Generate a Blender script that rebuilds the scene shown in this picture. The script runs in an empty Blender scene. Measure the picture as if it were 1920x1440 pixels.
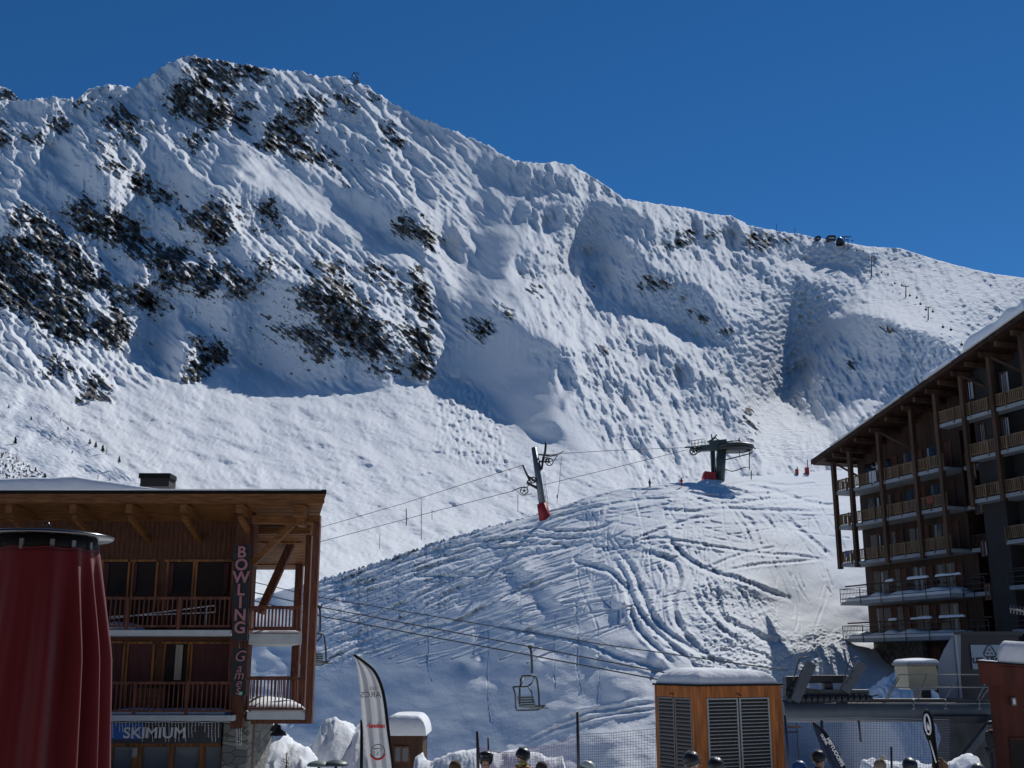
import bpy, bmesh, math, random
import numpy as np
from mathutils import Vector, Matrix
random.seed(7)
D = bpy.data
SC = bpy.context.scene
COL = SC.collection
R = math.radians
PITCH = R(14.04); F = 2080.0; CZ = 3.4
cp, sp_ = math.cos(PITCH), math.sin(PITCH)

def P(px, py, Y):
    """world point at forward distance Y seen where the photograph (1920x1440) has px,py"""
    u = (px - 960) / F; v = (720 - py) / F
    s = Y / (cp - v * sp_)
    return Vector((u * s, Y, CZ + s * (sp_ + v * cp)))

def M2PX(Y):            # metres per photo pixel at distance Y
    return Y / F

# ------------------------------------------------------------------ materials
def new_mat(name):
    m = D.materials.new(name); m.use_nodes = True
    nt = m.node_tree; b = nt.nodes['Principled BSDF']
    return m, nt, b

def simple(name, col, rough=0.7, metal=0.0, noise=0.0, scale=8.0, bump=0.0, stretch=(1, 1, 1), spec=None, coords='Object'):
    m, nt, b = new_mat(name)
    b.inputs['Roughness'].default_value = rough
    b.inputs['Metallic'].default_value = metal
    if spec is not None: b.inputs['Specular IOR Level'].default_value = spec
    b.inputs['Base Color'].default_value = (*col, 1)
    if noise > 0 or bump > 0:
        tc = nt.nodes.new('ShaderNodeTexCoord'); mp = nt.nodes.new('ShaderNodeMapping')
        mp.inputs['Scale'].default_value = stretch
        nz = nt.nodes.new('ShaderNodeTexNoise'); nz.inputs['Scale'].default_value = scale; nz.inputs['Detail'].default_value = 6
        nt.links.new(tc.outputs[coords], mp.inputs[0]); nt.links.new(mp.outputs[0], nz.inputs[0])
        if noise > 0:
            cr = nt.nodes.new('ShaderNodeMapRange')
            cr.inputs['From Min'].default_value = .3; cr.inputs['From Max'].default_value = .7
            cr.inputs['To Min'].default_value = 1 - noise; cr.inputs['To Max'].default_value = 1 + noise
            mx = nt.nodes.new('ShaderNodeVectorMath'); mx.operation = 'SCALE'
            mx.inputs[0].default_value = col
            nt.links.new(nz.outputs[0], cr.inputs[0]); nt.links.new(cr.outputs[0], mx.inputs['Scale'])
            nt.links.new(mx.outputs[0], b.inputs['Base Color'])
        if bump > 0:
            bp = nt.nodes.new('ShaderNodeBump'); bp.inputs['Strength'].default_value = 1; bp.inputs['Distance'].default_value = bump
            nt.links.new(nz.outputs[0], bp.inputs['Height']); nt.links.new(bp.outputs[0], b.inputs['Normal'])
    return m

# ------------------------------------------------------------------ mesh helpers
class MB:
    """collects simple shapes; build() links them as one mesh object (world coordinates; origin moved to parent)"""
    def __init__(s): s.v = []; s.f = []; s.sm = []
    def add(s, vs, fs, smooth=False):
        o = len(s.v); s.v += [tuple(v) for v in vs]
        s.f += [tuple(i + o for i in f) for f in fs]; s.sm += [smooth] * len(fs)
    def box(s, c, size, rot=None):
        hx, hy, hz = size[0] / 2, size[1] / 2, size[2] / 2
        vs = [Vector((x, y, z)) for x in (-hx, hx) for y in (-hy, hy) for z in (-hz, hz)]
        if rot is not None: vs = [rot @ v for v in vs]
        c = Vector(c)
        s.add([v + c for v in vs], [(0, 1, 3, 2), (4, 6, 7, 5), (0, 4, 5, 1), (2, 3, 7, 6), (0, 2, 6, 4), (1, 5, 7, 3)])
    def hexa(s, p):   # 8 points: bottom 4 then top 4, same winding
        s.add(p, [(3, 2, 1, 0), (4, 5, 6, 7), (0, 1, 5, 4), (1, 2, 6, 5), (2, 3, 7, 6), (3, 0, 4, 7)])
    def bar(s, a, b, w, h=None, up=Vector((0, 0, 1))):
        a, b = Vector(a), Vector(b); h = h or w
        d = (b - a).normalized()
        if abs(d.dot(up)) > .98: up = Vector((0, 1, 0))
        r = d.cross(up).normalized(); u = r.cross(d)
        pts = []
        for q in (a, b):
            for i, j in ((-1, -1), (1, -1), (1, 1), (-1, 1)):
                pts.append(q + r * (w / 2 * i) + u * (h / 2 * j))
        s.add(pts, [(3, 2, 1, 0), (4, 5, 6, 7), (0, 1, 5, 4), (1, 2, 6, 5), (2, 3, 7, 6), (3, 0, 4, 7)])
    def tube(s, pts, r, n=8, cap=True):
        pts = [Vector(p) for p in pts]; k = len(pts)
        rr = r if isinstance(r, (list, tuple)) else [r] * k
        vs = []; up = Vector((0, 0, 1))
        for i, p in enumerate(pts):
            d = (pts[min(i + 1, k - 1)] - pts[max(i - 1, 0)]).normalized()
            u0 = up if abs(d.dot(up)) < .95 else Vector((0, 1, 0))
            a = d.cross(u0).normalized(); b = a.cross(d)
            for j in range(n):
                t = 2 * math.pi * j / n
                vs.append(p + (a * math.cos(t) + b * math.sin(t)) * rr[i])
        fs = [(i * n + j, i * n + (j + 1) % n, (i + 1) * n + (j + 1) % n, (i + 1) * n + j) for i in range(k - 1) for j in range(n)]
        s.add(vs, fs, True)
        if cap:
            o = len(s.v) - len(vs)
            s.f += [tuple(o + j for j in range(n))[::-1], tuple(o + (k - 1) * n + j for j in range(n))]; s.sm += [False, False]
    def lathe(s, c, prof, n=24, ax=Vector((0, 0, 1)), smooth=True, squash=1.0):
        c = Vector(c); ax = Vector(ax).normalized()
        u0 = Vector((1, 0, 0)) if abs(ax.x) < .9 else Vector((0, 1, 0))
        a = (u0 - ax * u0.dot(ax)).normalized(); b = ax.cross(a)
        vs = [c + ax * z + (a * math.cos(2 * math.pi * j / n) + b * math.sin(2 * math.pi * j / n) * squash) * r for r, z in prof for j in range(n)]
        k = len(prof)
        s.add(vs, [(i * n + j, i * n + (j + 1) % n, (i + 1) * n + (j + 1) % n, (i + 1) * n + j) for i in range(k - 1) for j in range(n)], smooth)
    def prism(s, pts, ext):   # planar polygon extruded by vector
        pts = [Vector(p) for p in pts]; ext = Vector(ext); n = len(pts)
        s.add(pts + [p + ext for p in pts], [tuple(range(n))[::-1], tuple(range(n, 2 * n))] + [(i, (i + 1) % n, n + (i + 1) % n, n + i) for i in range(n)])
    def ball(s, c, r, n=14, m=9):
        c = Vector(c); r = Vector(r) if hasattr(r, '__len__') else Vector((r, r, r))
        vs = [c + Vector((0, 0, r.z))]
        for i in range(1, m):
            t = math.pi * i / m
            for j in range(n):
                q = 2 * math.pi * j / n
                vs.append(c + Vector((r.x * math.sin(t) * math.cos(q), r.y * math.sin(t) * math.sin(q), r.z * math.cos(t))))
        vs.append(c - Vector((0, 0, r.z)))
        fs = [(0, 1 + j, 1 + (j + 1) % n) for j in range(n)]
        for i in range(m - 2):
            for j in range(n):
                fs.append((1 + i * n + j, 1 + (i + 1) * n + j, 1 + (i + 1) * n + (j + 1) % n, 1 + i * n + (j + 1) % n))
        L = len(vs) - 1
        fs += [(L, 1 + (m - 2) * n + (j + 1) % n, 1 + (m - 2) * n + j) for j in range(n)]
        s.add(vs, fs, True)
    def build(s, name, mat, parent=None, bevel=0):
        me = D.meshes.new(name)
        o0 = Vector((0, 0, 0))
        if parent is not None: o0 = parent_world(parent)
        me.from_pydata([tuple(Vector(v) - o0) for v in s.v], [], s.f)
        me.polygons.foreach_set('use_smooth', s.sm)
        me.materials.append(mat)
        me.update()
        bm = bmesh.new(); bm.from_mesh(me); bmesh.ops.recalc_face_normals(bm, faces=bm.faces)
        bm.to_mesh(me); bm.free()
        o = D.objects.new(name, me); COL.objects.link(o)
        if parent is not None: o.parent = parent
        if bevel:
            md = o.modifiers.new('bev', 'BEVEL'); md.width = bevel; md.segments = 2; md.limit_method = 'ANGLE'
        return o

def parent_world(p):
    w = Vector(p.location)
    while p.parent is not None:
        p = p.parent; w = w + Vector(p.location)
    return w

def tag(o, label=None, cat=None, group=None, kind=None):
    if label: o['label'] = label
    if cat: o['category'] = cat
    if group: o['group'] = group
    if kind: o['kind'] = kind
    return o

def empty(name, loc, label, cat, group=None):
    o = D.objects.new(name, None); COL.objects.link(o); o.location = loc; o.empty_display_size = .2
    return tag(o, label, cat, group)

def copy_tree(o, parent=None):
    c = o.copy(); COL.objects.link(c)
    if parent is not None: c.parent = parent
    for ch in list(o.children): copy_tree(ch, c)
    return c

def text_obj(name, body, size, mat, mtx, parent, extr=.01, align='CENTER', bold=0.0, shear=0.0, sx=1.0):
    cu = D.curves.new(name, 'FONT'); cu.body = body; cu.size = size; cu.extrude = extr; cu.align_x = align; cu.align_y = 'CENTER'
    cu.offset = bold; cu.shear = shear; cu.resolution_u = 4
    t = D.objects.new(name, cu); COL.objects.link(t)
    dg = bpy.context.evaluated_depsgraph_get(); dg.update()
    me = D.meshes.new_from_object(t.evaluated_get(dg))
    D.objects.remove(t); D.curves.remove(cu)
    me.transform(Matrix.Diagonal((sx, 1, 1, 1))); me.transform(mtx)
    if parent is not None: me.transform(Matrix.Translation(-parent_world(parent)))
    me.materials.clear(); me.materials.append(mat)
    o = D.objects.new(name, me); COL.objects.link(o)
    if parent is not None: o.parent = parent
    return o

def frame_mtx(origin, right, up):
    r = Vector(right).normalized(); u = Vector(up); u = (u - r * u.dot(r)).normalized(); n = r.cross(u)
    m = Matrix((( r.x, u.x, n.x, origin[0]), (r.y, u.y, n.y, origin[1]), (r.z, u.z, n.z, origin[2]), (0, 0, 0, 1)))
    return m
# ------------------------------------------------------------------ terrain tools
RNG = np.random.default_rng(11)
class Grid:
    """regular grid over view directions (2 photo px apart); terrain sheets sample relief from it"""
    def __init__(s, x0, x1, y0, y1, st):
        s.x0, s.y0, s.st = x0, y0, st
        s.xs = np.arange(x0, x1, st, dtype=float); s.ys = np.arange(y0, y1, st, dtype=float)
        s.X, s.Y = np.meshgrid(s.xs, s.ys)
        s.shape = s.X.shape
        s.kx = np.fft.fftfreq(s.shape[1], st)[None, :] * 2 * np.pi
        s.ky = np.fft.fftfreq(s.shape[0], st)[:, None] * 2 * np.pi
    def noise(s, lx, ly=None, ang=0.0, beta=1.0, seed=0, hi=None):
        """gaussian noise, longest wavelength lx (along ang) x ly, power falloff beta; normalised to std 1"""
        ly = ly or lx; rg = np.random.default_rng(seed)
        W = np.fft.fft2(rg.standard_normal(s.shape))
        c, sn = math.cos(ang), math.sin(ang)
        ku = (s.kx * c + s.ky * sn) * lx / (2 * np.pi); kv = (-s.kx * sn + s.ky * c) * ly / (2 * np.pi)
        k = np.sqrt(ku ** 2 + kv ** 2)
        A = 1 / (1 + k ** 2) ** ((beta + 1) / 2) * (k ** 2 / (k ** 2 + .25))
        if hi: A = A * np.exp(-(s.kx ** 2 + s.ky ** 2) * hi * hi / 2)
        n = np.real(np.fft.ifft2(W * A)); n -= n.mean(); return n / n.std()
    def blur(s, a, sig, sy=None):
        sy = sig if sy is None else sy
        return np.real(np.fft.ifft2(np.fft.fft2(a) * np.exp(-(s.kx ** 2 * sig ** 2 + s.ky ** 2 * sy ** 2) / 2)))
    def polys(s, plist, wx=None, wy=None):
        X = s.X if wx is None else s.X + wx; Y = s.Y if wy is None else s.Y + wy
        m = np.zeros(s.shape)
        for item in plist:
            w, pts = item if isinstance(item[0], (int, float)) else (1.0, item)
            pts = np.array(pts, float)
            lo = pts.min(0) - 40; hi = pts.max(0) + 40
            i0, i1 = np.searchsorted(s.ys, [lo[1], hi[1]]); j0, j1 = np.searchsorted(s.xs, [lo[0], hi[0]])
            if i1 <= i0 or j1 <= j0: continue
            xx = X[i0:i1, j0:j1]; yy = Y[i0:i1, j0:j1]; ins = np.zeros(xx.shape, bool)
            for a, b in zip(pts, np.roll(pts, -1, 0)):
                if a[1] == b[1]: continue
                c = ((a[1] > yy) != (b[1] > yy)) & (xx < (b[0] - a[0]) * (yy - a[1]) / (b[1] - a[1]) + a[0])
                ins ^= c
            m[i0:i1, j0:j1] = np.maximum(m[i0:i1, j0:j1], ins * w)
        return m
    def lines(s, plist, width_noise=None):
        """signed-side distance to polylines -> (min distance)/(line half width) and the side sign"""
        best = np.full(s.shape, 1e9); side = np.zeros(s.shape); s.along = np.full(s.shape, .5)
        for w, pts in plist:
            pts = smooth_line(pts)
            nseg = len(pts) - 1
            for si, (a, b) in enumerate(zip(pts[:-1], pts[1:])):
                lo = np.minimum(a, b) - w * 4; hi = np.maximum(a, b) + w * 4
                i0, i1 = np.searchsorted(s.ys, [lo[1], hi[1]]); j0, j1 = np.searchsorted(s.xs, [lo[0], hi[0]])
                if i1 <= i0 or j1 <= j0: continue
                xx = s.X[i0:i1, j0:j1] - a[0]; yy = s.Y[i0:i1, j0:j1] - a[1]
                d = b - a; L = max(np.hypot(*d), 1e-6)
                t = np.clip((xx * d[0] + yy * d[1]) / L ** 2, 0, 1)
                ds = np.hypot(xx - t * d[0], yy - t * d[1]) / w
                q = best[i0:i1, j0:j1]; sd = side[i0:i1, j0:j1]
                m = ds < q; q[m] = ds[m]; sd[m] = np.sign(xx * d[1] - yy * d[0])[m]; s.along[i0:i1, j0:j1][m] = ((si + t) / nseg)[m]
        return best, side
    def integrate(s, g, lam=.12, mu=None, tx=1.0, ty=0.0):
        """surface whose slope along (tx,ty) is g (least squares), flat otherwise"""
        mu = mu or (2 * np.pi / 700) ** 2
        k = s.kx * tx + s.ky * ty; kt = -s.kx * ty + s.ky * tx
        G = np.fft.fft2(g - g.mean())
        return np.real(np.fft.ifft2(-1j * k * G / (k ** 2 + lam * kt ** 2 + mu)))
    def sample(s, a, px, py):
        fx = np.clip((px - s.x0) / s.st, 0, s.shape[1] - 1.001); fy = np.clip((py - s.y0) / s.st, 0, s.shape[0] - 1.001)
        i = fx.astype(int); j = fy.astype(int); u = fx - i; v = fy - j
        return (a[j, i] * (1 - u) * (1 - v) + a[j, i + 1] * u * (1 - v) + a[j + 1, i] * (1 - u) * v + a[j + 1, i + 1] * u * v)

def smooth_line(pts, n=6):
    p = np.array(pts, float)
    if len(p) < 3: return p
    out = []
    q = np.vstack([2 * p[0] - p[1], p, 2 * p[-1] - p[-2]])
    for i in range(1, len(q) - 2):
        for t in np.linspace(0, 1, n, endpoint=False):
            out.append(.5 * ((2 * q[i]) + (-q[i - 1] + q[i + 1]) * t + (2 * q[i - 1] - 5 * q[i] + 4 * q[i + 1] - q[i + 2]) * t * t + (-q[i - 1] + 3 * q[i] - 3 * q[i + 1] + q[i + 2]) * t ** 3))
    out.append(p[-1]); return np.array(out)

def curve(pts, x):
    p = np.array(pts, float); return np.interp(x, p[:, 0], p[:, 1])

def T_of(py): return np.tan(PITCH + np.arctan((720 - py) / F))

def sheet(name, cols, sky, foot, rows, Y0, kprof, G, b, attrs, mat, back=True, minfrac=.12, label=None, kcol=None, skirt=None, offs=None, fine=None):
    """terrain sheet: column for each direction, rising from the foot line at distance Y0 to the sky line.
    kprof: (T, slope minus sight-line slope) pairs; b: relief (fraction of distance)"""
    cols = np.asarray(cols, float); n = len(cols)
    t = np.linspace(0, 1, rows)[:, None]
    sk = sky[None, :]; ft = foot[None, :]
    py = ft + (sk - ft) * t; px = np.repeat(cols[None, :], rows, 0)
    T = T_of(py)
    k = curve(kprof, T)
    if kcol is not None: k = k * kcol[None, :]
    dT = np.diff(T, axis=0)
    base = np.zeros_like(T); base[1:] = np.cumsum(dT / (.5 * (k[1:] + k[:-1])), axis=0)
    L = base + np.log(Y0)[None, :] - G.sample(b, px, py)
    if offs is not None: L += offs(px, py)
    inc = np.diff(L, axis=0); mn = minfrac * dT / (.5 * (k[1:] + k[:-1]))
    # forbid overhangs: limited steepness, the excess is given back higher up
    out = L.copy(); cur = L[0].copy()
    for i in range(1, rows):
        cur = np.maximum(L[i], cur + mn[i - 1]); out[i] = cur
    def gb(a, ax, sg):
        r = int(sg * 3); kk = np.exp(-np.arange(-r, r + 1) ** 2 / (2. * sg * sg)); kk /= kk.sum()
        p = np.pad(a, [(r, r) if i == ax else (0, 0) for i in (0, 1)], 'edge'); n_ = a.shape[ax]
        return sum(kk[i] * (p[i:i + n_] if ax == 0 else p[:, i:i + n_]) for i in range(2 * r + 1))
    if fine is not None:      # soften columns where the steepness limit acted
        mk = np.clip(gb(gb((out - L > .004) * 1., 0, 4.), 1, 4.) * 1.6, 0, 1)
        out = out * (1 - mk) + gb(gb(out, 1, 7.), 0, 3.) * mk
    if fine is not None: out = out - G.sample(fine, px, py)
    Yd = np.exp(out)
    v = (720 - py) / F; u = (px - 960) / F
    s = Yd / (cp - v * sp_)
    X = u * s; Z = CZ + s * (sp_ + v * cp)
    if back:
        ex = []
        for m, dz in ((1.01, .002), (1.04, .02), (1.12, .09), (1.35, .3)):
            ex.append((X[-1] * m, Yd[-1] * m, Z[-1] - dz * Yd[-1]))
        X = np.vstack([X] + [e[0][None] for e in ex]); Yd = np.vstack([Yd] + [e[1][None] for e in ex]); Z = np.vstack([Z] + [e[2][None] for e in ex])
    if skirt is not None:     # the sheet runs on down to the valley floor in front of its foot line
        ex = [(X[0] * q, Yd[0] * q, Z[0] * z_ + (skirt) * (1 - z_)) for q, z_ in ((.72, 0.), (.86, .45))]
        X = np.vstack([e[0][None] for e in ex] + [X]); Yd = np.vstack([e[1][None] for e in ex] + [Yd]); Z = np.vstack([e[2][None] for e in ex] + [Z])
    nr = X.shape[0]
    co = np.stack([X, Yd, Z], -1).reshape(-1, 3)
    idx = np.arange(nr * n).reshape(nr, n)
    f = np.stack([idx[:-1, :-1], idx[:-1, 1:], idx[1:, 1:], idx[1:, :-1]], -1).reshape(-1, 4)
    me = D.meshes.new(name)
    me.vertices.add(len(co)); me.vertices.foreach_set('co', co.ravel())
    me.loops.add(f.size); me.loops.foreach_set('vertex_index', f.ravel().astype(np.int32))
    me.polygons.add(len(f)); me.polygons.foreach_set('loop_start', np.arange(0, f.size, 4, dtype=np.int32))
    me.polygons.foreach_set('use_smooth', np.ones(len(f), bool))
    me.update(calc_edges=True)
    kl = np.zeros_like(px)
    kl[1:] = dT / np.maximum(np.diff(out, axis=0), 1e-4); kl[0] = kl[1]
    for an, arr in attrs.items():
        a = me.attributes.new(an, 'FLOAT', 'POINT')
        val = G.sample(arr, px, py)
        if an == 'rock' and 'rug' in attrs: val = val + np.clip((kl - .55) / 1.2, 0, 1) * .42 * G.sample(attrs['rug'], px, py) - .02
        if back: val = np.vstack([val] + [val[-1:]] * 4)
        if skirt is not None: val = np.vstack([val[:1] * 0] * 2 + [val])
        a.data.foreach_set('value', val.ravel().astype(np.float32))
    me.materials.append(mat)
    o = D.objects.new(name, me); COL.objects.link(o); tag(o, kind='structure')
    if label: o['label'] = label
    o_data = dict(cols=cols, sky=sky, foot=foot, rows=rows, lnY=out)
    return o, o_data

def sheet_Y(dat, px, py):
    """distance of the sheet where the photograph has px,py"""
    j = np.clip(np.interp(px, dat['cols'], np.arange(len(dat['cols']))), 0, len(dat['cols']) - 1); j = int(round(float(j)))
    s, f = dat['sky'][j], dat['foot'][j]
    t = (py - f) / (s - f); r = min(max(t, 0), 1) * (dat['rows'] - 1)
    i = min(int(r), dat['rows'] - 2); w = r - i
    return float(np.exp(dat['lnY'][i, j] * (1 - w) + dat['lnY'][i + 1, j] * w))
def on(dat, px, py): return P(px, py, sheet_Y(dat, px, py))

# ------------------------------------------------------------------ snow / rock material
def snow_material(name, rock=True, bump_layers=((.35, .5, 'mogul'),), base=(.78, .80, .82)):
    m, nt, b = new_mat(name); N = nt.nodes; Lk = nt.links
    b.inputs['Roughness'].default_value = .9
    b.inputs['Specular IOR Level'].default_value = .03
    tc = N.new('ShaderNodeTexCoord')
    h = None
    for sc_, dist, at in bump_layers:
        nz = N.new('ShaderNodeTexNoise'); nz.inputs['Scale'].default_value = sc_; nz.inputs['Detail'].default_value = 3; nz.inputs['Roughness'].default_value = .5
        Lk.new(tc.outputs['Object'], nz.inputs[0])
        ml = N.new('ShaderNodeMath'); ml.operation = 'MULTIPLY'; ml.inputs[1].default_value = dist
        Lk.new(nz.outputs[0], ml.inputs[0]); o = ml.outputs[0]
        if at:
            ta = N.new('ShaderNodeAttribute'); ta.attribute_name = at
            m2 = N.new('ShaderNodeMath'); m2.operation = 'MULTIPLY'
            Lk.new(o, m2.inputs[0]); Lk.new(ta.outputs['Fac'], m2.inputs[1]); o = m2.outputs[0]
        if h is None: h = o
        else:
            ad = N.new('ShaderNodeMath'); ad.operation = 'ADD'; Lk.new(h, ad.inputs[0]); Lk.new(o, ad.inputs[1]); h = ad.outputs[0]
    bp = N.new('ShaderNodeBump'); bp.inputs['Distance'].default_value = 1; bp.inputs['Strength'].default_value = 1
    Lk.new(h, bp.inputs['Height']); Lk.new(bp.outputs[0], b.inputs['Normal'])
    if not rock:
        b.inputs['Base Color'].default_value = (*base, 1)
        return m
    ra = N.new('ShaderNodeAttribute'); ra.attribute_name = 'rock'
    n1 = N.new('ShaderNodeTexNoise'); n1.inputs['Scale'].default_value = .2; n1.inputs['Detail'].default_value = 8; n1.inputs['Roughness'].default_value = .7
    Lk.new(tc.outputs['Object'], n1.inputs[0])
    ad = N.new('ShaderNodeMath'); ad.operation = 'MULTIPLY_ADD'; ad.inputs[1].default_value = .36; ad.inputs[2].default_value = -.18
    Lk.new(n1.outputs[0], ad.inputs[0])
    a2 = N.new('ShaderNodeMath'); a2.operation = 'ADD'; Lk.new(ad.outputs[0], a2.inputs[0]); Lk.new(ra.outputs['Fac'], a2.inputs[1])
    mr = N.new('ShaderNodeMapRange'); mr.interpolation_type = 'SMOOTHSTEP'
    mr.inputs['From Min'].default_value = .46; mr.inputs['From Max'].default_value = .54
    Lk.new(a2.outputs[0], mr.inputs[0])
    n2 = N.new('ShaderNodeTexNoise'); n2.inputs['Scale'].default_value = .022; n2.inputs['Detail'].default_value = 9; n2.inputs['Roughness'].default_value = .75
    Lk.new(tc.outputs['Object'], n2.inputs[0])
    cr = N.new('ShaderNodeValToRGB'); Lk.new(n2.outputs[0], cr.inputs[0])
    e = cr.color_ramp.elements
    e[0].position = .32; e[0].color = (.03, .031, .033, 1); e[1].position = .68; e[1].color = (.25, .235, .215, 1)
    e2 = e.new(.5); e2.color = (.10, .095, .087, 1)
    mx = N.new('ShaderNodeMix'); mx.data_type = 'RGBA'
    Lk.new(mr.outputs[0], mx.inputs[0]); mx.inputs[6].default_value = (*base, 1); Lk.new(cr.outputs[0], mx.inputs[7])
    Lk.new(mx.outputs[2], b.inputs['Base Color'])
    return m
# ------------------------------------------------------------------ the mountain
G = Grid(-420, 2340, 60, 1180, 2)
SKY_M = [(-420, 236), (-200, 214), (0, 189), (60, 187), (100, 181), (150, 184), (200, 190), (228, 184), (250, 162), (275, 146), (300, 129), (330, 110), (360, 103), (390, 109), (440, 118),
         (480, 124), (500, 129), (560, 134), (600, 145), (625, 143), (645, 143), (662, 154), (690, 162), (720, 184), (760, 206), (800, 226), (860, 250), (895, 262), (930, 282), (960, 299),
         (1000, 306), (1040, 304), (1070, 308), (1090, 318), (1130, 344), (1170, 372), (1200, 378), (1240, 384), (1280, 388), (1330, 401), (1370, 405), (1400, 420), (1440, 430),
         (1480, 437), (1500, 438), (1530, 447), (1560, 449), (1590, 455), (1625, 462), (1690, 466), (1740, 482), (1800, 499), (1860, 513), (1920, 521), (2100, 560), (2340, 640)]
SHADE = [
 (1, [(325, 525), (340, 570), (367, 605), (413, 637), (430, 660), (500, 695), (583, 722), (640, 714), (700, 722), (790, 704), (800, 690), (740, 680), (700, 650), (660, 660), (620, 650), (560, 600), (500, 600), (470, 570), (420, 545)]),
 (.9, [(440, 560), (560, 560), (660, 640), (740, 690), (640, 715), (520, 690)]),
 (.75, [(895, 440), (975, 455), (940, 500), (925, 560), (960, 610), (1000, 640), (1050, 640), (1060, 680), (1035, 720), (1030, 760), (1040, 800), (1080, 840), (1130, 865), (1170, 880), (1100, 860), (1050, 830), (1000, 808), (960, 795), (930, 755), (890, 715), (850, 705), (820, 690), (810, 620), (815, 555), (860, 535), (890, 490)]),
 (1.2, [(1110, 450), (1160, 440), (1200, 455), (1190, 500), (1240, 540), (1300, 560), (1350, 620), (1360, 635), (1310, 625), (1270, 605), (1220, 600), (1180, 578), (1150, 555), (1130, 510)]),
 (1.35, [(1463, 728), (1496, 688), (1540, 628), (1556, 593), (1588, 561), (1619, 553), (1611, 577), (1580, 600), (1615, 593), (1671, 605), (1706, 628), (1754, 648), (1730, 672), (1746, 700), (1675, 747), (1635, 767), (1564, 826), (1532, 799), (1508, 799), (1492, 767)]),
 (.9, [(1477, 486), (1556, 494), (1588, 498), (1619, 494), (1611, 474), (1580, 466), (1524, 466), (1497, 470)]),
 (.5, [(888, 310), (913, 293), (973, 307), (1027, 320), (1080, 327), (1093, 347), (1060, 367), (993, 367), (960, 347), (937, 330)]),
 (.5, [(870, 400), (900, 370), (920, 350), (950, 395), (1000, 385), (1010, 410), (960, 425), (900, 425)]),
 (1, [(697, 423), (740, 400), (777, 400), (793, 460), (767, 470), (740, 453), (720, 440)]),
 (.8, [(667, 287), (700, 273), (735, 290), (725, 310), (680, 315)]),
 (.6, [(660, 350), (700, 360), (715, 400), (690, 415), (675, 390)]),
 (.9, [(833, 433), (850, 430), (880, 485), (860, 495)]),
 (.7, [(1033, 395), (1100, 385), (1180, 395), (1190, 430), (1060, 435), (1033, 420)]),
 (.8, [(970, 490), (1000, 485), (1010, 520), (975, 530)]),
 (.9, [(103, 273), (147, 270), (143, 297), (173, 313), (187, 347), (187, 367), (200, 413), (187, 433), (150, 367), (137, 337), (110, 320)]),
 (1, [(297, 293), (310, 310), (303, 333), (333, 337), (397, 343), (400, 380), (353, 413), (333, 367), (293, 340)]),
 (1, [(283, 413), (300, 387), (350, 413), (370, 447), (377, 480), (333, 463), (300, 447)]),
 (.9, [(450, 253), (480, 200), (533, 223), (500, 247), (477, 267)]),
 (.9, [(187, 450), (233, 473), (277, 497), (300, 520), (260, 510), (210, 480)]),
 (.8, [(0, 400), (20, 407), (33, 440), (0, 443), (-60, 440), (-60, 400)]),
 (.6, [(20, 195), (80, 200), (100, 225), (60, 230), (20, 215)]),
 (.8, [(153, 247), (187, 267), (200, 293), (173, 293)]),
 (1, [(287, 577), (320, 580), (353, 640), (347, 693), (347, 717), (320, 713), (300, 687), (290, 647), (293, 613)]),
 (.9, [(690, 540), (705, 545), (715, 600), (700, 590)]),
 (.5, [(240, 175), (330, 120), (345, 170), (300, 195)]),
 (.7, [(720, 170), (850, 255), (840, 262), (715, 190)]), (.7, [(620, 200), (700, 235), (690, 250), (620, 215)]),
 (.6, [(780, 330), (830, 360), (800, 380)]), (.7, [(1090, 700), (1060, 770), (1045, 760), (1060, 700)]),
 (.8, [(1240, 430), (1215, 460), (1180, 430), (1210, 400)]), (.8, [(1310, 440), (1330, 420), (1320, 470), (1300, 460)]), (.8, [(1380, 440), (1400, 420), (1400, 470), (1375, 470)]),
 (.6, [(1200, 645), (1240, 655), (1235, 668), (1205, 665)]), (.7, [(640, 580), (690, 600), (700, 640), (650, 620)]),
 (.7, [(500, 560), (540, 570), (560, 600), (500, 590)]), (.7, [(590, 470), (560, 500), (590, 520), (610, 500)]),
 (.6, [(400, 300), (430, 320), (420, 340), (395, 320)]), (.7, [(230, 250), (300, 290), (280, 300), (230, 275)]),
]
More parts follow.
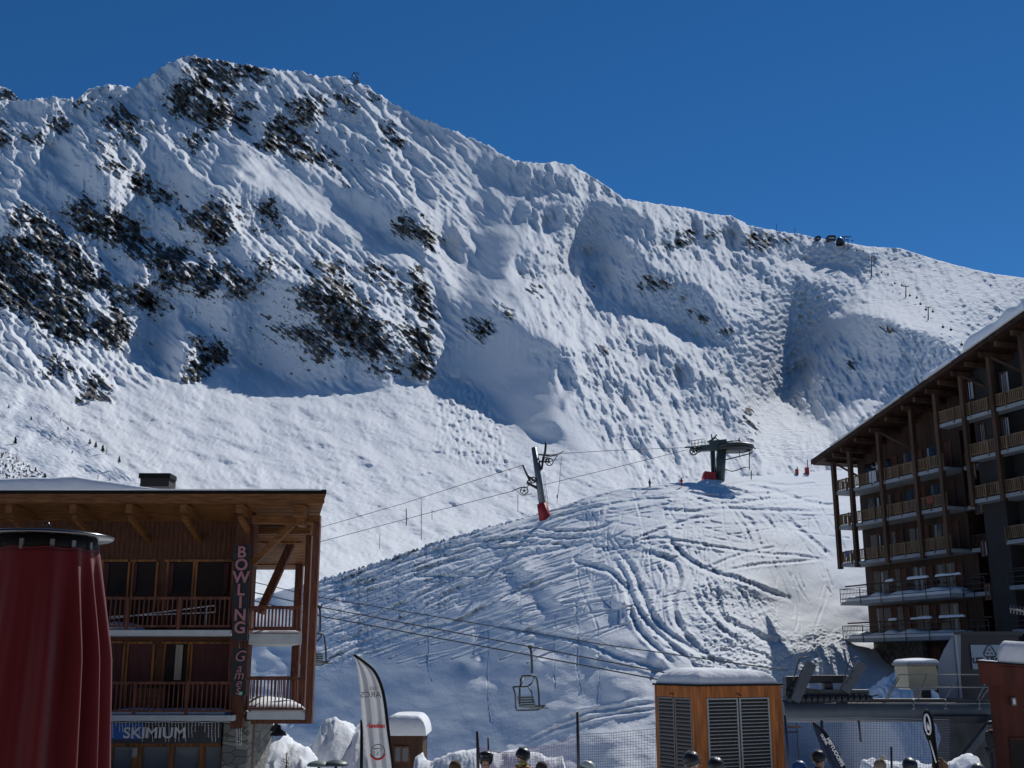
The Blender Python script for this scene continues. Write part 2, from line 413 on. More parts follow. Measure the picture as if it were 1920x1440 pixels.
ROCK = [
 [(347, 117), (387, 110), (443, 117), (450, 137), (433, 180), (410, 170), (387, 170), (417, 190), (467, 223), (460, 230), (417, 220), (420, 247), (400, 240), (367, 227), (320, 207), (300, 197), (320, 163), (353, 153), (353, 137)],
 [(447, 123), (483, 123), (500, 140), (477, 157), (457, 143)],
 [(483, 267), (500, 240), (533, 223), (560, 247), (573, 267), (617, 287), (630, 300), (610, 310), (583, 313), (550, 303), (517, 287), (477, 273)],
 [(460, 187), (490, 193), (480, 200), (463, 197)], (.8, [(523, 190), (583, 180), (600, 223), (567, 227), (540, 207)]),
 (.8, [(187, 227), (217, 200), (260, 220), (267, 267), (240, 260), (217, 247), (197, 233)]),
 (.85, [(83, 240), (103, 213), (143, 237), (140, 247), (117, 253)]), (.8, [(40, 257), (60, 250), (93, 277), (67, 277)]),
 [(-20, 230), (0, 240), (20, 267), (0, 268), (-20, 260)], (.7, [(163, 267), (187, 260), (213, 280), (187, 280)]),
 (.9, [(337, 260), (360, 243), (380, 260), (360, 273)]), (.9, [(193, 297), (213, 293), (237, 320), (230, 337), (200, 320)]),
 [(247, 327), (267, 323), (287, 340), (317, 363), (313, 380), (290, 370), (260, 347)],
 [(303, 373), (333, 367), (353, 400), (373, 393), (400, 387), (433, 407), (430, 447), (387, 460), (373, 433), (347, 417), (327, 393)],
 (.7, [(433, 380), (473, 390), (467, 400), (433, 393)]), (.7, [(467, 430), (510, 423), (493, 437)]), (.8, [(487, 393), (507, 367), (540, 413), (527, 413)]),
 [(127, 380), (143, 370), (180, 400), (190, 440), (200, 453), (187, 453), (147, 427), (130, 400)],
 (1.1, [(183, 387), (213, 393), (287, 440), (317, 473), (320, 497), (333, 543), (300, 530), (303, 513), (277, 493), (233, 477), (217, 460), (190, 443)]),
 (1.1, [(317, 467), (340, 467), (367, 507), (377, 480), (400, 490), (410, 543), (380, 547), (353, 530), (333, 523)]),
 (.8, [(397, 480), (433, 493), (467, 520), (490, 527), (467, 550), (447, 560), (417, 540)]),
 (.7, [(480, 480), (520, 493), (513, 520), (487, 513)]), (.7, [(533, 490), (580, 503), (567, 517), (540, 510)]),
 (.9, [(587, 473), (610, 477), (640, 507), (650, 560), (670, 600), (640, 570), (610, 515)]),
 (.85, [(560, 530), (613, 513), (640, 530), (660, 540), (700, 580), (710, 613), (720, 653), (747, 673), (757, 700), (737, 693), (720, 667), (687, 663), (660, 650), (627, 637), (603, 600), (593, 580), (560, 570)]),
 [(530, 613), (587, 607), (620, 657), (613, 677), (573, 660)], (.9, [(770, 493), (793, 507), (820, 590), (817, 610), (793, 593), (767, 540)]),
 (.85, [(747, 610), (773, 607), (803, 623), (807, 677), (817, 700), (793, 713), (773, 693), (773, 667), (760, 630)]), (.8, [(693, 683), (720, 680), (730, 713), (700, 693)]),
 (.8, [(880, 593), (920, 607), (913, 627), (897, 653), (893, 640), (880, 613)]), [(1113, 637), (1147, 650), (1127, 660)],
 (.9, [(727, 423), (760, 407), (793, 427), (827, 460), (803, 467), (780, 450), (747, 440)]), (.6, [(770, 400), (837, 377), (793, 397)]),
 (.8, [(637, 163), (667, 193), (657, 217), (633, 190)]), (.8, [(560, 170), (597, 180), (600, 223), (560, 220)]), (.75, [(710, 233), (737, 243), (752, 283), (720, 270)]),
 (1.1, [(-40, 450), (20, 447), (60, 480), (85, 523), (133, 537), (167, 577), (160, 620), (133, 643), (80, 610), (53, 577), (0, 580), (-40, 580)]),
 (1.15, [(30, 450), (80, 440), (140, 480), (200, 520), (220, 545), (180, 550), (140, 530), (110, 500), (70, 470)]), (.9, [(150, 510), (190, 545), (250, 560), (310, 580), (270, 580), (220, 570)]),
 (.72, [(17, 407), (40, 377), (87, 413), (147, 467), (200, 523), (187, 523), (127, 473), (67, 433)]),
 [(167, 627), (187, 583), (233, 603), (233, 633), (213, 653), (187, 647)], (1.05, [(367, 633), (413, 637), (427, 690), (393, 700), (390, 713), (350, 717), (363, 680)]),
 (.8, [(110, 663), (140, 693), (127, 703), (80, 713), (103, 680)]), [(147, 720), (180, 703), (213, 727), (213, 753), (180, 753), (133, 757)],
 (.8, [(233, 530), (283, 553), (333, 580), (310, 577), (273, 570), (213, 553)]),
 (.85, [(1259, 427), (1302, 435), (1302, 454), (1279, 458)]), (.85, [(1330, 427), (1358, 427), (1362, 446), (1330, 446)]),
 (.9, [(1394, 458), (1405, 442), (1453, 450), (1445, 466), (1413, 466)]), (.85, [(1453, 435), (1481, 446), (1493, 462), (1465, 458)]), (.65, [(1231, 450), (1263, 450), (1279, 470), (1239, 462)]),
 (.8, [(1190, 534), (1215, 514), (1227, 538), (1239, 526), (1267, 534), (1243, 553), (1219, 545)]), (.9, [(1259, 557), (1279, 553), (1279, 569)]), (.85, [(1287, 577), (1310, 577), (1330, 601), (1318, 609), (1295, 585)]),
 [(1348, 619), (1366, 624), (1358, 637)], [(1267, 625), (1281, 619), (1281, 631)], (.75, [(1576, 668), (1592, 660), (1607, 680), (1599, 696), (1588, 680)]),
 (.65, [(1520, 696), (1556, 712), (1548, 720), (1532, 708)]), (.8, [(1635, 720), (1655, 712), (1651, 731)]), (.6, [(1635, 625), (1671, 605), (1690, 609), (1651, 629)]),
 (.9, [(1690, 625), (1702, 636), (1694, 640)]), (.9, [(1350, 403), (1370, 407), (1358, 419)]), (.8, [(895, 262), (925, 280), (940, 292), (905, 272)]), (.7, [(1115, 345), (1140, 355), (1145, 370), (1125, 360)]),
 (.8, [(690, 175), (705, 182), (700, 190)]), (.9, [(765, 340), (778, 345), (770, 350)]), (.75, [(150, 190), (170, 205), (160, 215), (140, 200)]), (.7, [(200, 195), (235, 205), (225, 215), (200, 208)]),
 (.6, [(1380, 760), (1415, 765), (1420, 830), (1400, 820)]), (.7, [(940, 560), (960, 600), (950, 610), (930, 570)]), (.7, [(1100, 500), (1120, 560), (1110, 560)]),
 (.55, [(960, 505), (1000, 520), (1030, 560), (990, 550)]), (.65, [(1045, 715), (1060, 718), (1050, 725)]), (.6, [(1430, 580), (1445, 600), (1435, 605)]),
 (.75, [(620, 330), (660, 345), (640, 350)]), (.7, [(690, 480), (730, 500), (770, 560), (740, 550), (710, 520)]), (.7, [(590, 300), (640, 320), (620, 330)]),
 (.6, [(360, 205), (480, 250), (475, 256), (360, 214)]), (.55, [(240, 175), (262, 150), (258, 170)]),
]
nA = G.noise(90, 60, beta=1.6, seed=1); nB = G.noise(90, 60, beta=1.6, seed=2)
wx, wy = nA * 5 + G.noise(24, 16, seed=3) * 2.5, nB * 4 + G.noise(24, 16, seed=4) * 2
shade = np.clip(G.blur(G.polys(SHADE[5:], wx, wy), 4.5, 3.5) + G.blur(G.polys(SHADE[:5], wx, wy), 11, 8), 0, 1.3)
rockm = G.polys(ROCK, wx * 1.1, wy * 1.1)
rock_s = G.blur(rockm, 5, 4)
rugged = np.clip(G.blur((G.X < 860) * 1.0, 60) * G.blur((G.Y < 760) * 1.0, 40), 0, 1) * (1 - .8 * G.blur(G.polys([[(420, 270), (640, 330), (880, 560), (800, 540), (640, 440), (400, 330)]]), 15))
fan = G.blur(G.polys([[(-420, 560), (100, 740), (280, 730), (430, 680), (600, 735), (850, 710), (960, 800), (1180, 890), (1200, 1180), (-420, 1180)]]), 10)
right = G.blur(G.polys([[(930, 260), (2340, 260), (2340, 1180), (1200, 1180), (1180, 900), (1000, 640), (980, 460)]]), 25)
mog = G.blur(G.polys([[(1480, 480), (1600, 455), (1920, 500), (2200, 600), (2200, 800), (1750, 640), (1560, 590), (1480, 700), (1560, 860), (1400, 860), (1380, 700), (1400, 520)]]), 14)
# wanted slope towards the light
edge = np.clip(1 - fan * 1.3, 0, 1)
g = 1.05 * shade - .28 * (1 - shade)
strata = G.noise(60, 5, ang=R(38), beta=1.0, seed=5)           # beds dipping to the right
rough = G.noise(22, 11, ang=R(30), beta=.9, seed=6, hi=1.0)
b = G.integrate(g, lam=.14, mu=(2 * np.pi / 1300) ** 2, tx=.93, ty=-.37) * .0027
def ridged(lx, ly, ang, seed, beta=1.6): return .8 - np.abs(G.noise(lx, ly, ang=R(ang), beta=beta, seed=seed))
rug2 = rugged * edge * (1 - .35 * shade)
b += (ridged(190, 50, 42, 61) * .015 + ridged(100, 26, 40, 62) * .0095) * rug2
RIB = [(24, [(1075, 425), (985, 478), (955, 515), (1000, 570), (1050, 640)]), (20, [(1150, 560), (1250, 650), (1330, 720), (1395, 795), (1430, 870)]), (26, [(1560, 605), (1640, 598), (1720, 625), (1810, 675)]),
       (20, [(690, 430), (760, 500), (800, 580), (822, 690)]), (20, [(420, 420), (520, 520), (640, 560), (720, 640), (790, 700)]), (26, [(150, 290), (230, 370), (300, 450), (335, 520), (410, 620), (440, 680)]),
       (18, [(430, 330), (560, 400), (690, 450)]), (18, [(335, 112), (370, 180), (420, 240), (480, 330)]), (20, [(500, 132), (600, 230), (700, 330), (770, 390)]), (18, [(60, 300), (140, 380), (240, 490), (290, 560)]), (16, [(560, 300), (690, 380), (800, 470), (840, 540)])]
dr, _ = G.lines(RIB)
b += np.exp(-(dr + nA * .15) ** 2 * .8) * .030
b += (ridged(150, 80, 66, 63) * .011 + ridged(70, 34, 58, 64) * .005) * right * edge * (1 - .5 * mog)
b += G.noise(260, 160, beta=2.2, seed=7) * .008 * edge
nearrock = np.clip(G.blur(rockm, 22, 16) * 3 + .22, 0, 1)
fb = (ridged(48, 13, 40, 65, 1.2) * .0044 + ridged(18, 8, 34, 66, 1.0) * .0022) * rug2 * nearrock
fb += (rough * .0035 + strata * .0045) * np.clip(rock_s * 1.6, 0, 1.2)
fb += ridged(90, 12, 62, 83, 1.3) * .0022 * right * edge * (1 - mog)
fb += (ridged(34, 16, 55, 67, 1.3) * .0011 + ridged(13, 6, 20, 68, .9) * .0006) * right * edge
# moguls and ski tracks: small geometry
mg = G.noise(11, 7, ang=R(-10), beta=2.5, seed=12, hi=1.6)
fb += mg * (.0017 * mog + .0003 * right) + G.noise(7, 4.5, ang=R(-20), beta=2, seed=19, hi=1.) * .00045 * right
tr = G.noise(30, 4.2, ang=R(18), beta=1.5, seed=13, hi=1.0) ; tr2 = G.noise(22, 4.2, ang=R(-30), beta=1.5, seed=14, hi=1.0)
fb += (tr + tr2 * .7) * .0007 * fan * (.6 + .8 * (G.noise(140, 60, seed=20) > 0))
fb += (ridged(70, 16, 14, 81, 1.5) * .0010 + G.noise(120, 50, ang=R(20), beta=2, seed=82) * .004) * fan
# avalanche debris tongue below the central gully
gf = G.noise(22, 11, ang=R(42), beta=.7, seed=63, hi=.9) * (.10 * rugged + .22 * np.clip(rock_s * 2, 0, 1)) + G.noise(16, 9, ang=R(30), beta=.8, seed=64, hi=.9) * .10 * right + G.noise(13, 6, ang=R(15), beta=.8, seed=65, hi=.8) * .06 * fan
fb += G.integrate(gf, lam=.5, mu=(2 * np.pi / 200) ** 2, tx=.94, ty=-.34) * .0036
debris = G.blur(G.polys([[(830, 700), (890, 720), (940, 800), (960, 900), (850, 860), (815, 840), (820, 760)]]), 6)
fb += G.noise(16, 12, ang=R(60), beta=1.3, seed=15, hi=1.0) * .0030 * debris
wide = G.blur(rockm, 18, 13)
band = np.clip(G.noise(70, 7, ang=R(37), beta=1.1, seed=72) * G.blur(G.noise(60, 40, seed=73) > -.3, 8) - .55, 0, 1.5) * np.clip(wide * 5 + .25, 0, 1) * rugged
ra = .025 * np.clip(wide * 4, 0, 1) + rock_s * .40 + wide * .22 + band * .55 + (G.noise(44, 15, ang=R(36), beta=1.3, seed=17) * .22 + G.noise(12, 5, ang=R(36), beta=1.0, seed=16) * .09) * np.clip(rugged * .75 + rock_s * 3 + wide, 0, 1) + (strata * .20 + G.noise(60, 5.5, ang=R(40), beta=.8, seed=71) * .27) * np.clip(rock_s * 3, 0, 1)
ra = ra * np.clip(1.2 - fan * 2, 0, 1) + ra * np.clip(rock_s * 3, 0, 1) * np.clip(fan * 2 - .2, 0, 1)
speck = (G.noise(9, 6, ang=R(25), beta=.8, seed=18) > 2.8) * G.blur(G.polys([[(0, 190), (500, 130), (900, 300), (1500, 460), (1700, 620), (1250, 700), (900, 700), (0, 640)]]), 30)
ra = np.maximum(ra, G.blur(speck * 1.0, 1.6) * 1.2)
mat_mtn = snow_material('mountain_snow_and_rock', True, ((.16, 2.4, 'mogul'), (.55, .35, None)))
cols = np.concatenate([np.arange(-400, -40, 6), np.arange(-40, 1960, 2), np.arange(1960, 2320, 8)])
skyj = curve(SKY_M, cols) + np.interp(cols, G.xs, G.noise(26, beta=.9, seed=21)[10]) * np.interp(cols, [0, 700, 900, 1000, 1500, 1520, 2300], [2.2, 1.6, 1.6, .8, .8, .25, .25])
KP = [(.0, .10), (.06, .10), (.14, .19), (.25, .24), (.36, .255), (.60, .27)]
m_obj, MT = sheet('mountain', cols, skyj, np.full(len(cols), 1130.), 520, np.full(len(cols), 225.), KP, G, b, fine=fb, attrs=    dict(rock=ra, rug=rugged * edge, mogul=np.clip(mog + .22 * right, 0, 1)), mat=mat_mtn, skirt=-14.0, minfrac=.3, label='snow covered rocky mountain rising behind the resort')

# ------------------------------------------------------------------ ridge behind the left shoulder
G2 = Grid(-420, 420, 100, 420, 2)
c2 = np.arange(-400, 400, 3.)
s2 = curve([(-400, 120), (-60, 140), (0, 158), (18, 170), (40, 190), (100, 205), (140, 190), (165, 166), (200, 158), (245, 164), (300, 175), (400, 230)], c2) + np.interp(c2, G2.xs, G2.noise(20, beta=.9, seed=31)[5]) * 1.6
b2 = G2.noise(60, 40, beta=1.4, seed=32) * .012 + G2.noise(14, 10, beta=1, seed=33) * .003
r2 = np.clip(G2.noise(40, 16, ang=R(35), seed=34) * .22 + .22 + .35 * (G2.X < 60), 0, 1)
far, _ = sheet('far_ridge', c2, s2, np.full(len(c2), 330.), 90, np.full(len(c2), 3000.), [(0, .3), (1, .3)], G2, b2, dict(rock=r2, mogul=r2 * 0), mat_mtn)

# ------------------------------------------------------------------ nearer slope at lower left
G3 = Grid(-900, 420, 480, 1200, 2)
c3 = np.concatenate([np.arange(-880, -40, 8.), np.arange(-40, 400, 2.)])
s3 = curve([(-880, 300), (-200, 560), (0, 697), (30, 716), (60, 742), (120, 791), (180, 842), (225, 878), (260, 905), (330, 965), (400, 1030)], c3) + np.interp(c3, G3.xs, G3.noise(30, beta=1, seed=41)[5]) * 1.2
w3 = G3.noise(20, 10, seed=45) * 3
rk3 = G3.blur(G3.polys([(.75, [(-60, 815), (20, 850), (80, 880), (100, 925), (-60, 925)]), (.6, [(-60, 780), (10, 845), (-60, 850)])], w3, w3), 3)
b3 = G3.noise(120, 70, beta=1.8, seed=42) * .006 + G3.noise(20, 5, ang=R(30), beta=1.4, seed=43) * .0007 + G3.noise(9, 6, seed=44) * .003 * rk3
r3 = rk3 * .55 + G3.noise(9, 5, ang=R(30), seed=46) * .2 * np.clip(rk3 * 2, 0, 1)
r3 = np.maximum(r3, G3.blur((G3.noise(8, 4, ang=R(35), beta=.8, seed=47) > 2.5) * 1.0, 1.5) * 1.1)
foot3 = np.maximum(s3 + 40, 1000.)
ns, N3 = sheet('near_slope', c3, s3, foot3, 200, np.full(len(c3), 190.), [(0, .13), (.3, .2), (1, .3)], G3, b3, dict(rock=r3, mogul=r3 * 0 + .1), mat_mtn, skirt=-14.0)
# ------------------------------------------------------------------ the ski hill in front
GH = Grid(300, 2300, 860, 1470, 1.5)
def C6(pts): return [(560 + x * .552, 860 + y * .552) for x, y in pts]
SKY_H = [(-600, 1380), (300, 1180), (420, 1140), (560, 1098), (600, 1086), (700, 1056), (800, 1022), (900, 992), (1000, 966), (1050, 950), (1100, 932), (1150, 918), (1220, 911), (1300, 901), (1400, 893), (1480, 889), (1560, 882), (1700, 872), (2300, 860)]
GROOVE = [(w, C6(p)) for w, p in [
 (4, [(1060, 330), (1110, 400), (1130, 470), (1180, 550), (1240, 610), (1330, 690)]),
 (5, [(1090, 320), (1130, 370), (1160, 440), (1200, 530), (1250, 590), (1330, 640), (1420, 700)]),
 (4, [(960, 330), (940, 345), (980, 360), (1060, 385), (1105, 430), (1125, 480), (1135, 540), (1170, 600), (1240, 665), (1280, 710)]),
 (5, [(1130, 310), (1220, 330), (1280, 360), (1290, 420), (1270, 480), (1290, 560), (1330, 620), (1400, 680), (1500, 720)]),
 (4, [(1230, 250), (1270, 290), (1320, 340), (1390, 380), (1460, 400), (1550, 430), (1620, 460), (1680, 480)]),
 (5, [(1400, 390), (1420, 460), (1430, 520), (1470, 560), (1540, 590), (1600, 620), (1680, 620)]),
 (4, [(1340, 420), (1350, 470), (1380, 520), (1440, 580), (1500, 620)]),
 (4, [(1490, 180), (1540, 220), (1560, 270), (1570, 310)]), (3.5, [(1560, 180), (1610, 230), (1620, 290), (1610, 320)]),
 (3.5, [(1640, 190), (1700, 240), (1760, 290), (1820, 345)]), (3, [(1480, 190), (1520, 240), (1540, 300)]),
 (3, [(1210, 350), (1240, 400), (1240, 440), (1200, 480)]), (3, [(1480, 430), (1520, 480), (1535, 560)]), (3, [(1380, 400), (1400, 450), (1395, 510)]),
 (5.5, [(620, 545), (760, 580), (880, 600), (1000, 630), (1080, 670), (1180, 700), (1280, 735)]),
 (3.5, [(60, 720), (240, 640), (400, 580), (540, 550), (640, 500), (760, 440), (880, 400), (980, 360)]),
 (3.5, [(60, 660), (200, 600), (330, 550), (450, 490), (560, 430), (700, 360), (860, 310), (1000, 290)]),
 (3, [(60, 700), (300, 590), (460, 530)]), (3, [(60, 610), (200, 560), (330, 500), (480, 430), (640, 350)]),
 (3, [(60, 470), (200, 420), (380, 340), (560, 290), (760, 265), (900, 270), (1060, 260)]), (2.5, [(60, 440), (260, 370), (460, 290), (640, 240)]),
 (2.5, [(100, 460), (300, 400), (500, 330), (700, 280), (820, 285)]), (2.5, [(130, 500), (340, 420), (520, 350), (620, 330)]),
 (2.5, [(700, 250), (800, 235), (880, 245), (1000, 240), (1080, 215)]), (3, [(800, 230), (900, 190), (1040, 160), (1180, 140), (1300, 130)]),
 (3, [(1180, 150), (1300, 120), (1420, 130), (1560, 120), (1700, 110)]), (3, [(1210, 170), (1330, 180), (1440, 170), (1600, 175), (1800, 180)]),
 (3, [(1300, 110), (1400, 150), (1500, 150), (1640, 130)]), (3, [(1500, 90), (1620, 110), (1740, 150), (1860, 160)]), (2.5, [(1380, 90), (1500, 110), (1600, 150)]),
 (2.5, [(1080, 300), (1200, 270), (1300, 280), (1420, 300), (1560, 320), (1700, 330), (1810, 350)]), (2.5, [(1100, 290), (1230, 240), (1320, 210), (1450, 190)]),
 (2.5, [(1390, 370), (1460, 340), (1560, 310), (1640, 300)]), (2.5, [(1450, 380), (1560, 360), (1680, 350), (1790, 340)]),
 (3, [(1000, 330), (1060, 310), (1140, 300)]), (2.5, [(960, 320), (1000, 300), (1060, 305)]),
 (4, [(900, 890), (960, 865), (1060, 850), (1140, 838), (1220, 830)]), (3, [(760, 970), (860, 920), (980, 885), (1100, 862), (1220, 850)]),
 (3, [(1500, 640), (1560, 660), (1640, 700)]), (3, [(1240, 640), (1300, 660), (1360, 720)]), (2.5, [(600, 300), (700, 300), (860, 290), (940, 300)]),
 (2.5, [(200, 440), (400, 380), (600, 320)]), (2.5, [(80, 480), (260, 440), (420, 400), (560, 400), (700, 380)]), (2.5, [(700, 160), (640, 190), (500, 230), (380, 280), (240, 330)]),
]]
CHUNK = [(w, C6(p)) for w, p in [(9, [(50, 410), (200, 360), (350, 310), (500, 265), (640, 220), (800, 175)])]]
CONES = [(893, 1240, 20), (1012, 1240, 20), (1117, 1232, 17), (1048, 1128, 30), (1163, 1130, 24), (985, 1070, 26), (940, 1128, 14), (1235, 1235, 18)]
nq = GH.noise(30, 18, beta=1.2, seed=51); vq = np.clip(.75 + .45 * GH.noise(60, 40, beta=1.2, seed=57), .15, 1.6)
dg, sd = GH.lines(GROOVE); tap = GH.blur(np.clip(np.minimum(GH.along, 1 - GH.along) * 7, .05, 1), 2)
dgw = dg + nq * .15
rim = np.exp(-((dgw - 1.9) / .8) ** 2); dip = np.exp(-dgw ** 2 * .9)
chop = GH.noise(9, 6, beta=1.0, seed=52)
churn = GH.blur(GH.polys([(1, C6([(1330, 400), (1480, 400), (1600, 430), (1660, 600), (1860, 620), (1760, 760), (1400, 745), (1300, 560)])), (.8, C6([(1180, 130), (1500, 90), (1800, 120), (1800, 180), (1500, 175), (1250, 180)])),
    (.6, C6([(880, 230), (1100, 240), (1400, 260), (1400, 380), (1100, 330)])), (.55, C6([(60, 440), (700, 230), (900, 280), (700, 420), (60, 760)]))]), 10)
bh = np.zeros(GH.shape)
dB, _ = GH.lines([(w * 1.3, p) for w, p in GROOVE[:6]]); dB = dB + nq * .15; tapB = GH.blur(np.clip(np.minimum(GH.along, 1 - GH.along) * 6, 0, 1), 2)
fh = (-dip * .0058 + rim * (.0026 + .0005 * chop)) * (.6 + .4 * vq) * tap - (np.exp(-dB ** 2) * .0026 - np.exp(-((dB - 1.8) / .7) ** 2) * .0014) * tapB
# many faint traverses and turns across the whole slope
rt = random.Random(5); FINE = []
for i in range(95):
    x, y = rt.uniform(560, 1000), rt.uniform(1000, 1250); a = R(rt.uniform(-26, -14)); L = rt.uniform(150, 420); c = rt.uniform(-.05, .12)
    FINE.append((rt.uniform(1.0, 1.9), [(x + L * t * math.cos(a + c * t), y + L * t * math.sin(a + c * t) + rt.uniform(-3, 3)) for t in (0, .25, .5, .75, 1)]))
for i in range(64):
    x, y = rt.uniform(1080, 1560), rt.uniform(915, 1080); dx = rt.uniform(-20, 60); L = rt.uniform(60, 190); am = rt.uniform(6, 16); ph = rt.uniform(0, 6)
    FINE.append((rt.uniform(1.2, 2.4), [(x + dx * t + am * math.sin(ph + 5 * t), y + L * t) for t in (0, .17, .33, .5, .67, .83, 1)]))
for i in range(26):
    x, y = rt.uniform(1000, 1450), rt.uniform(905, 1010); L = rt.uniform(100, 300); a = R(rt.uniform(-12, 14))
    FINE.append((rt.uniform(1.2, 2.2), [(x + L * t * math.cos(a), y + L * t * math.sin(a) + rt.uniform(-4, 4)) for t in (0, .33, .67, 1)]))
for i in range(8):
    x, y = rt.uniform(800, 1160), rt.uniform(1090, 1180); L = rt.uniform(90, 200)
    FINE.append((.9, [(x + rt.uniform(-6, 10) * t, y + L * t) for t in (0, .25, .5, .75, 1)]))
df, _ = GH.lines(FINE)
dfw = df + nq * .12
fh += (-np.exp(-dfw ** 2) * .0030 + np.exp(-((dfw - 1.9) / .8) ** 2) * (.0015 + .0001 * chop)) * (.45 + .55 * vq)
fh += chop * .0004 * churn + GH.noise(5, 4, beta=1.2, seed=53) * (.00012 + .00035 * churn)
mdf = GH.noise(22, 14, beta=1.6, seed=54)
fh += mdf * .0010 * churn
rub = GH.blur(GH.polys([C6([(1400, 580), (1520, 600), (1640, 640), (1760, 560), (1880, 600), (1860, 720), (1700, 770), (1400, 750), (1330, 690)]), C6([(1360, 420), (1440, 430), (1480, 540), (1420, 560)])]), 7)
fh += (np.abs(GH.noise(22, 12, beta=1.2, seed=91)) * .0020 + chop * .0005) * rub
dc, _ = GH.lines(CHUNK)
bh += np.exp(-dc ** 2 * 1.5) * (.0050 + .0035 * chop)
for cx, cy, r in CONES:
    dx = (GH.X - cx) / r; dy = (GH.Y - cy) / (r * .8)
    q = np.hypot(dx + .0, dy)
    prof = np.exp(-np.clip(q, 0, 9) * 1.6)
    hollow = np.exp(-((GH.X - cx + r * .9) / (r * .7)) ** 2 - ((GH.Y - cy - r * .25) / (r * .55)) ** 2)
    fh += prof * .020 * (r / 22) - hollow * .007 * (r / 22)
HSH = [(.03, [(560, 1400), (620, 1300), (760, 1180), (900, 1250), (1100, 1290), (1240, 1310), (1240, 1470), (560, 1470)]), (.12, [(850, 1370), (900, 1345), (1050, 1372), (1100, 1365), (960, 1420), (830, 1425)]),
       (.04, [(1090, 1340), (1240, 1330), (1240, 1470), (1090, 1470)]), (.03, [(590, 1180), (860, 1080), (900, 1110), (700, 1220), (590, 1260)]), (1.5, [(1480, 1140), (1600, 1100), (1700, 1180), (1700, 1300), (1500, 1330), (1570, 1230), (1600, 1190), (1500, 1200)]),
       (.6, [(1555, 905), (1640, 915), (1640, 935), (1530, 925), (1480, 915)])]
hs = GH.blur(GH.polys(HSH, nq * 3, nq * 2), 20)
bh += GH.integrate(hs * .9, lam=.3, mu=(2 * np.pi / 900) ** 2) * .00045
bh += GH.noise(200, 120, beta=2, seed=55) * .004
bh *= np.clip((GH.X - 306) / 120, 0, 1); fh *= np.clip((GH.X - 306) / 120, 0, 1)
colh = np.concatenate([np.arange(-600, 300, 20.), np.arange(300, 560, 5.), np.arange(560, 1720, 1.5), np.arange(1720, 2280, 6.)])
skh = curve(SKY_H, colh) + np.interp(colh, GH.xs, GH.noise(12, beta=.7, seed=56)[5]) * np.interp(colh, [560, 600, 960, 1040], [.7, 2.0, 1.8, .7])
mat_hill = snow_material('piste_snow', False, ((1.6, .10, 'churn'), (5.0, .03, None)))
hill_obj, HL = sheet('ski_slope', colh, skh, np.full(len(colh), 1452.), 420, np.exp(np.interp(colh, np.linspace(-700, 2400, 400), np.convolve(np.pad(curve([(-600, 4.9), (300, 4.6), (600, 4.48), (1200, 3.94), (1380, 3.97), (1580, 4.25), (1720, 4.32), (2300, 4.4)], np.linspace(-700, 2400, 400)), 20, 'edge'), np.hanning(41) / np.hanning(41).sum(), 'valid'))), [(-.2, .50), (-.1, .52), (-.02, .50), (.03, .42), (.08, .34), (.13, .26), (.18, .20), (.25, .19)], GH, bh,
    dict(churn=np.clip(churn * 1.2 + .35, 0, 1.3)), mat_hill, minfrac=.25, fine=fh, label='tracked snow slope in front of the mountain')

# ------------------------------------------------------------------ ground sheet: snow covered square, reaching the horizon
def make_ground():
    xs = np.concatenate([[-9000, -3000, -1000, -400, -200], np.linspace(-120, 120, 161), [200, 400, 1000, 3000, 9000]])
    ys = np.concatenate([[-6000, -1500, -300, -60], np.linspace(-20, 60, 81), [100, 300, 1200, 4000, 9000]])
    X, Y = np.meshgrid(xs, ys)
    rg = np.random.default_rng(3)
    ph = rg.uniform(0, 6.28, (6, 2)); Z = np.zeros(X.shape)
    for i in range(6):
        a = rg.uniform(0, 3.14); fq = rg.uniform(.2, 1.4)
        Z += .03 * np.sin((X * math.cos(a) + Y * math.sin(a)) * fq + ph[i, 0])
    Z = np.where((abs(X) < 120) & (Y < 60), Z, -.1); Z = Z - np.clip(Y - 25, 0, 90) * .11
    n, m_ = X.shape; idx = np.arange(n * m_).reshape(n, m_)
    f = np.stack([idx[:-1, :-1], idx[:-1, 1:], idx[1:, 1:], idx[1:, :-1]], -1).reshape(-1, 4)
    me = D.meshes.new('ground'); me.from_pydata(np.stack([X, Y, Z], -1).reshape(-1, 3).tolist(), [], f.tolist())
    me.polygons.foreach_set('use_smooth', [True] * len(f)); me.materials.append(snow_material('ground_snow', False, ((3., .05, None),)))
    o = D.objects.new('ground', me); COL.objects.link(o); tag(o, kind='structure')
make_ground()
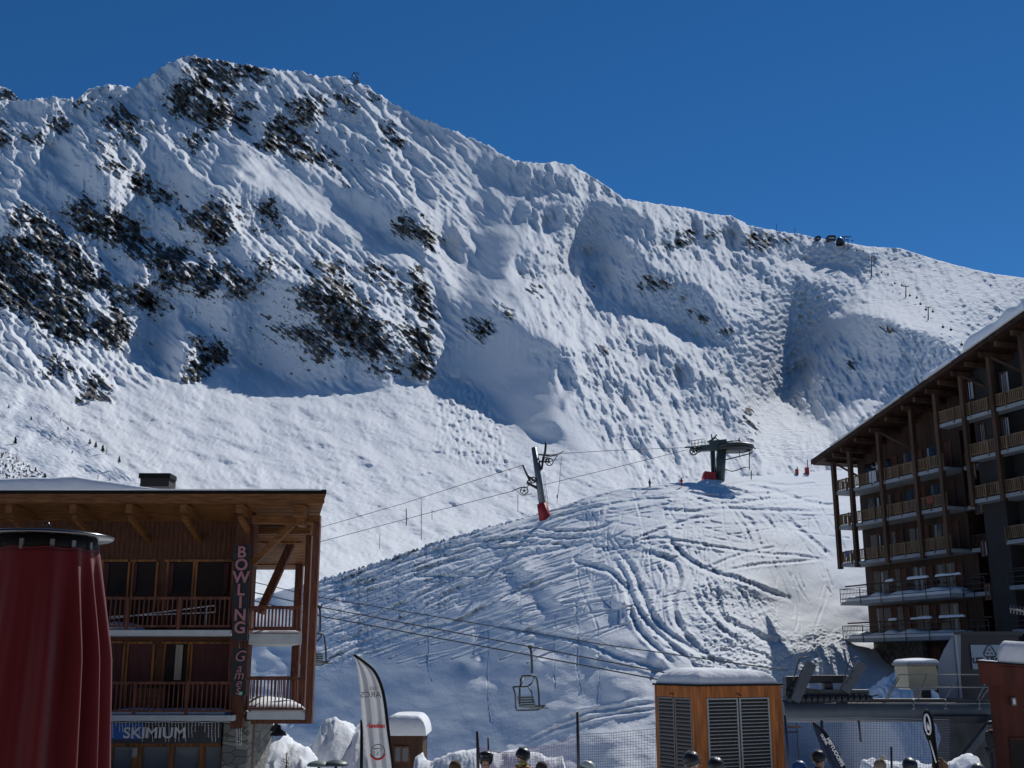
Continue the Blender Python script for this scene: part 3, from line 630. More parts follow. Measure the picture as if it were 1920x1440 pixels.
# ------------------------------------------------------------------ materials for things
def wood(name, col, rough=.65, sc=3.0, stretch=(1, 1, .12)):
    return simple(name, col, rough, noise=.55, scale=sc, bump=.004, stretch=stretch, spec=.25)
M = dict(
    wall=wood('dark_board_wood', (.085, .034, .017), sc=9, stretch=(3, 3, .25)), post=wood('red_brown_wood', (.10, .036, .02), sc=9, stretch=(3, 3, .3)),
    rail=wood('rail_wood', (.11, .038, .022), sc=9), frame=wood('honey_wood', (.22, .09, .03), sc=8), soffit=wood('pine_wood', (.15, .060, .018), sc=7, stretch=(.3, 3, 3)),
    slab=simple('painted_concrete', (.42, .43, .42), .8, noise=.12, scale=2.5, bump=.003), black=simple('black_metal', (.008, .008, .009), .5, spec=.15), blackmat=simple('black_rubber', (.015, .015, .016), .8),
    steel=simple('polished_steel', (.10, .10, .105), .25, 1.0), galv=simple('galvanised_steel', (.16, .17, .18), .5, .6, noise=.15, scale=6), dark=simple('dark_interior', (.02, .016, .014), .9),
    curtain_or_glint=simple('plum_curtain', (.07, .02, .02), .9, noise=.3, scale=6, stretch=(4, 4, .2)), white=simple('white_paint', (.75, .75, .74), .5), lamp=simple('lamp_black', (.01, .01, .01), .5),
    red=simple('red_padding', (.32, .012, .012), .6, noise=.15, scale=4), snow=snow_material('lying_snow', False, ((2.2, .05, None), (9., .012, None))),
    cable=simple('steel_cable', (.05, .052, .056), .5, .5), grey=simple('grey_lift_paint', (.065, .078, .095), .5, .2, noise=.15, scale=3), skin=simple('skin', (.55, .32, .22), .6), )
def glass(name, col=(.015, .016, .018), rough=.06):
    m, nt, b = new_mat(name); b.inputs['Base Color'].default_value = (*col, 1); b.inputs['Roughness'].default_value = rough; b.inputs['Specular IOR Level'].default_value = .35
    tc = nt.nodes.new('ShaderNodeTexCoord'); nz = nt.nodes.new('ShaderNodeTexNoise'); nz.inputs['Scale'].default_value = .9
    bp = nt.nodes.new('ShaderNodeBump'); bp.inputs['Distance'].default_value = .012; nt.links.new(tc.outputs['Object'], nz.inputs[0]); nt.links.new(nz.outputs[0], bp.inputs['Height']); nt.links.new(bp.outputs[0], b.inputs['Normal'])
    return m
M['glass'] = glass('window_glass'); M['glass2'] = glass('shop_glass', (.10, .11, .12), .15)
def stone_mat(name, a, b_, mortar, scale=2.2, sq=.5):
    m, nt, b = new_mat(name); N = nt.nodes; L = nt.links
    tc = N.new('ShaderNodeTexCoord'); mp = N.new('ShaderNodeMapping'); mp.inputs['Scale'].default_value = (1, 1, 1 / sq)
    L.new(tc.outputs['Object'], mp.inputs[0])
    v = N.new('ShaderNodeTexVoronoi'); v.feature = 'F1'; v.inputs['Scale'].default_value = scale
    ve = N.new('ShaderNodeTexVoronoi'); ve.feature = 'DISTANCE_TO_EDGE'; ve.inputs['Scale'].default_value = scale
    L.new(mp.outputs[0], v.inputs[0]); L.new(mp.outputs[0], ve.inputs[0])
    mx = N.new('ShaderNodeMix'); mx.data_type = 'RGBA'; mx.inputs[6].default_value = (*a, 1); mx.inputs[7].default_value = (*b_, 1)
    sp = N.new('ShaderNodeSeparateColor'); L.new(v.outputs['Color'], sp.inputs[0]); L.new(sp.outputs[0], mx.inputs[0])
    mr = N.new('ShaderNodeMapRange'); mr.inputs['From Max'].default_value = .06; L.new(ve.outputs['Distance'], mr.inputs[0])
    m2 = N.new('ShaderNodeMix'); m2.data_type = 'RGBA'; m2.inputs[6].default_value = (*mortar, 1); L.new(mr.outputs[0], m2.inputs[0]); L.new(mx.outputs[2], m2.inputs[7])
    L.new(m2.outputs[2], b.inputs['Base Color']); b.inputs['Roughness'].default_value = .85
    bp = N.new('ShaderNodeBump'); bp.inputs['Distance'].default_value = .03; L.new(mr.outputs[0], bp.inputs['Height']); L.new(bp.outputs[0], b.inputs['Normal'])
    return m
M['stone'] = stone_mat('field_stone', (.22, .22, .19), (.11, .11, .105), (.10, .10, .09))
M['stone2'] = stone_mat('rubble_stone', (.20, .185, .14), (.07, .065, .052), (.05, .048, .04), 3.2, .8)

def qb(mb, x0, x1, y0, y1, Y, dep, skew=0):
    ym = (y0 + y1) / 2; xm = (x0 + x1) / 2
    X0, X1 = P(x0, ym, Y).x, P(x1, ym, Y).x; z1, z0 = P(xm, y0, Y).z, P(xm, y1, Y).z
    if skew:
        d = skew * dep
        mb.hexa([Vector((X0, Y, z0)), Vector((X1, Y, z0)), Vector((X1 + d, Y + dep, z0)), Vector((X0 + d, Y + dep, z0)), Vector((X0, Y, z1)), Vector((X1, Y, z1)), Vector((X1 + d, Y + dep, z1)), Vector((X0 + d, Y + dep, z1))])
        return
    mb.box(((X0 + X1) / 2, Y + dep / 2, (z0 + z1) / 2), (abs(X1 - X0), dep, abs(z1 - z0)))
def qbo(name, mat, parent, *a, **k):
    mb = MB()
    for q in (a if isinstance(a[0], (tuple, list)) else [a]): qb(mb, *q)
    return mb.build(name, mat, parent, **k)
def pbar(mb, a, b, w, h=None): mb.bar(P(*a), P(*b), w, h)
def snowcap(name, o, ex, ey, lx, ly, thick, mat=None, rr=.35, lump=.15, sag=0.0, zf=None, parent=None, seed=1, nx=60, ny=24):
    """snow lying on a rectangle o + ex*u + ey*v: rounded edges, uneven top"""
    rg = random.Random(seed); ex = Vector(ex).normalized(); ey = Vector(ey).normalized(); o = Vector(o)
    ph = [(rg.uniform(0, 6.28), rg.uniform(.5, 2.6), rg.uniform(-1, 1), rg.uniform(-1, 1)) for _ in range(7)]
    def hh(u, v):
        s = sum(math.sin(p[0] + (u * p[2] + v * p[3]) * p[1] * 2) for p in ph) / 7
        return s
    vs = []; fs = []
    for j in range(ny + 1):
        for i in range(nx + 1):
            a, b_ = i / nx, j / ny
            # cosine spacing puts points on the rounded edge
            u = lx * (.5 - .5 * math.cos(math.pi * a)) if lx < 6 else lx * a; v = ly * (.5 - .5 * math.cos(math.pi * b_))
            d = min(u, lx - u, v, ly - v)
            q = max(0., 1 - d / rr) if d < rr else 0.
            t = thick * (zf(u, v) if zf else 1) * math.sqrt(max(0, 1 - q * q)) * (1 + lump * hh(u, v))
            out = (1 - q * q) ** .5 if q < 1 else 0
            w = sag * hh(u * 2.1 + 3, 9) if j == 0 else 0
            vs.append(o + ex * u + ey * v + Vector((0, 0, t + w)))
    n = len(vs)
    for j in range(ny + 1):
        for i in range(nx + 1):
            a, b_ = i / nx, j / ny
            u = lx * (.5 - .5 * math.cos(math.pi * a)) if lx < 6 else lx * a; v = ly * (.5 - .5 * math.cos(math.pi * b_))
            vs.append(o + ex * u + ey * v + Vector((0, 0, -.01 + (sag * hh(u * 2.1 + 3, 9) if j == 0 else 0))))
    w_ = nx + 1
    for j in range(ny):
        for i in range(nx):
            k = j * w_ + i; fs.append((k, k + 1, k + w_ + 1, k + w_)); fs.append((n + k + w_, n + k + w_ + 1, n + k + 1, n + k))
    for i in range(nx):
        fs.append((i + 1, i, n + i, n + i + 1)); k = ny * w_ + i; fs.append((k, k + 1, n + k + 1, n + k))
    for j in range(ny):
        k = j * w_; fs.append((k, k + w_, n + k + w_, n + k)); k += nx; fs.append((k + w_, k, n + k, n + k + w_))
    mb = MB(); mb.add(vs, fs, True)
    return mb.build(name, mat or M['snow'], parent)

# ------------------------------------------------------------------ the chalet at left
YF = 36.0
ch = empty('chalet', (P(300, 1500, YF).x, YF, -1.6), 'brown timber chalet with balconies, honey wood window frames and a ground floor shop', 'chalet')
mb = MB()
qb(mb, -420, 470, 940, 1352, 37.3, .3); qb(mb, -420, 470, 1352, 1530, 37.3, .3)
o_ = mb.build('wall', M['wall'], ch)
mb = MB()   # side wall running back
a, b_ = P(470, 1240, 37.6), P(466, 1240, 42.2)
mb.hexa([Vector((a.x - .3, a.y, -1.6)), Vector((a.x, a.y, -1.6)), Vector((b_.x, b_.y, -1.6)), Vector((b_.x - .3, b_.y, -1.6)), Vector((a.x - .3, a.y, 8.3)), Vector((a.x, a.y, 8.3)), Vector((b_.x, b_.y, 7.2)), Vector((b_.x - .3, b_.y, 7.2))])
mb.build('wall', M['wall'], ch)
# thin board joints
mb = MB()
for i, x in enumerate(range(-80, 436, 9)):
    qb(mb, x, x + .6, 944, 1046, 37.28, .03)
mb.build('cover_strip', M['post'], ch)
# roof
zf_ = P(300, 925, 35.0).z
YB_ = 42.4
def rz(Y): return zf_ - (Y - 35.0) * .245
rx0, rx1 = P(-420, 930, 35).x, P(612, 925, 35).x
def edge(Y): return rx1 - (Y - 35.0) * .27
mb = MB()
mb.hexa([Vector((rx0, 35, rz(35))), Vector((rx1, 35, rz(35))), Vector((edge(YB_), YB_, rz(YB_))), Vector((rx0, YB_, rz(YB_))), Vector((rx0, 35, rz(35) + .12)), Vector((rx1, 35, rz(35) + .12)), Vector((edge(YB_), YB_, rz(YB_) + .12)), Vector((rx0, YB_, rz(YB_) + .12))])
roof = mb.build('roof', M['black'], ch)
mb = MB()   # boarding of the overhang, seen from below
for i in range(46):
    y0 = 35.02 + i * .3
    if y0 > YB_ - .3: break
    mb.hexa([Vector((rx0, y0, rz(y0) - .05)), Vector((edge(y0) - .02, y0, rz(y0) - .05)), Vector((edge(y0 + .27) - .02, y0 + .27, rz(y0 + .27) - .05)), Vector((rx0, y0 + .27, rz(y0 + .27) - .05)),
             Vector((rx0, y0, rz(y0) - .004)), Vector((edge(y0) - .02, y0, rz(y0) - .004)), Vector((edge(y0 + .27) - .02, y0 + .27, rz(y0 + .27) - .004)), Vector((rx0, y0 + .27, rz(y0 + .27) - .004))])
mb.build('soffit_boards', M['soffit'], roof)
mb = MB(); mb.box(((rx0 + rx1) / 2, 34.985, rz(35) - .17), (rx1 - rx0 - .1, .05, .30)); mb.build('fascia', M['soffit'], roof)
for k, x in enumerate((30, 148, 252, 352, 456)):
    mb = MB(); X = P(x, 950, 35.6).x
    mb.box((X, 36.2, rz(36) - .22), (.20, 2.2, .26)); mb.bar((X, 35.3, rz(36) - .48), (X, 37.3, rz(36) - 1.0), .15)
    mb.build('rafter', M['soffit'], roof)
mb = MB(); X = P(564, 945, 35.6).x; mb.box((X, 35.7, rz(36) - .26), (.34, .9, .36)); mb.box((X, 35.9, rz(36) - .55), (.24, .5, .3)); mb.build('rafter', M['soffit'], roof)
# chimney
chm = MB(); qb(chm, 263, 317, 893, 912, 39, .8); c_ = chm.build('chimney', M['blackmat'], roof)
chm = MB(); qb(chm, 260, 319, 887, 896, 38.9, .8); chm.build('chimney_cap', M['black'], c_)
# beams, columns and braces of the open gallery
for x0, x1, y0, y1, Y in ((473, 600, 966, 981, 36.0), (473, 582, 989, 1001, 37.6), (473, 566, 1008, 1019, 39.2), (471, 561, 1029, 1043, 41.0), (470, 556, 1050, 1060, 41.6)):
    qbo('beam', M['soffit'] if Y < 38 else M['frame'], ch, (x0, x1, y0, y1, Y, .25))
for x0, x1, y0, y1, Y in ((579.5, 592, 980, 1357, 35.95), (566, 577, 1002, 1340, 38.3), (548, 562, 1030, 1345, 41.5), (462, 473, 945, 1350, 36.9)):
    qbo('column', M['post'], ch, (x0, x1, y0, y1, Y, .28), bevel=.01)
mb = MB(); pbar(mb, (474, 1056, 36.1), (553, 978, 36.1), .16, .2); mb.build('brace', M['soffit'], ch)
mb = MB(); pbar(mb, (487, 1150, 39.6), (549, 1014, 39.6), .28, .26); mb.build('brace', M['post'], ch)
mb = MB(); qb(mb, 436, 470, 942, 1305, 36.5, .5); mb.build('corner_post', M['post'], ch)
mb = MB(); qb(mb, 433, 455, 1303, 1366, 36.15, .35); mb.build('corner_post', M['post'], ch)
# balconies
def balcony(x0, x1, ys, yb, Yf, dep, nb, ytop, ybot, slabm, skew=0):
    qbo('balcony_slab', slabm, ch, (x0, x1, ys, yb, Yf, dep, skew), bevel=.012)
    mb = MB(); qb(mb, x0, x1 - 2, ytop, ytop + 5, Yf + .05, .07); qb(mb, x0, x1 - 2, ybot - 4, ybot, Yf + .07, .05)
    for i in range(nb):
        x = x0 + 2 + (x1 - x0 - 7) * i / (nb - 1)
        qb(mb, x, x + 2.1, ytop + 4, ybot - 2, Yf + .08, .035)
    mb.build('railing', M['rail'], ch)
balcony(-420, 433, 1181, 1192, 35.7, 1.6, 96, 1119, 1176, M['slab'])
balcony(-420, 436, 1341, 1352, 35.7, 1.6, 96, 1278, 1335, M['slab'])
balcony(463, 570, 1335, 1349, 35.9, 5.2, 15, 1270, 1331, M['slab'], -.27)
balcony(467, 566, 1188, 1208, 36.1, 5.0, 15, 1136, 1182, M['slab'], -.27)
qbo('beam', M['post'], ch, (470, 582, 1350, 1357, 36.0, .3))
for x0, x1, yt, yb in ((470, 552, 1138, 1178), (468, 548, 1268, 1322)):   # rear railings of the gallery
    mb = MB(); qb(mb, x0, x1, yt, yt + 4, 41.3, .07); qb(mb, x0, x1, yb - 3, yb, 41.3, .05)
    for i in range(13): qb(mb, x0 + 1 + (x1 - x0 - 4) * i / 12, x0 + 3 + (x1 - x0 - 4) * i / 12, yt, yb, 41.33, .035)
    mb.build('railing', M['rail'], ch)
# vertical posts in the long railings
for x in (235, 333):
    qbo('rail_post', M['rail'], ch, (x, x + 5, 1119, 1181, 35.72, .09)); qbo('rail_post', M['rail'], ch, (x + 14, x + 19, 1278, 1341, 35.72, .09))
# windows
def window(x0, x1, y0, y1, panes, Y=37.3, fm=None, pm=None):
    mb = MB(); fw = 4
    qb(mb, x0, x1, y0, y0 + fw, Y - .08, .10); qb(mb, x0, x1, y1 - fw, y1, Y - .08, .10)
    qb(mb, x0, x0 + fw, y0 + fw + .1, y1 - fw - .1, Y - .08, .10); qb(mb, x1 - fw, x1, y0 + fw + .1, y1 - fw - .1, Y - .08, .10)
    for a_, b_2 in zip(panes[:-1], panes[1:]): qb(mb, a_[1], b_2[0], y0 + fw + .1, y1 - fw - .1, Y - .07, .09)
    w_ = mb.build('window', fm or M['frame'], ch)
    for p in panes: qbo('pane', p[2] if len(p) > 2 else (pm or M['glass']), w_, (p[0] - 1, p[1] + 1, y0 + 3, y1 - 3, Y - .03, .02))
window(184, 241, 1049, 1120, [(188, 210), (215, 236)]) if False else None
window(128, 240, 1049, 1180, [(133, 182), (190, 235)]); window(244, 293, 1049, 1180, [(248, 289)])
window(309, 362, 1049, 1180, [(314, 357)]); window(363, 436, 1049, 1180, [(368, 428)])
window(128, 231, 1202, 1338, [(133, 182), (190, 227, M['curtain_or_glint'])]); window(233, 286, 1203, 1338, [(238, 281, M['curtain_or_glint'])])
window(303, 352, 1203, 1338, [(308, 348)]); window(354, 434, 1203, 1338, [(360, 432, M['curtain_or_glint'])])
qbo('curtain_or_glint', simple('pale_curtain', (.30, .26, .22), .9, noise=.2, scale=5, stretch=(4, 4, .2)), ch, (328, 341, 1209, 1275, 37.17, .05))
for x0, x1, y0, y1 in ((193, 203, 1056, 1114), (249, 256, 1056, 1114), (315, 325, 1056, 1114), (420, 428, 1056, 1114), (192, 200, 1210, 1276)):
    mb = MB()
    for k in range(3): qb(mb, x0 + (x1 - x0) * k / 3, x0 + (x1 - x0) * (k + .8) / 3, y0, y1 - k * 2, 37.2, .03)
    mb.build('curtain_or_glint', M['curtain_or_glint'], ch)
# shop front
mb = MB(); qb(mb, -200, 414, 1394, 1400, 37.0, .2)
for x0, x1 in ((-60, -50), (90, 98), (196, 206), (243, 262), (312, 322), (369, 380), (410, 415)): qb(mb, x0, x1, 1400.2, 1530, 37.0, .2)
sf = mb.build('shop_front', M['frame'], ch)
for x0, x1 in ((-50, 90), (98, 196), (206, 243), (262, 312), (322, 369), (380, 410)): qbo('pane', M['glass2'], sf, (x0, x1, 1400.5, 1530, 37.1, .03))
qbo('poster', simple('poster', (.35, .33, .30), .6, noise=.3, scale=12), sf, (248, 257, 1402, 1420, 36.97, .01))
mb = MB(); qb(mb, 414, 462, 1351, 1530, 36.7, 1.2); sp1 = mb.build('stone_pillar', M['stone'], ch, bevel=.03)
qbo('stone_pillar', M['stone'], ch, (462, 472, 1351, 1530, 37.6, 3.))
# snow drifted on the gallery floor (lies there: own thing)
tag(snowcap('balcony_snow', P(470, 1334, 36.2), (1, 0, 0), (-.27, 1, 0), 1.75, 4.6, .28, rr=.6, lump=.5, seed=4), 'sunlit snow drift on the lower open gallery floor of the chalet', 'snow drift')
tag(snowcap('balcony_snow', P(474, 1187, 36.3), (1, 0, 0), (-.27, 1, 0), 1.5, 4.4, .12, rr=.4, lump=.6, seed=5), 'thin snow on the upper open gallery floor of the chalet', 'snow drift')
# roof snow
def zt(u, v):
    t = u / (rx1 - rx0); return .12 + .88 * max(0., min(1., (.70 - t) / .16)) * (1 + .1 * math.sin(u * .7))
rs = snowcap('roof_snow', (rx0, 34.94, rz(35) + .12), (1, 0, 0), (-.27, 1, -.245), rx1 - rx0 - .15, 7.6, .50, rr=.3, lump=.18, sag=.03, zf=zt, seed=2, nx=260, ny=26)
tag(rs, 'thick snow blanket on the flat roof of the brown chalet', 'snow')
# ladder lying behind the upper railing
mb = MB()
for dy in (0, 13): mb.tube([P(205, 1160 - dy * .3, 36.6), P(404, 1135 + dy, 36.6)], .022, 6)
for i in range(12): t = i / 11; mb.tube([P(205 + 199 * t, 1160 - 25 * t, 36.6), P(205 + 199 * t, 1156 - 8 * t + 0, 36.6)], .015, 5)
mb.tube([P(388, 1138, 36.55), P(386, 1172, 36.55)], .018, 6)
tag(mb.build('ladder', M['white'], None), 'white ladder lying aslant behind the upper balcony railing', 'ladder')
# crate
cr = empty('wooden_crate', P(281, 1337, 36.5), 'brown wooden crate standing on the lower balcony', 'crate')
mb = MB()
for i in range(4): qb(mb, 253, 309, 1290 + i * 10, 1298 + i * 10, 36.4, .03)
mb.build('front_boards', M['rail'], cr)
mb = MB(); qb(mb, 256, 306, 1292, 1337, 36.45, .5); mb.build('box', M['wall'], cr)
tag(snowcap('balcony_snow', P(205, 1340, 36.1), (1, 0, 0), (0, 1, 0), 3.6, .9, .16, rr=.3, lump=.6, seed=9), 'patchy snow on the lower front balcony floor', 'snow drift')
tag(snowcap('balcony_snow', P(196, 1180, 36.1), (1, 0, 0), (0, 1, 0), 1.0, .9, .2, rr=.3, lump=.6, seed=19), 'small snow heap on the upper front balcony floor', 'snow drift')
# signs
M['navy'] = simple('sign_black', (.010, .011, .014), .7); M['blue'] = simple('sign_blue', (.01, .10, .42), .5); M['rose'] = simple('letter_rose', (.33, .14, .15), .6); M['letw'] = simple('letter_white', (.72, .73, .74), .5)
bs = empty('vertical_sign', P(451, 1200, 36.0), 'tall black vertical sign reading BOWLING in pink letters on the chalet corner', 'sign')
mb = MB()
def lean_board(mb, x0, x1, y0, y1, Y, sh):
    p = [P(x0, y0, Y), P(x1, y0, Y), P(x1 - sh, y1, Y), P(x0 - sh, y1, Y)]; mb.prism(p, (0, .05, 0))
lean_board(mb, 438.5, 468, 1022, 1201, 35.6, 4); mb.build('board', M['navy'], bs)
for i, c in enumerate('BOWLING'):
    y = 1036 + i * 23.6; x = 453.3 - i * .62; q = P(x, y, 35.55)
    text_obj('letter', c, .50, M['rose'], frame_mtx(q, (1, 0, 0), (0, 0, 1)), bs, .01, bold=.012)
gs = empty('vertical_sign', P(446, 1304, 36.0), 'black vertical sign reading Games hanging under the BOWLING sign', 'sign')
mb = MB(); lean_board(mb, 436, 461, 1216, 1304, 35.6, 3); mb.build('board', M['navy'], gs)
mb = MB(); mb.tube([P(449, 1201, 35.62), P(449, 1217, 35.62)], .012, 5); mb.build('hanging_chain', M['galv'], gs)
for i, (c, s_) in enumerate(zip('Games', (.46, .40, .40, .40, .40))):
    q = P((449, 448, 447.5, 447, 445.5)[i], (1231, 1253, 1266, 1281, 1294)[i], 35.55)
    text_obj('letter', c, s_, M['rose'], frame_mtx(q, (1, 0, 0), (.12, 0, 1)), gs, .008, shear=.25)
qbo('sticker', simple('green_sticker', (.15, .5, .35), .5), gs, (448, 454, 1297, 1303, 35.56, .01))
ss = empty('shop_sign', P(313, 1394, 36.9), 'long black shop sign with a blue left part and white capitals', 'sign')
qbo('board', simple('sign_charcoal', (.035, .038, .042), .6), ss, (120, 415, 1355, 1394, 36.85, .08))
qbo('blue_panel', M['blue'], ss, (205, 268, 1356, 1386, 36.82, .02))
text_obj('lettering', 'SKIMIUM', .46, M['letw'], frame_mtx(P(290, 1375, 36.80), (1, 0, 0), (0, 0, 1)), ss, .01, bold=.008, sx=1.12)
# icicle fairy lights
mb = MB(); rg = random.Random(3)
for x in [205 + i * 3.1 for i in range(0, 68, 2)] + [443, 446, 449, 452]:
    L_ = rg.choice((8, 12, 20, 30, 38)) if x < 420 else 46
    pts = [P(x + rg.uniform(-.8, .8), 1353 + L_ * t / 4, 36.65) for t in range(5)]
    mb.tube(pts, .007, 4)
    for t in range(int(L_ / 5)): mb.ball(P(x + rg.uniform(-1, 1), 1355 + t * 5, 36.64), .013, 5, 3)
mb.tube([P(205 + i * 26, 1353 + (i % 2) * 1.5, 36.65) for i in range(10)], .01, 4)
tag(mb.build('fairy_lights', M['letw'], None), 'white icicle light string hanging along the shop sign', 'string lights')
# two black barn lamps below the gallery
for i, (x, y, r, lab) in enumerate(((517, 1370, .19, 'upper left black barn lamp under the chalet gallery'), (522, 1379, .26, 'lower right wider black barn lamp under the chalet gallery'))):
    l = empty('barn_lamp', P(x, y, 37.5 - i * 1.2), lab, 'lamp', 'black barn lamps under the gallery')
    c = P(x, y, 37.5 - i * 1.2)
    mb = MB(); mb.lathe(c, [(r, 0), (r * .98, .03), (r * .7, .13), (r * .32, .19), (r * .25, .28), (.03, .32), (.0, .33)], 20); mb.build('lamp_shade', M['lamp'], l)
    mb = MB(); mb.tube([c + Vector((0, 0, .3)), Vector((c.x, c.y, P(x, 1357, 37.5).z))], .02, 6); mb.build('stem', M['lamp'], l)

# ------------------------------------------------------------------ red draped stand close to the camera
YR = 5.0
def red_stand():
    c0 = P(84, 1020, YR); px = YR / F * 1.0
    zr = P(84, 1035, YR).z; zl = P(84, 1012, YR).z
    st = empty('draped_stand', (c0.x, YR, 0), 'tall round stand in the left foreground wrapped in dark red cloth under a steel lid', 'draped stand')
    rr = 95 * px * 1.0
    mb = MB(); mb.lathe((c0.x, YR, 0), [(rr * .9, 0), (rr * .9, zr - .02), (rr * .985, zr), (rr * .985, zl), (0, zl)], 48); mb.build('ring', M['black'], st)
    rl = 122 * px
    mb = MB(); mb.lathe((c0.x, YR, zl), [(0, 0), (rl * .97, .002), (rl, .008), (rl, .014), (rl * .9, .022), (rl * .3, .036), (0, .038)], 64); mb.build('lid', M['steel'], st)
    mb = MB()
    h = P(85, 1000, YR).z; pts = []
    for i in range(9):
        t = math.pi * i / 8; pts.append((c0.x + .013 * math.cos(t), YR + .0, h + .018 + .03 * math.sin(t)))
    pts = [(pts[0][0], YR, h - .01)] + pts + [(pts[-1][0], YR, h - .01)]
    mb.tube(pts, .006, 8); mb.build('lifting_ring', M['steel'], st)
    for ang in (-150, -123, -91, -60, -37, -12, 20, 60, 100, 140, 175):
        t = R(ang); q = Vector((math.cos(t), math.sin(t), 0)); pp = Vector((c0.x, YR, 0)) + q * (rr * 1.0)
        mb = MB(); rot = Matrix.Rotation(t + math.pi / 2, 3, 'Z')
        mb.box((pp.x, pp.y, zr + .022), (.018, .010, .030), rot); mb.box((pp.x, pp.y, zr + .002), (.013, .014, .018), rot)
        mb.build('clip', M['galv'], st)
    # cloth
    n, k = 220, 50; vs = []; zb = .05; ztop = zr + .004
    rg = random.Random(8); fr = [(rg.randint(5, 17), rg.uniform(0, 6.28), rg.uniform(.3, 1)) for _ in range(6)]
    for i in range(k + 1):
        s = (i / k) ** 1.3; z = ztop + (zb - ztop) * s
        for j in range(n):
            t = 2 * math.pi * j / n
            f = sum(a * math.sin(m_ * t + p_ + .5 * s) for m_, p_, a in fr) / 2.2
            pin = .5 + .5 * math.cos(t * 11); d_ = ztop - z
            pl = abs(math.sin(t * 7 + .8 * math.sin(3 * t + 1) + d_ * .25)) ** 2.4 * (.5 + .5 * math.sin(2.3 * t + 1.2))
            rad = rr * (1.015 + .035 * s * 1.0) + .012 * (1 - pin) * min(1, s * 12) * .6 + (.002 + .050 * min(1, d_ * 1.4)) * (f * .35 + .1) + (.010 + .075 * min(1., d_ * 2.2)) * (pl - .15) + .0035 * min(1., d_ * 3) * math.sin(31 * t + 2 * math.sin(5 * t) + d_) + .075 * min(d_, 3)
            dz = -.006 * (1 - pin) if i == 0 else 0
            vs.append((c0.x + rad * math.cos(t), YR + rad * math.sin(t), z + dz))
    fs = [(i * n + j, i * n + (j + 1) % n, (i + 1) * n + (j + 1) % n, (i + 1) * n + j) for i in range(k) for j in range(n)]
    mb = MB(); mb.add(vs, fs, True)
    m, nt, b = new_mat('red_cloth'); b.inputs['Base Color'].default_value = (.095, .002, .005, 1); b.inputs['Roughness'].default_value = .75; b.inputs['Specular IOR Level'].default_value = .25
    b.inputs['Sheen Weight'].default_value = .15
    tc = nt.nodes.new('ShaderNodeTexCoord'); nz = nt.nodes.new('ShaderNodeTexNoise'); nz.inputs['Scale'].default_value = 90; bp = nt.nodes.new('ShaderNodeBump'); bp.inputs['Distance'].default_value = .0006
    nt.links.new(tc.outputs['Object'], nz.inputs[0]); nt.links.new(nz.outputs[0], bp.inputs['Height']); nt.links.new(bp.outputs[0], b.inputs['Normal'])
    hm = MB(); hm.tube([Vector(vs[j % n]) + Vector((0, 0, .001)) for j in range(n + 1)], .0028, 5, cap=False); hm.build('cloth_hem', m, st)
    o = mb.build('cloth', m, st); md = o.modifiers.new('s', 'SOLIDIFY'); md.thickness = .003
red_stand()
# ------------------------------------------------------------------ the big hotel at right
def ray(px, py):
    u = (px - 960) / F; v = (720 - py) / F
    return Vector((u, cp - v * sp_, sp_ + v * cp))
HE = Vector((.3405, -1, 0)).normalized()          # along the facade, towards the viewer
HN = Vector((-1, -.3405, 0)).normalized()         # outward, towards the valley
HO = P(1590, 1240, 88.); HO = Vector((HO.x, HO.y, 0))
def hit(px, py, off=0.0):
    """(s, z) on the facade plane pushed outward by off"""
    d = ray(px, py); c = Vector((0, 0, CZ)); o = HO + HN * off
    t = (o - c).dot(HN) / d.dot(HN); q = c + d * t
    return (q - HO).dot(HE), q.z
def HP(s, off, z): q = HO + HE * s + HN * off; return Vector((q.x, q.y, z))
def hbox(mb, s0, s1, o0, o1, z0, z1):
    mb.hexa([HP(s0, o0, z0), HP(s1, o0, z0), HP(s1, o1, z0), HP(s0, o1, z0), HP(s0, o0, z1), HP(s1, o0, z1), HP(s1, o1, z1), HP(s0, o1, z1)])
def hbo(name, mat, par, *a, **k):
    mb = MB(); hbox(mb, *a); return mb.build(name, mat, par, **k)
HM = dict(render=simple('dark_render', (.022, .020, .020), .85, noise=.25, scale=.6), board=wood('hotel_dark_wood', (.036, .017, .010), sc=2), post=wood('hotel_post_wood', (.065, .034, .021), sc=2),
          rail=wood('weathered_rail_wood', (.15, .095, .052), sc=3), slab=simple('hotel_concrete', (.24, .26, .28), .8, noise=.12, scale=1.2), shutter=wood('shutter_wood', (.075, .024, .014), sc=2),
          met=simple('dark_railing_metal', (.03, .033, .04), .5, .5), roof=simple('roof_sheet', (.02, .02, .02), .6))
HM['glass'] = glass('hotel_glass', (.012, .012, .014), .12)
hotel = empty('hotel', (HO.x, HO.y, 1.0), 'large dark timber hotel with stacked balconies and a long sloping roof at the right', 'hotel')
S = {n: hit(px, py, 0)[0] for n, px, py in (('P1', 1568, 950), ('P2', 1600, 950), ('P3', 1658, 950), ('P4', 1722, 930), ('P5', 1768, 900), ('P6', 1811, 800), ('P7', 1868, 800), ('P8', 1922, 700))}
dsp = S['P8'] - S['P7']; S['P9'] = S['P8'] + dsp; S['P10'] = S['P9'] + dsp
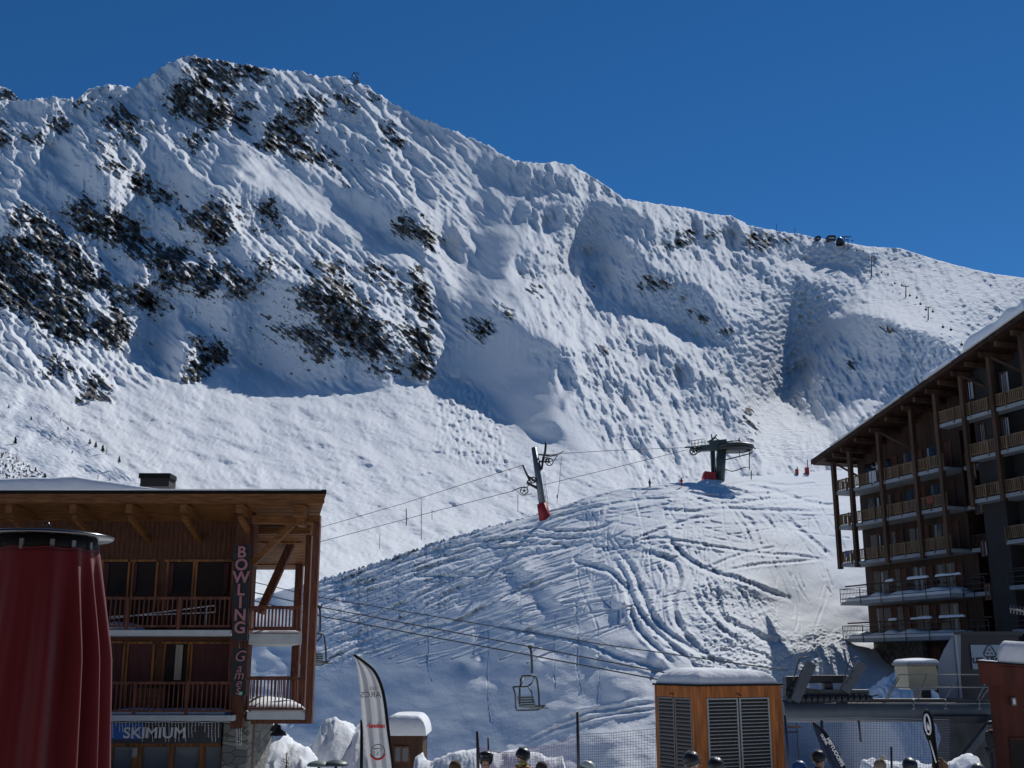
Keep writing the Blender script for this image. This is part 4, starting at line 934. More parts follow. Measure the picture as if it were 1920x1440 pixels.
# floor heights from the column at P3 / P5
zA = [hit(1660, y)[1] for y in (1052, 977, 907)]; rA = [hit(1660, y)[1] for y in (1022, 945, 872)]
st_ = (zA[2] - zA[0]) / 2
zB = [zA[0] + st_ * k for k in range(-4, 7)]          # common floors; index 4 = zA[0]
zL = [hit(1700, 1124)[1], hit(1700, 1199)[1]]
REC = -2.0                                          # wall sits behind the posts
sW0 = hit(1617, 1000, REC)[0]                        # left edge of the wall
sC = S['P6'] - .2                                      # recess ends, block B begins
eL, eR = hit(1521, 864, 1.0), hit(1921, 583, 1.0)
slope = (eR[1] - eL[1]) / (eR[0] - eL[0])
def zr(s): return eL[1] + (s - eL[0]) * slope
sEnd = S['P10'] - 1
# walls
zb0 = hit(1650, 1203, REC)[1]
def wallpoly(mb, s0, s1, off0, off1, zb, top=None, drop=.35):
    mb.hexa([HP(s0, off0, zb), HP(s1, off0, zb), HP(s1, off1, zb), HP(s0, off1, zb), HP(s0, off0, zr(s0) - drop), HP(s1, off0, zr(s1) - drop), HP(s1, off1, zr(s1) - drop), HP(s0, off1, zr(s0) - drop)])
mb = MB(); wallpoly(mb, sW0, S['P5'] + .4, REC - 7, REC, zb0); mb.build('wall', HM['board'], hotel)
mb = MB(); wallpoly(mb, S['P5'] + .41, sC, REC - 7, REC - 1.2, zb0 - 6); mb.build('wall', HM['board'], hotel)
sD = hit(1886, 1100, -.2)[0]
mb = MB(); wallpoly(mb, sC + .01, sD, REC - 7, -.9, zb0 - 6); mb.build('wall', HM['render'], hotel)
mb = MB(); wallpoly(mb, sD + .01, sEnd, REC - 7, -1.9, zb0 - 6); mb.build('wall', HM['render'], hotel)
# stone base
s_a, s_b = sW0 + .2, hit(1730, 1240, REC)[0]
mb = MB(); hbox(mb, s_a, s_b, REC - 10, REC - .1, -3, zb0 - .01); mb.build('stone_base', M['stone2'], hotel)
mb = MB(); hbox(mb, s_b + .01, S['P5'] + .4, REC - 10, REC - .5, -3, zb0 - .01); mb.build('wall', HM['board'], hotel)
hbo('window', HM['shutter'], hotel, s_b + .6, s_b + 1.5, REC - .5, REC - .44, zb0 - 3.0, zb0 - .5)
hbo('window', HM['shutter'], hotel, s_b + 1.9, s_b + 2.8, REC - .5, REC - .44, zb0 - 3.0, zb0 - .5)
# roof: slab following the slope, with beams below
mb = MB()
s0, s1 = eL[0], sEnd
def rpt(s, off, dz): return HP(s, off, zr(s) + dz)
mb.hexa([rpt(s0, -10, -.28), rpt(s1, -10, -.28), rpt(s1, 1.0, -.28), rpt(s0, 1.0, -.28), rpt(s0, -10, 0), rpt(s1, -10, 0), rpt(s1, 1.0, 0), rpt(s0, 1.0, 0)])
hroof = mb.build('roof', HM['roof'], hotel)
mb = MB(); mb.hexa([rpt(s0 + .05, -9, -.36), rpt(s1, -9, -.36), rpt(s1, .9, -.36), rpt(s0 + .05, .9, -.36), rpt(s0 + .05, -9, -.285), rpt(s1, -9, -.285), rpt(s1, .9, -.285), rpt(s0 + .05, .9, -.285)]); mb.build('soffit_boards', HM['board'], hroof)
mb = MB(); mb.hexa([rpt(s0, 1.003, -.34), rpt(s1, 1.003, -.34), rpt(s1, 1.05, -.34), rpt(s0, 1.05, -.34), rpt(s0, 1.003, .05), rpt(s1, 1.003, .05), rpt(s1, 1.05, .05), rpt(s0, 1.05, .05)]); mb.build('fascia', HM['board'], hroof)
pn = ['P1', 'P2', 'P3', 'P4', 'P5', 'P6', 'P7', 'P8', 'P9']
ss_ = [S[k] for k in pn]
bs_ = []
for a, b_ in zip(ss_[:-1], ss_[1:]): bs_ += [a, (a + b_) / 2]
for s in bs_ + [ss_[-1]]:
    mb = MB(); hbox(mb, s - .11, s + .11, REC - .5, .75, zr(s - .11) - .72, zr(s - .11) - .40); mb.build('roof_beam', HM['post'], hroof)
# posts
pbot = {'P1': hit(1577, 1067)[1], 'P2': hit(1610, 1063)[1], 'P3': hit(1667, 1056)[1], 'P4': hit(1731, 1047)[1], 'P5': hit(1782, 1040)[1], 'P6': hit(1822, 951)[1], 'P7': hit(1879, 940)[1], 'P8': hit(1936, 930)[1], 'P9': hit(1936, 930)[1], 'P10': hit(1936, 930)[1]}
for k in pn:
    s = S[k]; hbo('post', HM['post'], hotel, s - .16, s + .16, -.16, .16, pbot[k], zr(s) - .72)
for k in ('P1', 'P3', 'P6', 'P7', 'P8'):          # struts under the eaves
    s = S[k]; mb = MB(); mb.bar(HP(s + .1, 0, zr(s) - .75), HP(s + 1.9, REC + .3, zr(s) - 2.4), .16, .16); mb.build('strut', HM['post'], hotel)
# balcony builder
def hbalcony(s0, s1, zb, rh, off_in, off_out, side_left=True, metal=False, snow=0, dark=False, posts=None):
    hbo('balcony_slab', HM['slab'], hotel, s0, s1, off_in, off_out, zb, zb + .26, bevel=.01)
    zt_ = zb + rh
    mb = MB()
    if metal:
        for z in (zt_, zb + .26 + (rh - .26) * .62, zb + .5): hbox(mb, s0, s1, off_out + .02, off_out + .06, z - .045, z)
        n = max(2, int((s1 - s0) / 2.4))
        for i in range(n + 1): s = s0 + .03 + (s1 - s0 - .06) * i / n; hbox(mb, s - .025, s + .025, off_out + .06, off_out + .10, zb - .02, zt_)
        for z in (zt_, zb + .5): hbox(mb, s0 - .05, s0 - .01, off_in, off_out, z - .045, z)
        if metal == 2:
            k = 18
            for i in range(k): o = off_in + (off_out - off_in) * i / k; hbox(mb, s0 - .045, s0 - .02, o, o + .02, zb + .3, zt_)
        mb.build('railing', HM['met'], hotel)
        hbo('handrail', HM['board'], hotel, s0 + .3, s1, off_out - .35, off_out - .2, zt_ + .12, zt_ + .22)
    else:
        hbox(mb, s0, s1, off_out - .10, off_out - .02, zt_ - .08, zt_); hbox(mb, s0, s1, off_out - .08, off_out - .03, zb + .40, zb + .45)
        n = int((s1 - s0) / .17)
        rg = random.Random(int(s0 * 100) + int(zb * 10))
        for i in range(n + 1):
            s = s0 + (s1 - s0 - .1) * i / n; hbox(mb, s, s + (.095 if rg.random() < .9 else .12), off_out - .07, off_out - .045, zb + .34, zt_ - .02)
        n = max(1, int((s1 - s0) / 1.5))
        for i in range(n + 1):
            s = s0 + (s1 - s0 - .1) * i / n; hbox(mb, s, s + .09, off_out - .02, off_out + .045, zb + .1, zt_ + .02)
        if side_left:
            hbox(mb, s0 - .06, s0 - .01, off_in, off_out - .12, zt_ - .08, zt_)
            n = int((off_out - off_in) / .17)
            for i in range(n): o = off_in + .17 * i; hbox(mb, s0 - .05, s0 - .02, o, o + .095, zb + .34, zt_ - .09)
        mb.build('railing', HM['board'] if dark else HM['rail'], hotel)
        mb = MB()
    return zt_
rh = rA[0] - zA[0]
for k, z in enumerate(zA):
    hbalcony(S['P1'] - .05, S['P5'] + .2, z, rh, REC, .0)
    hbalcony(S['P5'] + .45, sC - .1, z - .0, rh, REC - 1.2, -1.4, side_left=False, dark=True)
    hbo('side_wall', HM['board'], hotel, S['P5'] + .41, S['P5'] + .55, REC - 1.2, -1.3, z + .26, z + st_)
sB0, sB1 = S['P5'] + .0, S['P10'] - 1.2
zt3 = hit(1764, 802)[1]; hbalcony(sB0, sB1, zt3, rh, -.9, .0, side_left=False)
for y in (866, 946): hbalcony(hit(1818, y)[0] + .1, sB1, hit(1818, y)[1], rh, -1.9 if y > 900 else -.9, .0, side_left=True)
for x, y, m_ in ((1887, 1021, False), (1893, 1106, 1), (1899, 1188, 1)):
    s_, z_ = hit(x, y, -.6); hbalcony(s_, sB1, z_, rh, -1.9, -.6, metal=m_)
sL0, sL1 = hit(1578, 1132, .4)[0], hit(1785, 1118, .4)[0]
zmet = []
for z in zL:
    hbalcony(sL0, sL1, z - .1, 1.25, REC, .4, metal=2); zmet.append(z)
    hbalcony(sL1 + .02, sC - .1, z - .1, 1.25, REC - 1.2, -.6, metal=1)
rgw = random.Random(77); GLINT = [simple('pale_glint', (.34, .38, .42), .8), simple('grey_glint', (.22, .24, .26), .8), simple('ochre_glint', (.16, .11, .07), .9)]  # strip colours that paint snow reflections onto the hotel panes
# windows: leaf frames, panes, shutters
def hwin(s0, s1, z0, z1, off, n=2, parent=None, lit=False):
    mb = MB(); fw = .07
    hbox(mb, s0, s1, off, off + .06, z1 - fw, z1); hbox(mb, s0, s1, off, off + .06, z0, z0 + fw)
    for i in range(n + 1): s = s0 + (s1 - s0 - fw) * i / n; hbox(mb, s, s + fw, off, off + .055, z0 + fw + .002, z1 - fw - .002)
    w_ = mb.build('window', HM['shutter'], hotel); w = (s1 - s0) / n
    for i in range(n): hbo('pane', HM['glass'], w_, s0 + w * i + fw * .8, s0 + w * (i + 1), off + .01, off + .03, z0 + fw * .8, z1 - fw * .8)
    for i in range(n):  # upright strips before the glass, painted reflections of the snow
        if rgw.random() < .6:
            a_ = s0 + w * i + fw + rgw.uniform(0, w * .45); hbo('curtain_or_glint', rgw.choice(GLINT), w_, a_, a_ + rgw.uniform(.10, .28), off + .031, off + .036, z0 + fw + rgw.uniform(0, .2), z1 - fw - rgw.uniform(0, .1))
    return w_
flo = zA + zL + []
cells = [(sW0 + .9, 2.0), (sW0 + 3.2, 1.1), (sW0 + 5.6, 1.6), (sW0 + 8.2, 2.1), (sW0 + 11.4, 1.6), (sW0 + 14.2, 2.2), (sW0 + 17.2, 1.6)]
rgh = random.Random(4)
for z in flo:
    for s, w in cells:
        if s + w > S['P5']: continue
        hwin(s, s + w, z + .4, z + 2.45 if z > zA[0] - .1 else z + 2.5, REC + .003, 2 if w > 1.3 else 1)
        hbo('shutter', HM['shutter'], hotel, s + w + .04, s + w + .72, REC + .004, REC + .05, z + .4, z + 2.4)
for z in zA + zL:
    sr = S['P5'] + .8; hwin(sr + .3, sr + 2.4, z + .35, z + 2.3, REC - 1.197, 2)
for (x, y0, y1) in ((1846, 1014, 1043), (1853, 1094, 1125), (1836, 940, 963)):
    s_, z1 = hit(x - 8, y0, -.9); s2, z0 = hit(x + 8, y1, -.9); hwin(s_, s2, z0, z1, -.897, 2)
for x, y0, y1 in ((1820, 722, 745), (1842, 800, 828), (1824, 876, 892), (1885, 790, 830), (1895, 878, 900), (1895, 958, 975), (1905, 1052, 1062), (1882, 705, 735)):
    off = -.897 if x < 1886 or y1 < 840 else -1.897
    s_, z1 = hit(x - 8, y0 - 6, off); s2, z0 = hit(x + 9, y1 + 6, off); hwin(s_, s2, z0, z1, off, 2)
hbo('string_course', HM['slab'], hotel, hit(1856, 1020, -.9)[0], sD, -.9, -.88, hit(1856, 1023, -.9)[1], hit(1856, 1020, -.9)[1]) if False else None
# roof snow in separate lumps
def hsnow(x0, y0, x1, y1, th, sd, lab):
    a = hit(x0, y0, 1.0)[0]; b_ = hit(x1, y1, 1.0)[0]
    o = rpt(a, 1.25, .02); ex = (rpt(b_, 1.25, .02) - o); ey = -HN
    return tag(snowcap('roof_snow', o, ex, ey, ex.length, 7, th, rr=.8, lump=.5, sag=.10, seed=sd, nx=90), lab, 'snow', 'snow on the hotel roof')
hsnow(1812, 672, 1925, 580, .95, 11, 'thickest snow bulge at the top right of the hotel roof')
hsnow(1738, 730, 1786, 694, .55, 12, 'middle snow lump hanging over the hotel roof edge')
hsnow(1646, 794, 1690, 765, .35, 13, 'smaller snow strip on the hotel roof left of the middle lump')
hsnow(1560, 840, 1640, 797, .14, 14, 'thin snow film near the lower left end of the hotel roof')
ch2 = MB(); hbox(ch2, hit(1846, 640, 0)[0] - .3, hit(1846, 640, 0)[0] + .5, -3, -2.2, zr(hit(1846, 640, 0)[0]), zr(hit(1846, 640, 0)[0]) + 2.0); ch2.build('chimney', HM['roof'], hroof)
# snow on the two metal balconies
for i, z in enumerate(zL):
    tag(snowcap('balcony_snow', HP(sL0 + .4, .32, z + .17), HE, -HN, sL1 - sL0 - .5, 1.9, .42, rr=.5, lump=.7, seed=20 + i, nx=80), ('snow pile on the upper metal balcony of the hotel', 'snow pile on the lower metal balcony of the hotel')[i], 'snow drift', 'snow on the metal balconies')
    for j, (f, l_) in enumerate(((.42, .9), (.62, 2.2), (.86, 2.4))):
        tag(snowcap('handrail_snow', HP(sL0 + (sL1 - sL0) * f, .22, z + 1.37), HE, -HN, l_, .2, .16, rr=.1, lump=.5, seed=30 + i * 4 + j, nx=24, ny=6), ('small', 'middle', 'right')[j] + ' snow cushion on the ' + ('upper', 'lower')[i] + ' metal balcony handrail', 'snow', 'snow cushions on handrails')
# figure leaning on the gallery rail and linen hung over it

def ski_rack(s, off, z, n, lab, seed):
    rg = random.Random(seed); e = empty('skis', tuple(HP(s, off, z)), lab, 'skis')
    for i in range(n):
        c = D.materials.get('ski_%d' % (i % 3)) or simple('ski_%d' % (i % 3), ((.30, .03, .03), (.03, .10, .28), (.35, .33, .30))[i % 3], .4)
        mb = MB(); a = HP(s + i * .14, off, z); mb.bar(a, a + HE * rg.uniform(-.08, .12) + HN * .05 + Vector((0, 0, 1.62)), .09, .02); mb.build('ski', c, e)
ski_rack(S['P3'] + 1.6, -1.6, zA[1] + .27, 4, 'skis leaning on the wall of the middle hotel gallery', 1)
ski_rack(S['P2'] + 2.0, -1.7, zA[0] + .27, 3, 'skis leaning on the wall of the lowest hotel gallery', 2)
def towel(s, z, w_, h_, col, lab):
    mb = MB(); mb.box((0, 0, 0), (.01, .01, .01)) if False else None
    for k in range(10):
        a = s + w_ * k / 10; o = .02 * math.sin(k * 1.3); hbox(mb, a, a + w_ / 10 + .002, .02 + o, .035 + o, z - h_ + .04 * math.sin(k), z + .02)
    tag(mb.build('towel', simple('towel_' + str(int(s * 10)), col, .95), None), lab, 'towel')
towel(S['P2'] + 2.3, zA[2] + rh, .8, .85, (.42, .45, .48), 'pale towel hanging over the top gallery rail left of the leaning person')
towel(S['P4'] + .9, zA[1] + rh, .6, .55, (.25, .06, .05), 'small dull red towel on the middle gallery rail')
towel(S['P1'] + .8, zA[0] + rh, .5, .5, (.10, .14, .22), 'blue grey cloth on the lowest gallery rail near the left corner')
# ------------------------------------------------------------------ chairlift in front of the slope
def lerp(a, b_, t): return a + (b_ - a) * t
def cable(name, pts, r, lab, group=None, sagm=0.0):
    mb = MB(); out = []
    pts = [P(*p) for p in pts]
    for a, b_ in zip(pts[:-1], pts[1:]):
        for i in range(12): t = i / 12; out.append(a.lerp(b_, t) - Vector((0, 0, 4 * sagm * t * (1 - t))))
    out.append(pts[-1]); mb.tube(out, r, 6)
    return tag(mb.build(name, M['cable'], None), lab, 'cable', group)
gC = 'haul cables of the chairlift'
cable('lift_cable', [(300, 1060, 60), (470, 1090, 58.5), (593, 1119, 57.5), (1128, 1208, 49), (1476, 1257, 40)], .024, 'uppermost chairlift cable crossing the foreground snow slope', gC)
cable('lift_cable', [(300, 1071, 60), (588, 1136, 57), (996, 1213, 53), (1255, 1263, 45), (1480, 1290, 39.5)], .031, 'middle chairlift cable from which the centre chair hangs', gC)
cable('lift_cable', [(300, 1085, 59), (588, 1153, 56), (996, 1229, 51), (1233, 1274, 45), (1480, 1309, 39.2)], .031, 'lowest of the three chairlift cables above the snow slope', gC)
mb = MB(); q = P(1128, 1211, 48.9); mb.lathe(q + Vector((0, 0, -.08)), [(.0, 0), (.12, .02), (.12, .1), (.0, .12)], 12); mb.bar(q + Vector((0, 0, .0)), q + Vector((0, 0, .26)), .06)
tag(mb.build('cable_marker', M['white'], None), 'small white round marker clipped on the uppermost chairlift cable', 'marker')
def make_chair(px, py, Y, lab):
    """two-seat chair; local box: hanger top at (0,0,0)"""
    c = P(px, py, Y); k = Y / F * 1.0
    def q(x, y, dy=0.0): return P(x, y, Y + dy)
    ch_ = empty('lift_chair', tuple(c), lab, 'chairlift chair', 'chairs hanging on the chairlift')
    r = .045
    mb = MB(); mb.tube([q(993, 1211), q(996, 1222), q(997, 1240), q(997.5, 1262)], .055, 8); mb.bar(q(990, 1212), q(999, 1214), .16, .14); mb.build('hanger', M['cable'], ch_)
    mb = MB()
    for dy in (-.0, ):
        mb.tube([q(974, 1320, -.5), q(974.5, 1290, -.5), q(976, 1275, -.3), q(979, 1267, 0), q(990, 1267, 0), q(1004, 1267, 0), q(1007, 1276, 0), q(1010, 1298, .1), q(1011, 1322, .2)], r, 7)
        mb.tube([q(983, 1267, 0), q(978, 1281, -.4), q(974, 1290, -.6)], r * .8, 6); mb.tube([q(1002, 1268, 0), q(997, 1281, -.3), q(990, 1287, -.7)], r * .8, 6)
    mb.build('frame', M['cable'], ch_)
    mb = MB(); mb.tube([q(962, 1288, -1.), q(972, 1287.5, -.9), q(990, 1286.5, -.9)], r, 6)
    mb.tube([q(962, 1288, -1.), q(966, 1302, -1.), q(967, 1327, -.9), q(969, 1332, -.8)], r * .8, 6); mb.tube([q(990, 1287, -.9), q(997, 1298, -.9), q(998.5, 1312, -.8), q(1001, 1317, -.7)], r * .8, 6)
    mb.build('safety_bar', M['cable'], ch_)
    seatm = D.materials.get('seat_slats') or simple('seat_slats', (.20, .21, .17), .7, noise=.2, scale=5)
    mb = MB()
    a, b_ = q(974, 1325, -.5), q(1004, 1325, .25)
    for i in range(5):
        o = Vector((.25 * i * .55, -.10 * i * 1.1, -.012 * i)); mb.bar(a + o, b_ + o, .10, .05)
    mb.bar(q(1003, 1324, .2), q(1022, 1323, -.4), .08, .07)
    mb.build('seat', seatm, ch_)
    mb = MB()
    for i in range(4): o = Vector((-.02 * i, .05 * i, .11 * i)); mb.bar(q(973, 1322, -.3) + o, q(1003, 1321, .45) + o, .05, .085)
    mb.build('backrest', seatm, ch_)
    mb = MB(); mb.bar(q(969, 1332, -.7), q(1008, 1331, -.5), .09, .06); mb.bar(q(1008, 1331, -.5), q(1021, 1323.5, -.5), .07, .06); mb.build('footrest', M['cable'], ch_)
    return ch_
chair = make_chair(993, 1211, 53.5, 'empty two-seat chairlift chair hanging over the middle of the snow slope')
c2 = copy_tree(chair); d2 = P(596, 1137, 57) - P(993, 1211, 53.5); c2.location = Vector(chair.location) + d2 + Vector((.15, -.6, 0)); c2['label'] = 'chairlift chair half hidden behind the right edge of the timber chalet'

# ------------------------------------------------------------------ drive station at lower right
GP = M['grey']; GD = simple('dark_lift_paint', (.022, .027, .034), .5, .2, noise=.2, scale=3)
YS = 39.0
stn = empty('lift_station', (P(1640, 1330, YS).x, YS, -2.3), 'grey chairlift drive station with a long round beam, slanted arms and a concrete foot', 'lift station')
mb = MB(); zc = P(1660, 1333, YS).z; xa, xb = P(1467, 1333, YS).x, P(1900, 1333, YS).x; rb = 19.5 * YS / F
mb.tube([(xa, YS, zc), (xa + .3, YS, zc), (xb, YS, zc)], rb, 28); mb.build('main_beam', GP, stn)
mb = MB(); mb.box(((xa + xb) / 2 + .3, YS, zc + rb - .01), (xb - xa - .3, .5, .09)); qb(mb, 1752, 1868, 1343, 1356, YS - .5, .9); mb.build('beam_flange', GD, stn)
for x0, y0, x1, y1, w, lab in ((1489, 1314, 1521, 1243, .34, 0), (1583, 1296, 1616, 1243, .30, 1)):
    mb = MB(); mb.bar(P(x0, y0, YS - .3), P(x1, y1, YS - .3), w, .30); mb.build('slanted_arm', GP, stn)
    mb = MB(); a, b_ = P(x0 - 2, y0 - 38 if lab == 0 else y0 - 20, YS - .5), P(x1 - 22, y1 - 8, YS - .5)
    mb.tube([a, b_, b_ + Vector((.28, 0, .06))], .022, 6); mb.tube([a + Vector((.12, .0, -.1)), b_ + Vector((.10, 0, -.28))], .016, 5)
    for t in (.25, .55, .85): p_ = a.lerp(b_, t); mb.tube([p_, p_ + Vector((.25, .05, -.12))], .015, 5)
    mb.build('ladder_rail', M['cable'], stn)
qbo('cross_beam', GD, stn, (1505, 1589, 1266, 1281, YS + .2, .3), bevel=.01)
qbo('cross_beam', GP, stn, (1512, 1630, 1293, 1308, YS - .1, .35), bevel=.01)
qbo('drive_box', GD, stn, (1474, 1500, 1268, 1290, YS + .1, .5), bevel=.03)
qbo('drive_box', GD, stn, (1546, 1562, 1280, 1294, YS + .1, .4), bevel=.02)
mb = MB()
for i in range(14):
    x = 1482 + i * 11.3; c = P(x, 1310, YS - .25); mb.lathe(c, [(.0, -.05), (.13, -.05), (.13, .05), (.0, .05)], 12, ax=Vector((0, 1, 0)))
    if i % 2: mb.bar(c + Vector((0, .1, .05)), c + Vector((.35, .1, .12)), .05)
mb.build('sheaves', GD, stn)
mb = MB(); qb(mb, 1474, 1500, 1291, 1312, YS + .1, .4); mb.bar(P(1478, 1300, YS - .2), P(1512, 1285, YS - .2), .08); mb.bar(P(1500, 1290, YS - .2), P(1540, 1296, YS - .2), .08); mb.build('motor_frame', GD, stn)
# walkway rails
mb = MB()
for x0, y0, x1, y1 in ((1660, 1312, 1684, 1265), (1664, 1312, 1687, 1268)): mb.tube([P(x0, y0, YS - .5), P(x1, y1, YS - .5)], .022, 6)
for y in (1289, 1265): mb.tube([P(1672 if y > 1270 else 1684, y, YS - .5), P(1865, y, YS - .5)], .018, 6)
for x0, y0, x1, y1 in ((1722, 1312, 1737, 1265), (1772, 1312, 1797, 1265), (1832, 1313, 1852, 1272), (1838, 1313, 1866, 1274)): mb.tube([P(x0, y0, YS - .5), P(x1, y1, YS - .5)], .018, 6)
for x in (1713, 1773, 1836): mb.tube([P(x, 1311, YS - .55), P(x, 1326, YS - .5)], .03, 6); mb.ball(P(x, 1328, YS - .5), .06, 8, 6)
mb.tube([P(1655, 1319, YS - .6), P(1865, 1319, YS - .6)], .02, 6)
mb.build('walkway_rail', M['galv'], stn)
# concrete foot and strut
conc = simple('concrete_foot', (.06, .065, .07), .85, noise=.3, scale=2, bump=.01)
mb = MB(); poly = [(1754, 1355), (1864, 1355), (1864, 1450), (1806, 1480), (1740, 1480), (1764, 1384)]
mb.prism([P(x, y, YS - .4) for x, y in poly], (.66, 1.6, 0)); mb.build('foot', conc, stn)
mb = MB(); mb.bar(P(1866, 1346, YS - .8), P(1800, 1430, YS - .8), .26, .2); mb.build('strut', GP, stn)
# station cabin with curved cladding
cab = empty('station_cabin', (P(1800, 1330, 41).x, 41, -2), 'dark blue lift station cabin with curved grey cladding and a pale sign panel', 'cabin')
YC = 41.0
mb = MB(); qb(mb, 1799.5, 1916, 1189, 1316, YC, 3.0, .42); mb.build('wall', simple('navy_cladding', (.006, .008, .018), .5), cab)
arc = [(1801, 1187), (1790, 1188), (1780, 1200), (1769, 1219), (1760, 1240), (1755.5, 1262), (1757, 1285), (1763, 1318), (1801, 1318)]
mb = MB(); mb.prism([P(x, y, YC - .3) for x, y in arc], (1.35, 3.2, 0)); mb.build('curved_cladding', simple('pale_cladding', (.15, .19, .25), .45, .1), cab, bevel=.02)
mb = MB(); qb(mb, 1795.5, 1799.6, 1188, 1318, YC - .36, .05); mb.build('trim', simple('trim_paint', (.24, .27, .32), .5), cab)
qbo('roof_edge', GD, cab, (1788, 1918, 1184, 1190, YC - .4, 3.4, .42))
sg = empty('station_sign', P(1850, 1255, YC - .1), 'pale grey sign panel with a rounded triangle emblem on the dark station cabin', 'sign')
qbo('board', simple('sign_grey', (.20, .26, .34), .6), sg, (1822, 1890, 1209, 1255, YC - .06, .05))
tri = []
ctr = P(1856, 1223, YC - .08); R0 = .235
for k in range(3):
    for d in range(-50, 51, 10):
        a = R(90 + 120 * k); b_ = a + R(d * 1.2); cen = Vector((math.cos(a), 0, math.sin(a))) * R0 * .62
        tri.append(ctr + cen + Vector((math.cos(b_), 0, math.sin(b_))) * R0 * .38)
mb = MB(); mb.tube(tri + [tri[0]], .016, 5)
mb.build('emblem', M['navy'], sg)
mb = MB()
for k in range(3):
    a = R(90 + 120 * k); c = ctr + Vector((math.cos(a), 0, math.sin(a))) * .085; mb.prism([c + Vector((.045 * math.cos(R(90 + 120 * j)), 0, .045 * math.sin(R(90 + 120 * j)))) for j in range(3)], (0, -.01, 0))
mb.build('emblem_mark', M['navy'], sg)
text_obj('lettering', 'LES ARCS', .27, M['navy'], frame_mtx(P(1853, 1239, YC - .07), (1, 0, 0), (0, 0, 1)), sg, .006, bold=.01, sx=1.0)
bb = empty('control_box', P(1730, 1300, 40.4), 'beige snow-topped control box standing on the lift station', 'box')
qbo('body', simple('beige_panel', (.34, .31, .22), .6, noise=.08, scale=2), bb, (1703, 1758, 1248, 1291, 40.4, 1.4), bevel=.03)
qbo('lid', M['galv'], bb, (1700, 1760, 1243, 1248, 40.3, 1.6)); qbo('base', GD, bb, (1728, 1746, 1291, 1312, 40.5, .8)); qbo('base_plate', M['slab'], bb, (1708, 1757, 1291.2, 1294, 40.42, 1.3))
o = P(1701, 1243, 40.35); tag(snowcap('box_snow', o, (1, 0, 0), (0, 1, 0), 1.12, 1.5, .14, rr=.15, lump=.6, seed=41), 'snow cap on the beige control box', 'snow')

# ------------------------------------------------------------------ button lift pylon and top station on the crest
def wheel(mb, c, r, tr=.05, spokes=5, ax='y', n=20):
    c = Vector(c)
    f = (lambda t: Vector((math.cos(t), 0, math.sin(t)))) if ax == 'y' else (lambda t: Vector((math.cos(t), math.sin(t), 0)))
    mb.tube([c + f(2 * math.pi * i / n) * r for i in range(n + 1)], tr, 6, cap=False)
    for i in range(spokes): mb.tube([c, c + f(2 * math.pi * i / spokes + .3) * r], tr * .6, 5)
    mb.ball(c, tr * 2.2, 8, 6)
YP = sheet_Y(HL, 1021, 968) - .6
base = P(1022, 975, YP)
py_ = empty('lift_pylon', tuple(base), 'leaning grey button lift pylon with spoked wheels and red padding on the crest', 'lift pylon')
kp = YP / F
mb = MB(); mb.tube([P(1021.5, 978, YP), P(1011, 905, YP), P(1001, 839, YP)], [7 * kp, 6.2 * kp, 5 * kp], 14); mb.build('mast', M['galv'], py_)
mb = MB(); a = P(1016.5, 945, YP); mb.tube([P(1016.5, 944, YP - .1), P(1023, 979, YP - .1)], [10 * kp, 11 * kp], 4, True); mb.build('padding', M['red'], py_)
mb = MB()
mb.tube([P(1024, 829, YP), P(1022, 848, YP), P(1019, 858, YP)], .11, 6); mb.tube([P(1010, 852, YP), P(1033, 855, YP), P(1046, 852, YP)], .08, 6); mb.tube([P(1046, 852, YP), P(1057, 846, YP)], .05, 5); mb.tube([P(1046, 852, YP), P(1038, 865, YP)], .04, 5)
mb.tube([P(1019, 858, YP), P(1016, 878, YP), P(1010, 884, YP)], .13, 6); mb.tube([P(1008, 865, YP), P(1030, 866, YP)], .1, 6); mb.tube([P(1008, 852, YP), P(1014, 880, YP)], .07, 6)
mb.build('upper_arm', M['cable'], py_)
mb = MB(); wheel(mb, P(1030, 866, YP - .3), 7 * kp, .05); wheel(mb, P(1024, 862, YP - .2), 4.5 * kp, .05); mb.build('wheel', M['cable'], py_)
mb = MB(); mb.tube([P(980.5, 872, YP), P(988, 890, YP), P(994, 902, YP)], .11, 6); mb.tube([P(985, 886, YP), P(999, 900, YP)], .06, 5); mb.tube([P(988, 905, YP), P(1000, 911, YP), P(1009, 916, YP)], .15, 6); mb.tube([P(988, 905, YP), P(994, 895, YP), P(1008, 906, YP)], .08, 6)
mb.tube([P(994, 906, YP), P(988, 914, YP), P(976, 914, YP), P(960, 921, YP)], .05, 5); mb.tube([P(968, 920, YP), P(980, 930, YP), P(998, 925, YP)], .03, 5); mb.build('lower_arm', M['cable'], py_)
mb = MB(); wheel(mb, P(983, 920, YP - .3), 7 * kp, .05); wheel(mb, P(999, 900, YP - .3), 5.5 * kp, .06); mb.build('wheel', M['cable'], py_)
mb = MB()
for dx in (0, 5): mb.tube([P(1018 + dx * .4, 885, YP - .5), P(1024 + dx * .7, 944, YP - .5)], .02, 5)
mb.build('ladder', M['galv'], py_)
hang = MB(); hang.tube([P(1053, 855, YP), P(1049, 905, YP), P(1044, 944, YP)], .022, 5); hang.bar(P(1045, 928, YP), P(1044.5, 934, YP), .12)
tag(hang.build('tow_hanger', M['cable'], None), 'thin tow pole hanging right of the leaning lift pylon', 'tow hanger')
